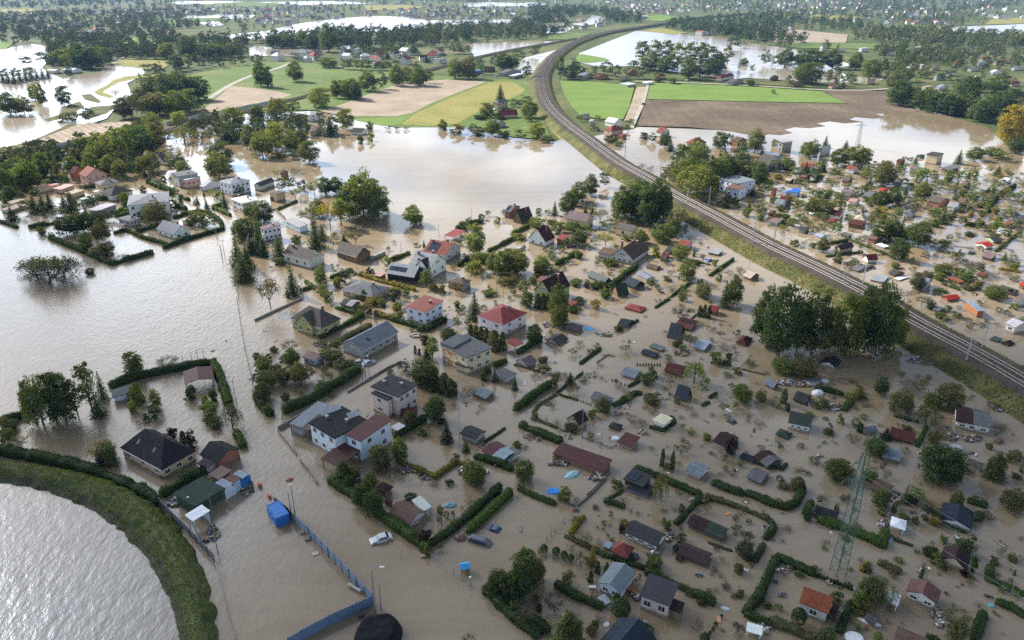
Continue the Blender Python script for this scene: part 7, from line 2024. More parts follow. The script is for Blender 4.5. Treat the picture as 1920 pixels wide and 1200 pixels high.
lamp(1697, 540, 405, 'dark bare pole on the road side of the maroon shelter', head=False, name='wooden_pole', cat='pole')
lamp(1775, 632, 450, 'street lamp on the road beside the drooping grey willow', arm=.9, r=.08)
T(0, 300, 4)
lamp(1632, 592, 478, 'utility pole at the outer hedge corner of the village', head=False, name='utility_pole', cat='utility pole')
lamp(1618, 560, 470, 'twin of the utility pole at the outer hedge corner', head=False, name='wooden_pole', cat='pole')
lamp(1666, 735, 635, 'stout pole in the lake just past the village hedge', head=False, name='wooden_pole', cat='pole', r=.14)
lamp(1686, 722, 598, 'thin utility pole in the lake just past the village hedge', head=False, name='utility_pole', cat='utility pole')
lamp(1486, 378, 292, 'utility pole in the village street by the clipped hedges', head=False, name='utility_pole', cat='utility pole')
lamp(1652, 470, 410, 'short road post on the bend beside the village hedge', head=False, name='post', cat='post')
lamp(1018, 195, 130, 'pole beside the flooded lane near the grey flat-roofed house', head=False, name='wooden_pole', cat='pole')
T(480, 300, 4)
for a in [(355, 1032, 922, 'wooden pole by the small oval hedge'), (757, 852, 772, 'wooden pole behind the yellow hedge'), (1090, 712, 612, 'pale pole on the open lake near the white modern gabled house'), (1372, 572, 478, 'pale pole on the open lake behind the red carport roof'), (1615, 442, 358, 'pale pole on the open lake near the hedge of the field gardens'),
   (1806, 980, 850, 'A-shaped concrete pole near the grey block hut'), (1856, 1035, 955, 'short wooden pole past the bluish spruce')]:
 lamp(*a, head=False, name='wooden_pole', cat='pole', col=(0.3, 0.28, 0.26))
T(1440, 900, 4)
lamp(458, 465, 400, 'white disc garden lamp beside the green pylon', r=.05, name='garden_lamp', cat='lamp')
lamp(1185, 745, 668, 'white disc garden lamp behind the rusty tiled cabin', r=.05, name='garden_lamp', cat='lamp')
lamp(1826, 850, 748, 'dark pole on the hedge of the far corner plot', r=.09, head=False, name='wooden_pole', cat='pole')
lamp(86, 205, 135, 'dark pole on the curled hedge by the pylon', r=.09, head=False, name='wooden_pole', cat='pole')
T(960, 900, 4)
lamp(1746, 225, 172, 'white garden lamp between two thick hedges', r=.05, name='garden_lamp', cat='lamp')
lamp(294, 430, 335, 'dark thin pole in open water by the wire fence', r=.06, head=False, name='wooden_pole', cat='pole')
T(1440, 600, 4)
lamp(1425, 555, 452, 'leaning grey pole in bright water below the embankment', r=.1, head=False, name='wooden_pole', cat='pole', col=(0.35, 0.34, 0.32))

# overhead line masts of the railway
MMS = plain('mast_steel', (0.46, 0.47, 0.48), 0.5, 0.12, 1, .2)


def near_rail(p):
 i = min(range(len(RL)), key=lambda k: (RL[k].x - p.x) ** 2 + (RL[k].y - p.y) ** 2)
 return i


def mast(x, yb, yt, label):
 p = at(x, yb, RZ - .5)
 h = height_at(x, yb, yt, RZ - .5)
 i = near_rail(p)
 inw = (RL[i] - p)
 inw.z = 0
 inw.normalize()
 root = empty('catenary_mast', p, math.atan2(inw.y, inw.x))
 tag(root, label, 'railway mast', 'overhead line masts of the railway')
 G = Geo()
 for a, b in ((-.16, -.14), (.16, -.14), (.16, .14), (-.16, .14)):
  G.bar((a, b, -.8), (a * .7, b * .7, h), .055, n=4)
 n = 11
 for k in range(n):
  z0, z1 = h * k / n, h * (k + 1) / n
  s = 1 if k % 2 else -1
  for b in (-.14, .14):
   G.bar((-.15 * s, b, z0), (.15 * s, b, z1), .03, n=3)
 G.build('mast_post', [MMS], root)
 G = Geo()
 G.bar((0, 0, h - 1.0), (3.2, 0, h - .75), .05, n=5)
 G.bar((0, 0, h - 2.4), (3.2, 0, h - .75), .045, n=5)
 G.bar((3.2, 0, h - .75), (2.9, 0, h - 2.0), .03, n=4)
 G.bar((.9, 0, h - 1.9), (3.3, 0, h - 2.0), .035, n=4)
 G.build('cantilever_arm', [MMS], root)
 G = Geo()
 G.bar((.35, 0, h - 1.0), (.75, 0, h - .96), .09, n=6)
 G.bar((.35, 0, h - 2.2), (.75, 0, h - 2.0), .09, n=6)
 G.build('insulator', [MBR], root)
 return root, h


ML = [(1811, 677, 632, 'overhead line mast on the near side of the tracks closest to the picture edge'), (1580, 535, 508, 'overhead line mast on the near side of the tracks above the big dark trees'), (1411, 457, 421, 'overhead line mast on the near side of the tracks past the bare gardens'), (1288, 382, 354, 'overhead line mast on the near side of the tracks behind the big leafy clump'),
  (1202, 335, 308, 'overhead line mast on the near side of the tracks beside the wide lake'), (1140, 299, 275, 'overhead line mast on the near side of the tracks opposite the pink house'), (1094, 256, 236, 'overhead line mast on the near side of the bend below the bright field'),
  (1841, 651, 598, 'overhead line mast on the far side of the tracks by the pale cabin'), (1617, 534, 494, 'overhead line mast on the far side of the tracks by the red gabled hut'), (1329, 384, 350, 'overhead line mast on the far side of the tracks before the workshop block'), (1238, 333, 308, 'overhead line mast on the far side of the tracks at the thicket'),
  (1172, 293, 272, 'overhead line mast on the far side of the tracks at the pink house'), (1118, 252, 234, 'overhead line mast on the far side of the bend at the white patterned house'), (1452, 448, 416, 'overhead line mast on the far side of the tracks by the long red cabins')]
tops = {}
for i, m in enumerate(ML):
 r_, h_ = mast(*m)
 th = r_.rotation_euler.z
 tops[i] = (Vector((r_.location.x + 3.1 * math.cos(th), r_.location.y + 3.1 * math.sin(th), r_.location.z + h_ - .8)), r_.location.z + h_ - 2.1)
MWI = plain('wire', (0.08, 0.08, 0.08), 0.6, 0.1)
for seq, lb in (((6, 5, 4, 3, 2, 1, 0), 'overhead wires strung over the track nearer the drowned gardens'), ((12, 11, 10, 9, 13, 8, 7), 'overhead wires strung over the farther track')):
 G = Geo()
 o0 = tops[seq[0]][0]
 for a, b in zip(seq, seq[1:]):
  A, B = tops[a][0] - o0, tops[b][0] - o0
  za, zb = tops[a][1] - o0.z, tops[b][1] - o0.z
  pr = A
  for k in range(1, 7):
   t = k / 6
   q = A.lerp(B, t) - Vector((0, 0, 3.2 * t * (1 - t)))
   G.bar(pr, q, .022, n=3)
   pr = q
  G.bar((A.x, A.y, za), (B.x, B.y, zb), .022, n=3)
 w_ = G.build('overhead_wires', [MWI])
 w_.location = o0
 tag(w_, lb, 'wires')
# signal
p = at(1666, 571, RZ - .4)
r_ = tag(empty('railway_signal', p), 'dark railway signal on a white post beside the far track', 'signal')
h_ = height_at(1666, 571, 556, RZ - .4)
G = Geo()
G.bar((0, 0, -.6), (0, 0, h_), .09, n=6)
G.build('signal_post', [MMS], r_)
G = Geo()
G.box(-.35, -.12, h_ + .002, .35, .12, h_ + 1.7)
G.build('signal_head', [MP], r_, (0.02, 0.02, 0.02))


# lattice pylons
def lattice(p, h, wb, wt, col, label, arms, name='pylon', rz=0.0, r=.07, ref=None):
 root = empty(name, p, rz)
 tag(root, label, 'pylon')
 G = Geo()
 c = [(-1, -1), (1, -1), (1, 1), (-1, 1)]
 n = 16
 W = lambda z: (wb + (wt - wb) * z / h) / 2
 for a, b in c:
  G.bar((a * wb / 2, b * wb / 2, -1), (a * wt / 2, b * wt / 2, h), r, n=4)
 for k in range(n):
  z0, z1 = h * k / n, h * (k + 1) / n
  for f in range(4):
   (a0, b0), (a1, b1) = c[f], c[(f + 1) % 4]
   s, e = ((a0, b0), (a1, b1)) if k % 2 else ((a1, b1), (a0, b0))
   G.bar((s[0] * W(z0), s[1] * W(z0), z0), (e[0] * W(z1), e[1] * W(z1), z1), r * .55, n=3)
   G.bar((a0 * W(z1), b0 * W(z1), z1), (a1 * W(z1), b1 * W(z1), z1), r * .5, n=3)
 G.build('lattice_mast', [MP], root, col)
 ends = []
 for z, x in arms:
  G = Geo()
  w = W(z)
  s = 1 if x > 0 else -1
  for b in (-w, w):
   G.bar((s * w, b, z), (x, 0, z + .1), r * .7, n=4)
   G.bar((s * w, b, z + 1.0), (x, 0, z + .1), r * .6, n=4)
  for k in range(1, 5):
   t = k / 5
   q = s * w + (x - s * w) * t
   G.bar((q, -w * (1 - t), z + .1 * t), (q, w * (1 - t), z + .1 * t), r * .4, n=3)
   G.bar((q, 0, z + .1 * t), (q, 0, z + 1.0 * (1 - t) + .1 * t), r * .4, n=3)
  G.build('cross_arm', [MP], root, col)
  G = Geo()
  for k in range(4):
   G.bar((x, 0, z - .25 * k), (x, 0, z - .25 * k - .2), .11, n=6, r2=.06)
  G.build('insulator', [MBR], root)
  ends.append((x, z - 1.0))
 if ref:
  LAND.append((*proj((p.x, p.y, h * .4)), ref))
 return root, ends


GRN = (0.065, 0.13, 0.095)
pb = at(1571, 1073)
hp = height_at(1571, 1073, 850)
pyl, ends = lattice(pb, hp, 2.1, .9, GRN, 'tall green lattice pylon rising from the flooded plots', [(hp * .86, 3.0), (hp * .80, -3.4), (hp * .93, -2.0)], rz=R(12), r=.085, ref='green pylon')
for x, yb, yt, lb in [(1607, 276, 228, 'slim grey pylon standing in the flooded brown field'), (1383, 150, 92, 'distant grey pylon in the flood behind the field road'), (1446, 130, 84, 'distant grey pylon beside trees in the far flood')]:
 q = at(x, yb)
 h_ = height_at(x, yb, yt)
 lattice(q, h_, 2.6, .8, (0.4, 0.41, 0.42), lb, [(h_ * .84, 3.4), (h_ * .84, -3.4)], r=.10)
th = pyl.rotation_euler.z
far = at(1607, 276)
for k, (x, z) in enumerate(ends):
 A = pb + Vector((x * math.cos(th), x * math.sin(th), z))
 for B, nm, lb in ((Vector((A.x + 56, A.y - 78, z - 1)), 'power_cable', 'power cable leaving the green pylon towards the lower picture corner, ' + ('outermost one', 'middle one', 'highest one')[k]),):
  G = Geo()
  pr = Vector((0, 0, 0))
  D = B - A
  for s in range(1, 13):
   t = s / 12
   q = D * t - Vector((0, 0, 7 * t * (1 - t)))
   G.bar(pr, q, .02, n=3)
   pr = q
  w_ = G.build(nm, [MST])
  w_.location = A
  tag(w_, lb, 'cable')


# cars and vans
MCAR = tinted('car_paint', 0.25, 0.05, 1.0, 0.6)


def car(tile, a, b, col, label, ln=4.4, wd=1.75, sink=.45, van=False, tilt=0.0, name='car'):
 T(*tile)
 A, B = at(*px_(*a)), at(*px_(*b))
 c = (A + B) / 2
 d = B - A
 root = empty(name, (c.x, c.y, -sink), math.atan2(d.y, d.x))
 root.rotation_euler.y = tilt
 tag(root, label, 'van' if van else 'car')
 L, W = ln / 2, wd / 2
 if van:
  prof = [(-L, .35), (-L, 1.0), (-L * .97, 1.75), (-L * .85, 1.95), (L * .35, 1.95), (L * .55, 1.8), (L * .82, 1.15), (L * .97, 1.0), (L, .6), (L, .35)]
  gl = [(-L * .8, 1.15, -L * .76, 1.78), (L * .36, 1.15, L * .74, 1.15)]
 else:
  prof = [(-L, .35), (-L, .72), (-L * .93, .88), (-L * .66, .95), (-L * .42, 1.36), (-L * .1, 1.45), (L * .12, 1.42), (L * .42, .97), (L * .88, .82), (L, .62), (L, .35)]
 n = len(prof)
 V, Fs = [], []
 for s, k in ((-1, 1.0), (1, 1.0)):
  for x, z in prof:
   w = W * (1.0 - max(0, z - .85) * .3) * (1 - .09 * (abs(x) / L) ** 4)
   V.append((x, s * w, z))
 # a rounded shoulder: insert an inner line of points
 V2 = []
 for s in (-1, 1):
  for x, z in prof:
   w = W * (1.0 - max(0, z - .85) * .3) * .86 * (1 - .12 * (abs(x) / L) ** 4)
   V2.append((x, s * w, z + .05))
 allV = V[:n] + V2[:n] + V2[n:] + V[n:]
 for r in range(3):
  for i in range(n - 1):
   Fs.append((r * n + i, r * n + i + 1, (r + 1) * n + i + 1, (r + 1) * n + i))
 Fs += [tuple(range(n - 1, -1, -1)), tuple(range(3 * n, 4 * n))]
 G = Geo()
 G.add(allV, Fs)
 G.build('body', [MCAR], root, col, smooth=False)
 # glass
 zt, zb = (1.78, 1.2) if van else (1.37, .98)
 G = Geo()
 xs = (-L * .82, L * .45, L * .62, -L * .9) if van else (-L * .40, L * .10, L * .36, -L * .60)
 for s in (-1, 1):
  wt, wb_ = W * (1 - max(0, zt - .85) * .3) + .012, W * (1 - max(0, zb - .85) * .3) + .012
  for x0, x1, y0, y1 in ((xs[0], (xs[0] + xs[1]) / 2 - .04, xs[3] + .1, (xs[3] + xs[2]) / 2 - .04), ((xs[0] + xs[1]) / 2 + .04, xs[1], (xs[3] + xs[2]) / 2 + .04, xs[2] - .1)):
   q = [(y0, s * wb_, zb), (y1, s * wb_, zb), (x1, s * wt, zt), (x0, s * wt, zt)]
   G.add(q + [(x, y - s * .03, z) for x, y, z in q], [(0, 1, 2, 3), (7, 6, 5, 4), (0, 4, 5, 1), (1, 5, 6, 2), (2, 6, 7, 3), (3, 7, 4, 0)])
 G.build('side_window', [MGL], root)
 for nm, x0, z0, x1, z1 in ((('windscreen', L * .58, 1.74, L * .8, 1.22) if van else ('windscreen', L * .15, 1.42, L * .40, 1.03)), (('rear_window', -L * .93, 1.72, -L * .99, 1.2) if van else ('rear_window', -L * .44, 1.36, -L * .63, 1.03))):
  G = Geo()
  w0, w1 = W * .76, W * .88
  k = .04 if x1 > x0 else -.04
  q = [(x0 + k, -w0, z0 + .045), (x0 + k, w0, z0 + .045), (x1 + k, w1, z1 + .045), (x1 + k, -w1, z1 + .045)]
  G.add(q + [(x - k * .8, y, z - .05) for x, y, z in q], [(0, 1, 2, 3), (7, 6, 5, 4), (0, 4, 5, 1), (1, 5, 6, 2), (2, 6, 7, 3), (3, 7, 4, 0)])
  G.build(nm, [MGL], root)
 for s in (-1, 1):
  G = Geo()
  G.box(L * .93, s * W * .55 - .2, .58, L * 1.005, s * W * .55 + .2, .74)
  G.build('headlight', [MFR], root)
  G = Geo()
  G.box(-L * 1.005, s * W * .62 - .16, .66, -L * .94, s * W * .62 + .16, .84)
  G.build('tail_light', [MP], root, (0.3, 0.02, 0.02))
  G = Geo()
  G.box(L * .3, s * W * 1.0 - .1, .92, L * .38, s * W * 1.0 + .1, 1.04)
  G.build('mirror', [MCAR], root, col)
  for x in (-L * .62, L * .62):
   G = Geo()
   G.bar((x, s * (W - .2), .32), (x, s * (W + .01), .32), .32, n=14)
   w_ = G.build('wheel', [MP], root, (0.02, 0.02, 0.02))
   G = Geo()
   G.bar((x, s * (W - .0), .32), (x, s * (W + .03), .32), .19, n=10)
   G.build('rim', [MST], w_)
 for k_, r_ in (('silver saloon', 'silver saloon car'), ('dark grey van', 'dark grey van'), ('black car roof', 'drifting black car roof')):
  if label.startswith(k_):
   LAND.append((*proj(c), r_))
 return root


car((480, 900, 4), (1010, 428), (868, 470), (0.5, 0.53, 0.56), 'silver saloon car standing in the flooded road up to its doors', sink=.35)
car((480, 900, 4), (1612, 445), (1760, 490), (0.10, 0.115, 0.14), 'dark grey van sunk to its windows beside the bright hedge', ln=4.8, wd=1.9, sink=.95, van=True, name='van')
car((480, 900, 4), (1770, 362), (1832, 385), (0.06, 0.11, 0.19), 'small dark blue car with only its roof above water', ln=3.9, sink=.95, tilt=.06)
car((480, 600, 4), (822, 335), (868, 320), (0.35, 0.42, 0.48), 'pale blue car parked by the transformer poles', ln=4.2, sink=.4)
car((480, 600, 4), (760, 325), (795, 318), (0.45, 0.45, 0.45), 'light grey car behind the transformer poles', ln=4.2, sink=.4)
car((960, 300, 4), (20, 688), (95, 665), (0.32, 0.38, 0.45), 'grey-blue car under the shrubs by the steep red-roofed house', ln=4.4, sink=.3)
car((960, 300, 4), (405, 655), (480, 650), (0.10, 0.02, 0.03), 'dark red car behind the steep red-roofed house', ln=4.3, sink=.35)
car((960, 300, 4), (1450, 765), (1505, 745), (0.12, 0.22, 0.42), 'blue car half under water by the thin drowned fence', ln=4.1, sink=.6)
car((1440, 300, 4), (1505, 712), (1545, 690), (0.03, 0.04, 0.03), 'black car in front of the pale grey cabin', ln=4.2, sink=.6)
car((1440, 300, 4), (755, 800), (790, 815), (0.04, 0.04, 0.04), 'dark car beside the collapsed grey shed', ln=4.0, sink=.6)
car((960, 600, 4), (1640, 760), (1670, 775), (0.05, 0.05, 0.05), 'black car roof drifting past the maroon cabin', ln=4, sink=1.0)
for i, (x, y, c, lb) in enumerate([(876, 134, (0.6, 0.6, 0.6), 'white van parked at the scrapyard'), (905, 143, (0.3, 0.3, 0.32), 'grey car at the scrapyard edge'), (930, 145, (0.05, 0.05, 0.06), 'black car at the scrapyard edge'), (1178, 157, (0.5, 0.5, 0.5), 'pale car by the green field shed'), (1206, 197, (0.04, 0.04, 0.05), 'dark car on the field track'), (1288, 152, (0.6, 0.6, 0.6), 'white car by the bright red road house'), (1420, 160, (0.03, 0.03, 0.03), 'black car on the field road'), (930, 207, (0.55, 0.55, 0.55), 'silver car beside the red-roofed farm barn')]):
 car((0, 0, 1), (x - 4, y), (x + 4, y - 1), c, lb, sink=-.2, van=i == 0)

# shipping container and other single things
T(480, 900, 4)
c, th, L, W = rect(*px_(80, 190), *px_(158, 270), *px_(242, 248), 2.35)
r_ = tag(empty('shipping_container', (c.x, c.y, 0), th), 'bright blue shipping container standing in the yard by the metal fence', 'container')
LAND.append((*proj(c), 'blue container'))
FOOT.append((c.x, c.y, th, L / 2, W / 2))
G = Geo()
x, y = L / 2, W / 2
n = int(L / .28)
V, Fs = [], []
for s in (-1, 1):
 for i in range(n):
  x0, x1 = -x + .1 + (L - .2) * i / n, -x + .1 + (L - .2) * (i + 1) / n
  G.box(x0, s * y - .03 - (.03 if i % 2 else 0), -.4, x1, s * y + .03 + (.03 if i % 2 else 0), 2.28)
G.box(-x + .05, -y + .03, -.4, x - .05, y - .03, 2.3)
G.build('body', [MP], r_, C_['cblue'])
G = Geo()
for sx_ in (-1, 1):
 for sy_ in (-1, 1):
  G.box(sx_ * x - .09, sy_ * y - .09, -.4, sx_ * x + .09, sy_ * y + .09, 2.36)
for s in (-1, 1):
 G.box(-x + .1, s * y - .08, 2.2, x - .1, s * y + .08, 2.355)
 G.box(s * x - .08, -y + .1, 2.2, s * x + .08, y - .1, 2.355)
G.build('frame', [MP], r_, (0.015, 0.11, 0.36))
for s in (-1, 1):
 G = Geo()
 G.box(x + .005, min(0, s * (y - .12)) + .01, .0, x + .06, max(0, s * (y - .12)) - .01, 2.2)
 for k in (.3, .7):
  G.bar((x + .09, s * (y - .12) * k, .0), (x + .09, s * (y - .12) * k, 2.2), .02, n=4)
 G.build('door', [MP], r_, (0.018, 0.13, 0.42))
G = Geo()
for i in range(9):
 x0 = -x + .3 + (L - .6) * i / 9
 G.box(x0, -y + .15, 2.301, x0 + .3, y - .15, 2.33)
G.build('roof_ribs', [MP], r_, (0.03, 0.17, 0.48))


def bumpy(name, x, y, rx, ry, rz_, h, col, label, cat, m=None, amp=.1, parent=None, z=0.0, flat=False):
 """a rounded heap, dome or slack sheet"""
 p = at(*px_(x, y), 0)
 nu, nv = 28, 9
 V, Fs = [], []
 sd = random.uniform(0, 50)
 for j in range(nv + 1):
  a = (math.pi / 2) * j / nv
  for i in range(nu):
   t = 2 * math.pi * i / nu
   k = 1 + amp * mnoise.noise(Vector((math.cos(t) * 1.6 + sd, math.sin(t) * 1.6, a)))
   rr = math.cos(a) if not flat else (1 - j / nv)
   zz_ = (h * math.sin(a) if not flat else h * min(1, j / 2)) * (1 + amp * 2 * mnoise.noise(Vector((math.cos(t) * 3 * rr, math.sin(t) * 3 * rr, sd)))) + z
   V.append((rx * rr * k * math.cos(t), ry * rr * k * math.sin(t), zz_ if j else -.3))
 for j in range(nv):
  for i in range(nu):
   Fs.append((j * nu + i, j * nu + (i + 1) % nu, (j + 1) * nu + (i + 1) % nu, (j + 1) * nu + i))
 Fs.append(tuple(range(nv * nu, (nv + 1) * nu)))
 o = link(name, mesh(name, V, Fs, [m or MP], smooth=True), None, col)
 o.location = (p.x, p.y, 0)
 o.rotation_euler.z = rz_
 return tag(o, label, cat)


T(480, 900, 4)
bumpy('tarpaulin', 915, 1165, 4.2, 3.9, .3, 1.9, (0.016, 0.016, 0.019), 'large black sagging tarpaulin cover at the lower edge by the blue fence', 'tarpaulin', amp=.09, m=MRF, flat=True)
bumpy('boat', 1455, 190, 1.5, .8, .2, .5, (0.18, 0.34, 0.38), 'turquoise boat adrift in the hedge-ringed garden', 'boat', amp=.25)
bumpy('crate', 1530, 438, 1.1, .9, .3, .8, (0.17, 0.09, 0.085), 'reddish drowned box beside the dark grey van', 'box', amp=.3)
bumpy('bush_tarp', 250, 0, .8, .6, .3, .4, (0.28, 0.08, 0.03), 'orange tarpaulin bundle in the flooded yard', 'tarpaulin', amp=.3)
T(960, 900, 4)
bumpy('tarpaulin', 310, 85, 1.5, 1.3, .2, .2, (0.03, 0.22, 0.62), 'vivid blue tarpaulin adrift beside a round bush', 'tarpaulin', amp=.4, flat=True)
bumpy('dome', 917, 580, .95, .95, 0, .85, (0.06, 0.06, 0.065), 'dark grey dome next to the red pyramid pavilion', 'dome', amp=.03)
bumpy('water_tank', 1062, 552, .55, .55, 0, .8, (0.6, 0.6, 0.6), 'white tub by the heap at the long black felt cabin', 'tub', amp=.05)
bumpy('paddling_pool', 708, 1085, .6, .6, 0, .25, (0.6, 0.6, 0.6), 'round white tub near the slate house at the lower edge', 'tub', amp=.04, flat=True)
bumpy('dinghy', 1600, 965, .9, .4, -.4, .25, (0.45, 0.5, 0.5), 'pale bathtub adrift beside the long straight hedge', 'bathtub', amp=.05)
T(960, 600, 4)
bumpy('pool_cover', 578, 65, 1.9, 1.5, 0, .12, (0.10, 0.42, 0.72), 'round light blue pool cover beside a drowned cabin', 'pool', amp=.08, flat=True)
bumpy('greenhouse', 455, 1160, 2.1, 1.1, .7, .5, (0.25, 0.42, 0.45), 'pale cyan plastic cover adrift below the long red barn', 'cover', amp=.12)
bumpy('tub', 775, 895, 1.2, 1.0, 0, .5, (0.5, 0.55, 0.6), 'round pale tub beside the deep red sloping roof', 'tub', amp=.04, flat=True)
T(1440, 900, 4)
bumpy('paddling_pool', 645, 1185, 1.7, 1.2, -.3, .5, (0.62, 0.64, 0.65), 'oval white pool at the lower edge of the picture', 'pool', amp=.05, flat=True)
bumpy('boat', 762, 1065, 1.9, .6, -.5, .5, (0.66, 0.68, 0.68), 'curved white upturned boat beside the decked shed', 'boat', amp=.15)
bumpy('cover', 1675, 942, .6, .5, 0, .2, (0.12, 0.33, 0.36), 'small turquoise cover floating by the corner hedge', 'cover', amp=.1, flat=True)
bumpy('tarpaulin', 895, 450, 1.2, 1.0, .4, .25, (0.28, 0.34, 0.42), 'pale blue sheet at the end of the pylon hedge', 'tarpaulin', amp=.3, flat=True)
T(1440, 600, 4)
bumpy('tent', 372, 552, 1.6, 1.3, .3, 1.0, (0.6, 0.6, 0.64), 'small white tent between the dark cabin and the hedge', 'tent', amp=.08)
bumpy('paddling_pool', 425, 460, 1.2, 1.0, 0, .4, (0.5, 0.55, 0.6), 'round pale pool beside the crushed grey roof', 'pool', amp=.05, flat=True)
bumpy('tarpaulin', 1395, 965, 2.0, 1.4, .3, .6, (0.5, 0.52, 0.54), 'crumpled white sheet near the dark pine', 'tarpaulin', amp=.35)
bumpy('tarpaulin', 185, 458, .9, .6, 0, .3, (0.05, 0.2, 0.5), 'blue sheet in the litter beside the slate roof', 'tarpaulin', amp=.4)


def ring(x, y, r, h, col, label, name='trampoline', cat='trampoline'):
 p = at(*px_(x, y))
 root = tag(empty(name, p), label, cat)
 G = Geo()
 n = 14
 for i in range(n):
  a, b = 6.283 * i / n, 6.283 * (i + 1) / n
  G.bar((r * math.cos(a), r * math.sin(a), h), (r * math.cos(b), r * math.sin(b), h), .06, n=5)
 G.build('rim', [MP], root, col)
 for i in range(0, n, 2):
  a = 6.283 * i / n
  G = Geo()
  G.bar((r * math.cos(a), r * math.sin(a), -.5), (r * math.cos(a), r * math.sin(a), h), .04, n=5)
  G.build('leg', [MP], root, col)


T(1440, 600, 4)
ring(568, 465, 1.6, .25, (0.04, 0.03, 0.03), 'dark trampoline ring lying in brown water')
ring(525, 605, 2.0, .6, (0.12, 0.07, 0.04), 'brown round pool frame inside the bent hedge', 'round_pool', 'pool')
T(960, 600, 4)
ring(205, 487, 1.2, .9, (0.1, 0.1, 0.1), 'small dark trampoline with upright poles in open water')


def board(x, y, L, W, th, col, label, group=None, name='board', z=.05, t=.08, tilt=0.0, rz=True):
 p = at(*px_(x, y))
 G = Geo()
 k = max(1, int(W / .3))
 for i in range(k):
  G.box(-L / 2 + random.uniform(0, .08), -W / 2 + W * i / k + .01, 0, L / 2 - random.uniform(0, .08), -W / 2 + W * (i + 1) / k - .01, t)
 o = G.build(name, [MP], None, col)
 o.location = (p.x, p.y, z)
 o.rotation_euler = (tilt, tilt * .5, th)
 o['category'] = 'board'
 if group:
  o['group'] = group
 if label[0] == '~':
  PEND.append((o, label[1:], (px_(x, y))))
 else:
  o['label'] = label
 return o


T(960, 900, 4)
r_ = board(908, 838, 1.6, 1.9, .9, (0.24, 0.10, 0.035), 'orange-brown wooden deck wedged between two cabins', name='deck', z=.5, t=.12, tilt=.1)
board(1618, 255, 1.4, .6, .4, (0.5, 0.24, 0.08), 'orange board adrift inside the long olive hedge')
board(1550, 1048, 1.6, .7, 1.3, (0.5, 0.27, 0.13), 'orange sun lounger board floating near the corner hedge')
board(1345, 145, 1.2, .8, .3, (0.6, 0.6, 0.62), 'white board caught at the thick hedge corner')
board(690, 915, 2.0, 1.8, .7, (0.62, 0.66, 0.7), 'white garden table tipped against the dark hedge', z=.5, tilt=.35)
board(970, 1078, 1.9, .9, -.4, (0.4, 0.43, 0.46), 'pale grey chest floating above the slate house', z=.1, t=.5, name='chest')
board(600, 812, 1.3, .5, 0, (0.6, 0.62, 0.66), 'white bench by the tall clipped evergreen', z=.1, t=.3, name='bench')
T(480, 900, 4)
board(445, 553, 1.3, 1.0, .5, (0.4, 0.37, 0.33), 'pale wooden raft drifting beside the long metal fence', name='raft')
board(385, 445, 1.1, 1.0, .5, (0.16, 0.13, 0.13), 'dark pallet raft close to the long metal fence', name='raft', z=.1, t=.3)
board(345, 400, .9, .7, .5, (0.2, 0.21, 0.17), 'greenish crate touching the long metal fence', name='crate', z=.0, t=.4)
board(740, 820, 3.2, .5, -.6, (0.36, 0.34, 0.32), 'long grey plank stack near the fence end', z=.3, t=.3)
board(1255, 575, 1.2, .7, .2, (0.3, 0.28, 0.25), 'small jetty of planks at the bright hedge corner', z=.3)
board(790, 1025, 1.0, .8, .4, (0.07, 0.07, 0.07), 'black crate beside the tarpaulin heap', name='crate', z=.1, t=.6)
board(30, 50, 1.0, .7, -.9, (0.40, 0.10, 0.03), 'orange barrel rack above the blue container', name='rack', z=.1, t=.8)
board(100, 130, 1.2, .6, -.9, (0.40, 0.12, 0.05), 'orange scrap frame at the end of the blue container', name='rack', z=.1, t=.6)
# playhouse
p = at(*px_(1568, 690))
r_ = tag(empty('playhouse', p, .2), 'small playhouse with bright blue roof on legs in open water', 'playhouse')
LAND.append((*px_(1568, 670), 'blue playhouse'))
G = Geo()
G.prism([(-.9, 1.5), (0, 2.05), (.9, 1.5), (.9, 1.42), (0, 1.97), (-.9, 1.42)], 'x', -.9, .9)
G.build('roof', [MP], r_, (0.05, 0.32, 0.66))
for sx_ in (-1, 1):
 for sy_ in (-1, 1):
  G = Geo()
  G.box(sx_ * .7 - .06, sy_ * .7 - .06, -.5, sx_ * .7 + .06, sy_ * .7 + .06, 1.52)
  G.build('leg', [MWD], r_)
G = Geo()
G.box(-.63, -.63, .55, .63, .63, .65)
G.box(-.63, .55, .66, .63, .63, 1.2)
G.build('platform', [MWD], r_)
# gear standing on roofs of the solar-rack house: two racks of panels
for x, y, lb in ((560, 690, 'longer tilted solar rack on the black roof of the solar-rack house'), (738, 722, 'shorter tilted solar rack on the black roof of the solar-rack house')):
 T(480, 600, 4)
 p = at(*px_(x, y), 6.0)
 r_ = tag(empty('solar_rack', p, math.radians(39)), lb, 'solar rack')
 ln = 5.2 if x < 600 else 3.4
 G = Geo()
 for i in range(int(ln / .85)):
  x0 = -ln / 2 + .85 * i
  G.add([(x0 + .03, -.75, .35), (x0 + .82, -.75, .35), (x0 + .82, .65, 1.15), (x0 + .03, .65, 1.15), (x0 + .03, -.72, .29), (x0 + .82, -.72, .29), (x0 + .82, .68, 1.09), (x0 + .03, .68, 1.09)],
    [(0, 1, 2, 3), (7, 6, 5, 4), (0, 4, 5, 1), (1, 5, 6, 2), (2, 6, 7, 3), (3, 7, 4, 0)])
 G.build('solar_panel', [MST], r_)
 for s in (-1, 1):
  G = Geo()
  G.box(s * ln * .42 - .04, .5, 0, s * ln * .42 + .04, .58, 1.05)
  G.box(s * ln * .42 - .04, -.7, 0, s * ln * .42 + .04, -.62, .35)
  G.build('leg', [MST], r_)
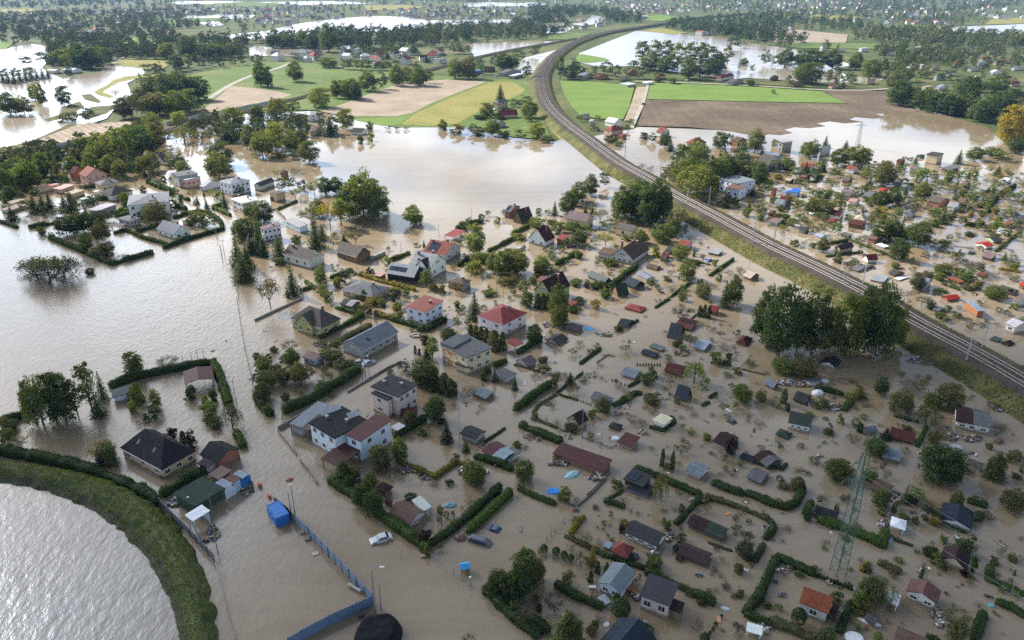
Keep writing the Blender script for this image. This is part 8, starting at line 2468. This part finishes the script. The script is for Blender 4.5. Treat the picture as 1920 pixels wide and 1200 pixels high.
# drifting planks, each its own board
g_ = random.Random(21)
for x, y in [(1190, 700), (1232, 740), (1262, 770), (1010, 610), (1118, 625), (1192, 640), (1260, 645), (1370, 772), (1410, 810), (1440, 830), (1372, 745), (1320, 790), (1225, 850), (1300, 975), (1380, 920), (1500, 880), (1535, 835), (1560, 800), (1480, 760), (1580, 742), (1625, 760), (1690, 790), (1780, 812), (1800, 800), (1835, 820),
    (1760, 700), (1700, 668), (1585, 690), (1450, 715), (1080, 655), (1150, 590), (985, 720), (905, 720), (870, 760), (1010, 790), (1080, 870), (1130, 880), (690, 780), (590, 690), (500, 620), (520, 640), (700, 620), (640, 640), (1790, 560), (1700, 520), (1620, 480), (1860, 470), (1840, 520), (1600, 1105), (1730, 1060), (1850, 1120), (1690, 1010), (1560, 870), (1395, 1070), (1330, 1130), (1250, 1110), (905, 985), (980, 990), (425, 640), (398, 660), (1745, 950), (1900, 930), (1880, 1030)]:
 T(0, 0, 1)
 board(x + g_.uniform(-4, 4), y + g_.uniform(-3, 3), g_.uniform(.9, 2.6), g_.uniform(.25, .8), g_.uniform(0, 3.1), g_.choice([(0.09, 0.075, 0.06), (0.15, 0.12, 0.1), (0.05, 0.045, 0.04), (0.3, 0.29, 0.27), (0.5, 0.5, 0.5), (0.2, 0.17, 0.14)]), '~plank adrift on the flood', 'planks adrift on the flood', name='plank')


# heaps of litter nobody could count
def litter(tile, spots, n, name='floating_litter'):
 T(*tile)
 G = Geo()
 cols = [(0.5, 0.5, 0.5), (0.09, 0.075, 0.06), (0.25, 0.2, 0.15), (0.05, 0.12, 0.3), (0.3, 0.1, 0.05), (0.62, 0.62, 0.6)]
 o0 = at(*px_(spots[0][0], spots[0][1]))
 for cx, cy, rx, ry in spots:
  for _ in range(n):
   a, k = g_.uniform(0, 6.28), g_.uniform(0, 1) ** .5
   p = at(*px_(cx + rx * k * math.cos(a), cy + ry * k * math.sin(a))) - o0
   s, t, ang, z = g_.uniform(.12, .55), g_.uniform(.06, .22), g_.uniform(0, 3.14), g_.uniform(0, .3)
   c_, s_ = math.cos(ang), math.sin(ang)
   V = []
   tl = g_.uniform(-.25, .25)
   for dz in (0, g_.uniform(.05, .3)):
    for dx, dy in ((-s, -t), (s, -t), (s, t), (-s, t)):
     V.append((p.x + dx * c_ - dy * s_, p.y + dx * s_ + dy * c_, z + dz + dx * tl))
   G.add(V, [(3, 2, 1, 0), (4, 5, 6, 7), (0, 1, 5, 4), (1, 2, 6, 5), (2, 3, 7, 6), (3, 0, 4, 7)], g_.choices(range(6), [2.5, 7, 6, .6, .8, .6])[0])
 ms = []
 for i, c_ in enumerate(cols):
  k = 'litter_%s' % ('pale', 'dark', 'wood', 'blue', 'rust', 'white')[i]
  ms.append(bpy.data.materials.get(k) or plain(k, c_, .7, .3, 3))
 o = link(name, mesh(name, G.V, G.F, ms, G.mi))
 o.location = o0
 o['kind'] = 'stuff'


litter((1440, 600, 4), [(1120, 285, 90, 45), (1220, 320, 70, 18), (130, 470, 70, 25), (250, 490, 80, 18), (480, 640, 60, 18), (330, 630, 40, 20), (1380, 880, 40, 30), (1530, 890, 70, 26), (500, 665, 40, 14)], 70)
litter((960, 900, 4), [(1170, 420, 32, 45), (1060, 560, 40, 25), (945, 870, 40, 30), (1890, 1100, 35, 30), (60, 40, 1, 1)], 70)
litter((1440, 900, 4), [(110, 665, 60, 30), (1260, 1000, 45, 35), (1280, 1080, 25, 25), (870, 330, 40, 30), (960, 140, 40, 50)], 60)
litter((0, 900, 4), [(1600, 400, 40, 60), (1850, 60, 50, 60), (1650, 0, 90, 35), (1300, 180, 40, 25), (1540, 440, 30, 25)], 70)
litter((960, 600, 4), [(180, 880, 100, 30), (700, 110, 60, 15), (280, 40, 50, 20), (1270, 250, 60, 25), (640, 1180, 70, 25), (350, 1080, 80, 20)], 50)
litter((480, 600, 4), [(480, 185, 45, 20), (1200, 120, 50, 15), (1300, 1180, 60, 20), (1130, 1130, 80, 25), (1560, 1140, 40, 30)], 60)
litter((1440, 300, 4), [(690, 820, 70, 20), (860, 890, 50, 20), (1560, 920, 60, 15), (1180, 720, 40, 10)], 50)

_lp = random.Random(77)
sp = []
for poly, n in (([(980, 640), (1330, 560), (1400, 640), (1900, 740), (1900, 880), (1400, 900), (1000, 860)], 60), ([(1050, 930), (1500, 880), (1920, 880), (1920, 1190), (1300, 1190), (1050, 1100)], 45), ([(1480, 440), (1640, 420), (1930, 470), (1930, 660), (1800, 620), (1640, 530)], 30), ([(680, 860), (950, 860), (900, 960), (760, 960)], 10), ([(980, 400), (1320, 420), (1400, 540), (1250, 580), (980, 500)], 20)):
 k = 0
 while k < n:
  x, y = _lp.uniform(680, 1930), _lp.uniform(400, 1190)
  if inside((x, y), poly):
   r = _lp.uniform(3, 12)
   sp.append((x, y, r, r * _lp.uniform(.25, .6)))
   k += 1
litter((0, 0, 1), sp[::2], 8)

# ---------------------------------------------------------------- the far country: woods and villages out to the horizon
mfl, tfl, bfl = mat('far_leaves')
at_ = N(tfl, 'ShaderNodeAttribute')
at_.attribute_name = 'tint'
tfl.links.new(at_.outputs['Color'], bfl.inputs['Base Color'])
bfl.inputs['Roughness'].default_value = .9
bfl.inputs['Specular IOR Level'].default_value = .1


def woods(name, items, forms, mats):
 """one mesh for all: items are (x, y, h, w, form, tint)"""
 Vs, Ts = [], []
 for x, y, h, w, f, c in items:
  A = forms[f]
  a = rng.uniform(0, 6.28)
  ca, sa = math.cos(a), math.sin(a)
  X = A[:, 0] * ca - A[:, 1] * sa
  Y = A[:, 0] * sa + A[:, 1] * ca
  Vs.append(np.stack([X * w + x, Y * w + y, A[:, 2] * h], 1))
  k = np.repeat(rng.uniform(.6, 1.5, len(A) // 4), 4)[:, None]
  Ts.append(np.concatenate([np.asarray(c)[None, :] * k, np.ones((len(A), 1))], 1))
 V, Tn = np.concatenate(Vs), np.concatenate(Ts)
 me = mesh_np(name, V, np.arange(len(V)).reshape(-1, 4), mats)
 ca = me.color_attributes.new('tint', 'FLOAT_COLOR', 'POINT')
 ca.data.foreach_set('color', Tn.astype(np.float32).ravel())
 o = link(name, me)
 o['kind'] = 'stuff'
 return o


def low(nc, per, rx, zc, rz, cr, s, seed):
 _, LV = clumped(nc, per, rx, zc, rz, cr, s, .02, .3, seed)
 return LV


FB = [low(18, 12, .38, .5, .46, .2, .062, 200 + i) for i in range(4)]     # small far broadleaf crowns
FM = [low(26, 26, .40, .54, .44, .16, .045, 210 + i) for i in range(4)]   # fuller ones, nearer
g = np.random.default_rng(5)
FC = []
for i in range(2):
 z = g.uniform(.03, 1, 110)
 a = g.uniform(0, 6.28, 110)
 r_ = .26 * (1 - z) ** .8 + .01
 P = np.stack([np.cos(a) * r_, np.sin(a) * r_, z], 1)
 Nm = np.stack([np.cos(a), np.sin(a), .6 + 0 * a], 1) + g.normal(size=(110, 3)) * .4
 Nm /= np.linalg.norm(Nm, axis=1, keepdims=True)
 FC.append(leaf_quads(P, Nm, g.uniform(.7, 1.3, 110) * .07))
FORMS = FB + FM + FC

# keep only the largest three hundred of each kind as things; the rest become one mass
by = {}
for e in PEND:
 nm = e[0].name.split('.')[0]
 if nm in ('broadleaf_tree', 'bush', 'conifer', 'bare_shrub', 'fruit_tree', 'thuja', 'poplar_tree'):
  by.setdefault(nm, []).append(e)
rest, low_rest = [], []
gone = set()
for nm, es in by.items():
 es.sort(key=lambda e: -e[0].scale.x * e[0].scale.z * ppm(proj(e[0].location)[1]) ** 2)
 for o, look, px in es[290:]:
  kids = list(o.children)
  c = tuple(([q for q in kids if q.name[:5] == 'crown'] + [o])[0].color)[:3]
  rad = [v for v in KIND.values() if v[0] == nm][0][2]
  it = (o.location.x, o.location.y, o.scale.z, o.scale.x * 2 * rad / .8, int(rng.integers(4, 8)) if nm != 'conifer' else 8, c)
  (low_rest if nm in ('bush', 'bare_shrub', 'thuja') else rest).append(it)
  gone.add(o.name)
  for k in kids:
   bpy.data.objects.remove(k)
PEND[:] = [e for e in PEND if e[0].name not in gone]
for n in gone:
 bpy.data.objects.remove(bpy.data.objects[n])

WP = [w[1] for w in WF[1:]]
FIELDS = [l[1] for l in LS]
NEAR_FIELDS = [[(300, 160), (352, 140), (478, 118), (560, 116), (640, 126), (720, 128), (800, 142), (985, 150), (1003, 163), (1010, 195), (1018, 225), (1036, 262), (900, 238), (640, 217), (400, 216)],
    [(1048, 150), (1190, 158), (1290, 152), (1640, 164), (1760, 205), (1870, 250), (1195, 250), (1060, 200)]]
RIV = WF[0][1]
belts = [
 ([(484, 62), (560, 72), (640, 62), (690, 66), (780, 60), (860, 48), (1000, 50), (1030, 74), (960, 77), (864, 82), (840, 90), (700, 92), (600, 93), (484, 88)], 330, (13, 20), 'm'),
 ([(90, 88), (140, 72), (200, 75), (330, 78), (470, 70), (470, 112), (390, 113), (320, 112), (215, 112), (210, 126), (90, 118)], 300, (10, 18), 'm'),
 ([(1234, 40), (1330, 28), (1440, 30), (1600, 42), (1640, 56), (1460, 56), (1440, 78), (1300, 62), (1240, 52)], 300, (13, 19), 'd'),
 ([(1590, 52), (1660, 58), (1760, 60), (1840, 68), (2050, 70), (2050, 92), (1800, 92), (1690, 86), (1600, 78)], 260, (12, 18), 'm'),
 ([(1660, 88), (1920, 86), (2050, 95), (2050, 135), (1700, 128), (1640, 110)], 150, (8, 13), 'm'),
 ([(990, 12), (1110, 16), (1210, 32), (1205, 42), (1120, 42), (1090, 30), (1040, 42), (1000, 46)], 260, (13, 19), 'd'),
 ([(960, 40), (1060, 40), (1070, 60), (1030, 70), (990, 60)], 90, (11, 17), 'd'),
 ([(0, 30), (300, 18), (480, 32), (470, 44), (250, 66), (0, 60)], 420, (10, 17), 'm'),
 ([(-200, 60), (90, 55), (86, 80), (-200, 100)], 110, (10, 16), 'm'),
 ([(1560, -14), (2400, -14), (2400, 24), (1900, 14), (1800, 26), (1640, 14)], 800, (14, 20), 'd'),
 ([(600, -12), (1060, -12), (1060, 4), (850, 4), (640, 3)], 420, (14, 20), 'd'),
 ([(-200, -12), (330, -12), (330, 12), (-200, 20)], 330, (11, 18), 'd'),
 ([(640, 98), (780, 96), (780, 104), (640, 110)], 40, (7, 11), 'm'),
 ([(0, 60), (100, 66), (210, 70), (330, 62), (330, 78), (100, 80)], 110, (8, 14), 'm'),
 ([(1300, 52), (1420, 56), (1520, 80), (1480, 92), (1400, 78), (1310, 62)], 70, (12, 17), 'd'),
 ([(1640, 96), (1700, 94), (1760, 112), (1720, 150), (1650, 140)], 60, (10, 15), 'm'),
 ([(1300, 0), (1640, 0), (1800, 30), (1760, 46), (1600, 40), (1300, 22)], 330, (10, 16), 'd'),
]
items = list(rest)
gr = random.Random(3)
tint = {'d': [(0.064, 0.09, 0.03), (0.085, 0.112, 0.036)], 'm': [(0.08, 0.108, 0.034), (0.115, 0.142, 0.042), (0.15, 0.142, 0.056)]}


def blocked(x, y, fields=True):
 return any(inside((x, y), w) for w in WP) or inside((x, y), RIV) or (fields and any(inside((x, y), f) for f in FIELDS)) or any(inside((x, y), f) for f in NEAR_FIELDS)


RPX = [proj(p) for p in RL[::4]]


def on_rail(x, y):
 return any(abs(x - a) < 10 + ppm(y) * 7 and abs(y - b) < 3 + ppm(y) * 3 for a, b in RPX)


for poly, n, hr, tk in belts:
 xs, ys = [p[0] for p in poly], [p[1] for p in poly]
 k = t = 0
 while k < n and t < n * 12:
  t += 1
  x, y = gr.uniform(min(xs), max(xs)), gr.uniform(min(ys), max(ys))
  if not inside((x, y), poly) or any(inside((x, y), w) for w in WP) or on_rail(x, y):
   continue
  p = at(x, y)
  h = gr.uniform(*hr)
  items.append((p.x, p.y, h, h * gr.uniform(.62, .9), gr.randrange(4) if y < 60 else 4 + gr.randrange(4), gr.choice(tint[tk])))
  k += 1
# clustered copses, gardens and hedgerows over all the rest
y = -14.0
while y < 150:
 wpx = 9 * ppm(y)
 n = int(2500 * 3 / (wpx * wpx) * (.9 if y < 60 else .62))
 for _ in range(n):
  x = gr.uniform(-300, 2200)
  yy = y + gr.uniform(0, 3)
  p = at(x, yy)
  c = mnoise.noise(Vector((p.x / 210, p.y / 330, 1.0))) + .6 * mnoise.noise(Vector((p.x / 70, p.y / 110, 5.0)))
  if c < (.06 if yy > 60 else -.08) or blocked(x, yy) or on_rail(x, yy):
   continue
  h = gr.uniform(6, 14) if c < .35 else gr.uniform(9, 17)
  cf = gr.random() < .12
  items.append((p.x, p.y, h, h * (gr.uniform(.65, 1.0) if not cf else .8), (8 + gr.randrange(2)) if cf else gr.randrange(4) if yy < 80 else 4 + gr.randrange(4), gr.choice(tint['m'] if gr.random() < .6 else tint['d'])))
 y += 3
for poly, n in (([(0, 306), (170, 276), (300, 240), (330, 262), (300, 300), (290, 330), (200, 318), (120, 316), (0, 352)], 90), ([(336, 240), (520, 207), (600, 214), (640, 232), (640, 258), (560, 272), (480, 276), (400, 262), (345, 258)], 60), ([(1250, 300), (1400, 270), (1420, 340), (1300, 360), (1240, 330)], 26), ([(1690, 200), (1930, 190), (1930, 250), (1870, 240)], 30)):
 xs, ys = [p[0] for p in poly], [p[1] for p in poly]
 k = t = 0
 while k < n and t < n * 20:
  t += 1
  x, y = gr.uniform(min(xs), max(xs)), gr.uniform(min(ys), max(ys))
  p = at(x, y)
  if inside((x, y), poly) and all(math.hypot(p.x - f[0], p.y - f[1]) > max(f[3], f[4]) + 2 for f in FOOT):
   h = gr.uniform(6, 12)
   items.append((p.x, p.y, h, h * gr.uniform(.7, 1), 4 + gr.randrange(4), gr.choice(tint['m'] + [(.12, .13, .04)])))
   k += 1
woods('far_woods', items, FORMS, [mfl])
if low_rest:
 woods('undergrowth', low_rest, [np.asarray(f) * [1, 1, 1.0] for f in FORMS], [mfl])

# far village houses, each a house of its own
MFW = plain('far_wall', (0.6, 0.57, 0.52), .8, .08)
VH = []
for rt in ('gx', 'hip', 'gx', 'flat'):
 G = roof_geo(rt, 11, 9, 4.2, 3.0 if rt != 'flat' else 0, .25)
 n0 = len(G.F)
 G.mi = [0] * n0
 if rt == 'gx':
  G.prism([(-4.2, -1), (4.2, -1), (4.2, 4.1), (0, 6.9), (-4.2, 4.1)], 'x', -5.1, 5.1, 1)
 else:
  G.box(-5.1, -4.2, -1, 5.1, 4.2, 4.1, 1)
 for s in range(3):
  G.box(-4 + 3 * s, -4.26, 1.3, -2.8 + 3 * s, -4.19, 2.7, 2)
 VH.append(G.data('village_house', [MRT, MFW, MGL], uv=True))
RC = [('red', 'rred'), ('red', 'rsalmon'), ('brown', 'rbrown'), ('grey', 'rltgrey'), ('dark', 'rdark'), ('grey', 'rpale'), ('dark', 'rgrey')]
spots = []
vr = random.Random(11)
for poly, n, where in [
 ([(60, 60), (330, 52), (330, 80), (150, 78), (90, 70)], 22, 'by the river on the far left bank'),
 ([(0, 24), (90, 24), (90, 48), (0, 48)], 14, 'among trees near the picture corner'),
 ([(220, 10), (480, 14), (480, 26), (340, 30), (220, 30)], 26, 'in the farthest village beyond the striped meadows'),
 ([(380, 22), (640, 14), (640, 34), (560, 42), (480, 46), (480, 28)], 40, 'in the village behind the shining flood'),
 ([(680, 18), (960, 16), (980, 32), (860, 32), (700, 28)], 42, 'along the farther shore of the shining flood'),
 ([(1120, 2), (1400, 4), (1400, 26), (1330, 26), (1240, 26), (1150, 16)], 48, 'in the village at the end of the railway'),
 ([(1440, 2), (1640, 6), (1760, 24), (1700, 46), (1640, 30), (1460, 26)], 48, 'in the hazy village below the dark hills'),
 ([(1700, 14), (1930, 16), (1930, 34), (1780, 46), (1720, 46)], 28, 'on the hazy slope by the far lagoon'),
 ([(640, 96), (830, 92), (840, 122), (760, 124), (640, 116)], 20, 'in the hamlet beside the curving single track'),
 ([(480, 105), (600, 104), (600, 116), (480, 114)], 8, 'at the top edge of the bright meadow')]:
 k = t = 0
 xs, ys = [p[0] for p in poly], [p[1] for p in poly]
 mine = []
 while k < n and t < 900:
  t += 1
  x, y = vr.uniform(min(xs), max(xs)), vr.uniform(min(ys), max(ys))
  if not inside((x, y), poly) or any(inside((x, y), w) for w in WP) or on_rail(x, y):
   continue
  if any(abs(x - a) < 7 * ppm(y) * 2 and abs(y - b) < 2.2 for a, b in mine):
   continue
  mine.append((x, y))
  p = at(x, y)
  wd, cc = vr.choice(RC)
  me = vr.choice(VH)
  o = link('village_house', me, None, tuple(c * 1.25 for c in C_[cc]))
  o.location = (p.x, p.y, 0)
  o.rotation_euler.z = vr.uniform(0, 3.14)
  s = vr.uniform(.85, 1.35)
  o.scale = (s * vr.uniform(.9, 1.2), s, s * vr.uniform(.9, 1.15))
  o['label'] = 'tiny far house with %s roof %s' % (wd, where)
  o['category'] = 'house'
  o['group'] = '%s-roofed houses %s' % (wd, where)
  k += 1

# and the rest of the far roofs, past counting
HQ, HT = [], []
k = 0
while k < 400:
 x, y = vr.uniform(-40, 1960), vr.uniform(0, 1) ** 1.3 * 66 + 1
 p = at(x, y)
 if mnoise.noise(Vector((p.x / 260, p.y / 420, 8))) < .05 or blocked(x, y) or on_rail(x, y):
  continue
 k += 1
 a, L, W, e, r = vr.uniform(0, 3.14), vr.uniform(4.5, 8), vr.uniform(3.6, 5.5), vr.uniform(3, 5.5), vr.uniform(1.5, 3.5)
 q = [(-L, -W, -1), (L, -W, -1), (L, W, -1), (-L, W, -1), (-L, -W, e), (L, -W, e), (L, W, e), (-L, W, e), (-L, 0, e + r), (L, 0, e + r)]
 q = [(p.x + u * math.cos(a) - v * math.sin(a), p.y + u * math.sin(a) + v * math.cos(a), z) for u, v, z in q]
 w_ = vr.choice([(.5, .48, .45), (.45, .38, .3), (.42, .42, .42)])
 rc = vr.choice([(.17, .05, .04), (.1, .07, .055), (.16, .16, .17), (.4, .4, .4), (.06, .06, .065), (.26, .1, .06)])
 for f, c in (((0, 1, 5, 4), w_), ((1, 2, 6, 5), w_), ((2, 3, 7, 6), w_), ((3, 0, 4, 7), w_), ((4, 5, 9, 8), rc), ((6, 7, 8, 9), rc), ((5, 6, 9, 9), w_), ((7, 4, 8, 8), w_)):
  if f[2] == f[3]:
   m = [q[f[0]], q[f[1]], q[f[2]], tuple((i + j) / 2 for i, j in zip(q[f[2]], q[f[0]]))]
  else:
   m = [q[i] for i in f]
  HQ += m
  HT += [(*c, 1)] * 4
me = mesh_np('far_rooftops', HQ, np.arange(len(HQ)).reshape(-1, 4), [mfl])
me.color_attributes.new('tint', 'FLOAT_COLOR', 'POINT').data.foreach_set('color', np.array(HT, np.float32).ravel())
o = link('far_rooftops', me)
o['kind'] = 'stuff'

# tufts of grass on the levee and the embankment slopes
def tufts(name, quads, n, s, col):
 A = np.array(quads)           # (m, 4, 3)
 ar = np.linalg.norm(np.cross(A[:, 1] - A[:, 0], A[:, 3] - A[:, 0]), axis=1)
 pick = rng.choice(len(A), size=n, p=ar / ar.sum())
 u, v = rng.uniform(size=(2, n, 1))
 C = A[pick, 0] * (1 - u) * (1 - v) + A[pick, 1] * u * (1 - v) + A[pick, 2] * u * v + A[pick, 3] * (1 - u) * v
 a = rng.uniform(0, 6.28, n)
 w = np.stack([np.cos(a), np.sin(a), 0 * a], 1)
 s_ = rng.uniform(.6, 1.4, (n, 1)) * s
 lean = rng.normal(size=(n, 3)) * .35
 lean[:, 2] = 1
 V = np.stack([C - w * s_ * .5, C + w * s_ * .5, C + w * s_ * .35 + lean * s_, C - w * s_ * .35 + lean * s_ * .9], 1).reshape(-1, 3)
 o = link(name, mesh_np(name, V, np.arange(len(V)).reshape(-1, 4), [MLF]), None, col)
 o['kind'] = 'stuff'


Q = []
for me, lim in ((lv, None),):
 vs = [np.array(v.co) for v in me.vertices]
 for p in me.polygons:
  c = p.center
  if c.z > .15 and proj(c)[1] < 1230 and proj(c)[0] > -30:
   Q.append([vs[i] for i in p.vertices])
tufts('grass', Q, 15000, .15, (0.085, 0.105, 0.035))
Q = []
vs = [np.array(v.co) for v in emb.data.vertices]
for p in emb.data.polygons:
 if p.material_index == 0 and p.center.z > .2 and (p.center - Vector((0, 0, 0))).length < 420:
  Q.append([vs[i] for i in p.vertices])
tufts('grass', Q, 11000, .3, (0.085, 0.095, 0.036))

# ---------------------------------------------------------------- labels that need a place
used = {}
for o in S.objects:
 if 'label' in o:
  used[o['label'].lower()] = 1
for o, look, px in sorted(PEND, key=lambda e: -e[2][1]):
 if o.get('group') == 'tiny clipped conifers in rows':
  near = sorted(LAND, key=lambda l: (l[0] - px[0]) ** 2 + (l[1] - px[1]) ** 2)
  o['label'] = look + ' near the ' + near[0][2]
  o['group'] = 'tiny clipped conifers near the ' + near[0][2]
  continue
 near = sorted(LAND, key=lambda l: (l[0] - px[0]) ** 2 + ((l[1] - px[1]) * 1.6) ** 2)[:9]
 cand = []

 def rel(l):
  dx, dy = px[0] - l[0], px[1] - l[1]
  d = math.hypot(dx, dy)
  if abs(dy) > abs(dx) * .7:
   return ('behind the ' if dy < 0 else 'in front of the ') + l[2]
  return ('beside the ' if d < 45 else 'out past the ') + l[2]
 for l in near[:3]:
  cand.append(look + ' ' + rel(l))
 for i in range(len(near)):
  for j in range(i + 1, len(near)):
   cand.append(look + ' between the ' + near[i][2] + ' and the ' + near[j][2])
 for i in range(4):
  for j in range(4):
   if i != j:
    cand.append(look + ' ' + rel(near[i]) + ', nearer the ' + near[j][2])
 for a in ('leafy', 'ragged', 'broad', 'rounded', 'lopsided'):
  for l in near[:6]:
   cand.append(a + ' ' + look + ' ' + rel(l))
 for c in cand:
  if len(c.split()) <= 16 and c.lower() not in used:
   o['label'] = c
   used[c.lower()] = 1
   break
 else:
  o['label'] = cand[0]

# ---------------------------------------------------------------- cloud over the near gardens, and the air
hm = bpy.data.materials.new('haze')
hm.use_nodes = True
ht = hm.node_tree
ht.nodes.clear()
pv = N(ht, 'ShaderNodeVolumePrincipled', i_Density=0.000052)
pv.inputs['Color'].default_value = (0.36, 0.62, 1.0, 1)
pv.inputs['Anisotropy'].default_value = 0.0
ho = N(ht, 'ShaderNodeOutputMaterial')
ht.links.new(pv.outputs[0], ho.inputs['Volume'])
G = Geo()
G.box(-31000, -3200, -2.0, 31000, 46000, 106.0)
hz = G.build('haze', [hm])
hz['kind'] = 'stuff'

cm = bpy.data.materials.new('cloud_vapour')
cm.use_nodes = True
ct = cm.node_tree
ct.nodes.clear()
cp = N(ct, 'ShaderNodeVolumePrincipled', i_Density=0.022)
cp.inputs['Color'].default_value = (0.98, 0.98, 1, 1)
cp.inputs['Anisotropy'].default_value = 0.72
co = N(ct, 'ShaderNodeOutputMaterial')
ct.links.new(cp.outputs[0], co.inputs['Volume'])
import bmesh
bm = bmesh.new()
bmesh.ops.create_icosphere(bm, subdivisions=5, radius=1.0)
for v in bm.verts:
 k = 1 + .22 * mnoise.fractal(v.co * 1.7, .9, 2.0, 4) 
 v.co = Vector((v.co.x * k, v.co.y * k, v.co.z * (k if v.co.z > 0 else k * .6)))
me = bpy.data.meshes.new('cloud')
bm.to_mesh(me)
bm.free()
me.materials.append(cm)
cl = link('cloud', me)
SH = Vector((70, 8, 0))                # ground the cloud shades
cl.location = SH + SDIR * (3000 / SDIR.z)
cl.scale = (430, 192, 75)
cl['kind'] = 'structure'
cl2 = cl.copy()
COL.objects.link(cl2)
cl2.location = Vector((-210, 225, 0)) + SDIR * (3000 / SDIR.z)
cl2.scale = (125, 100, 60)
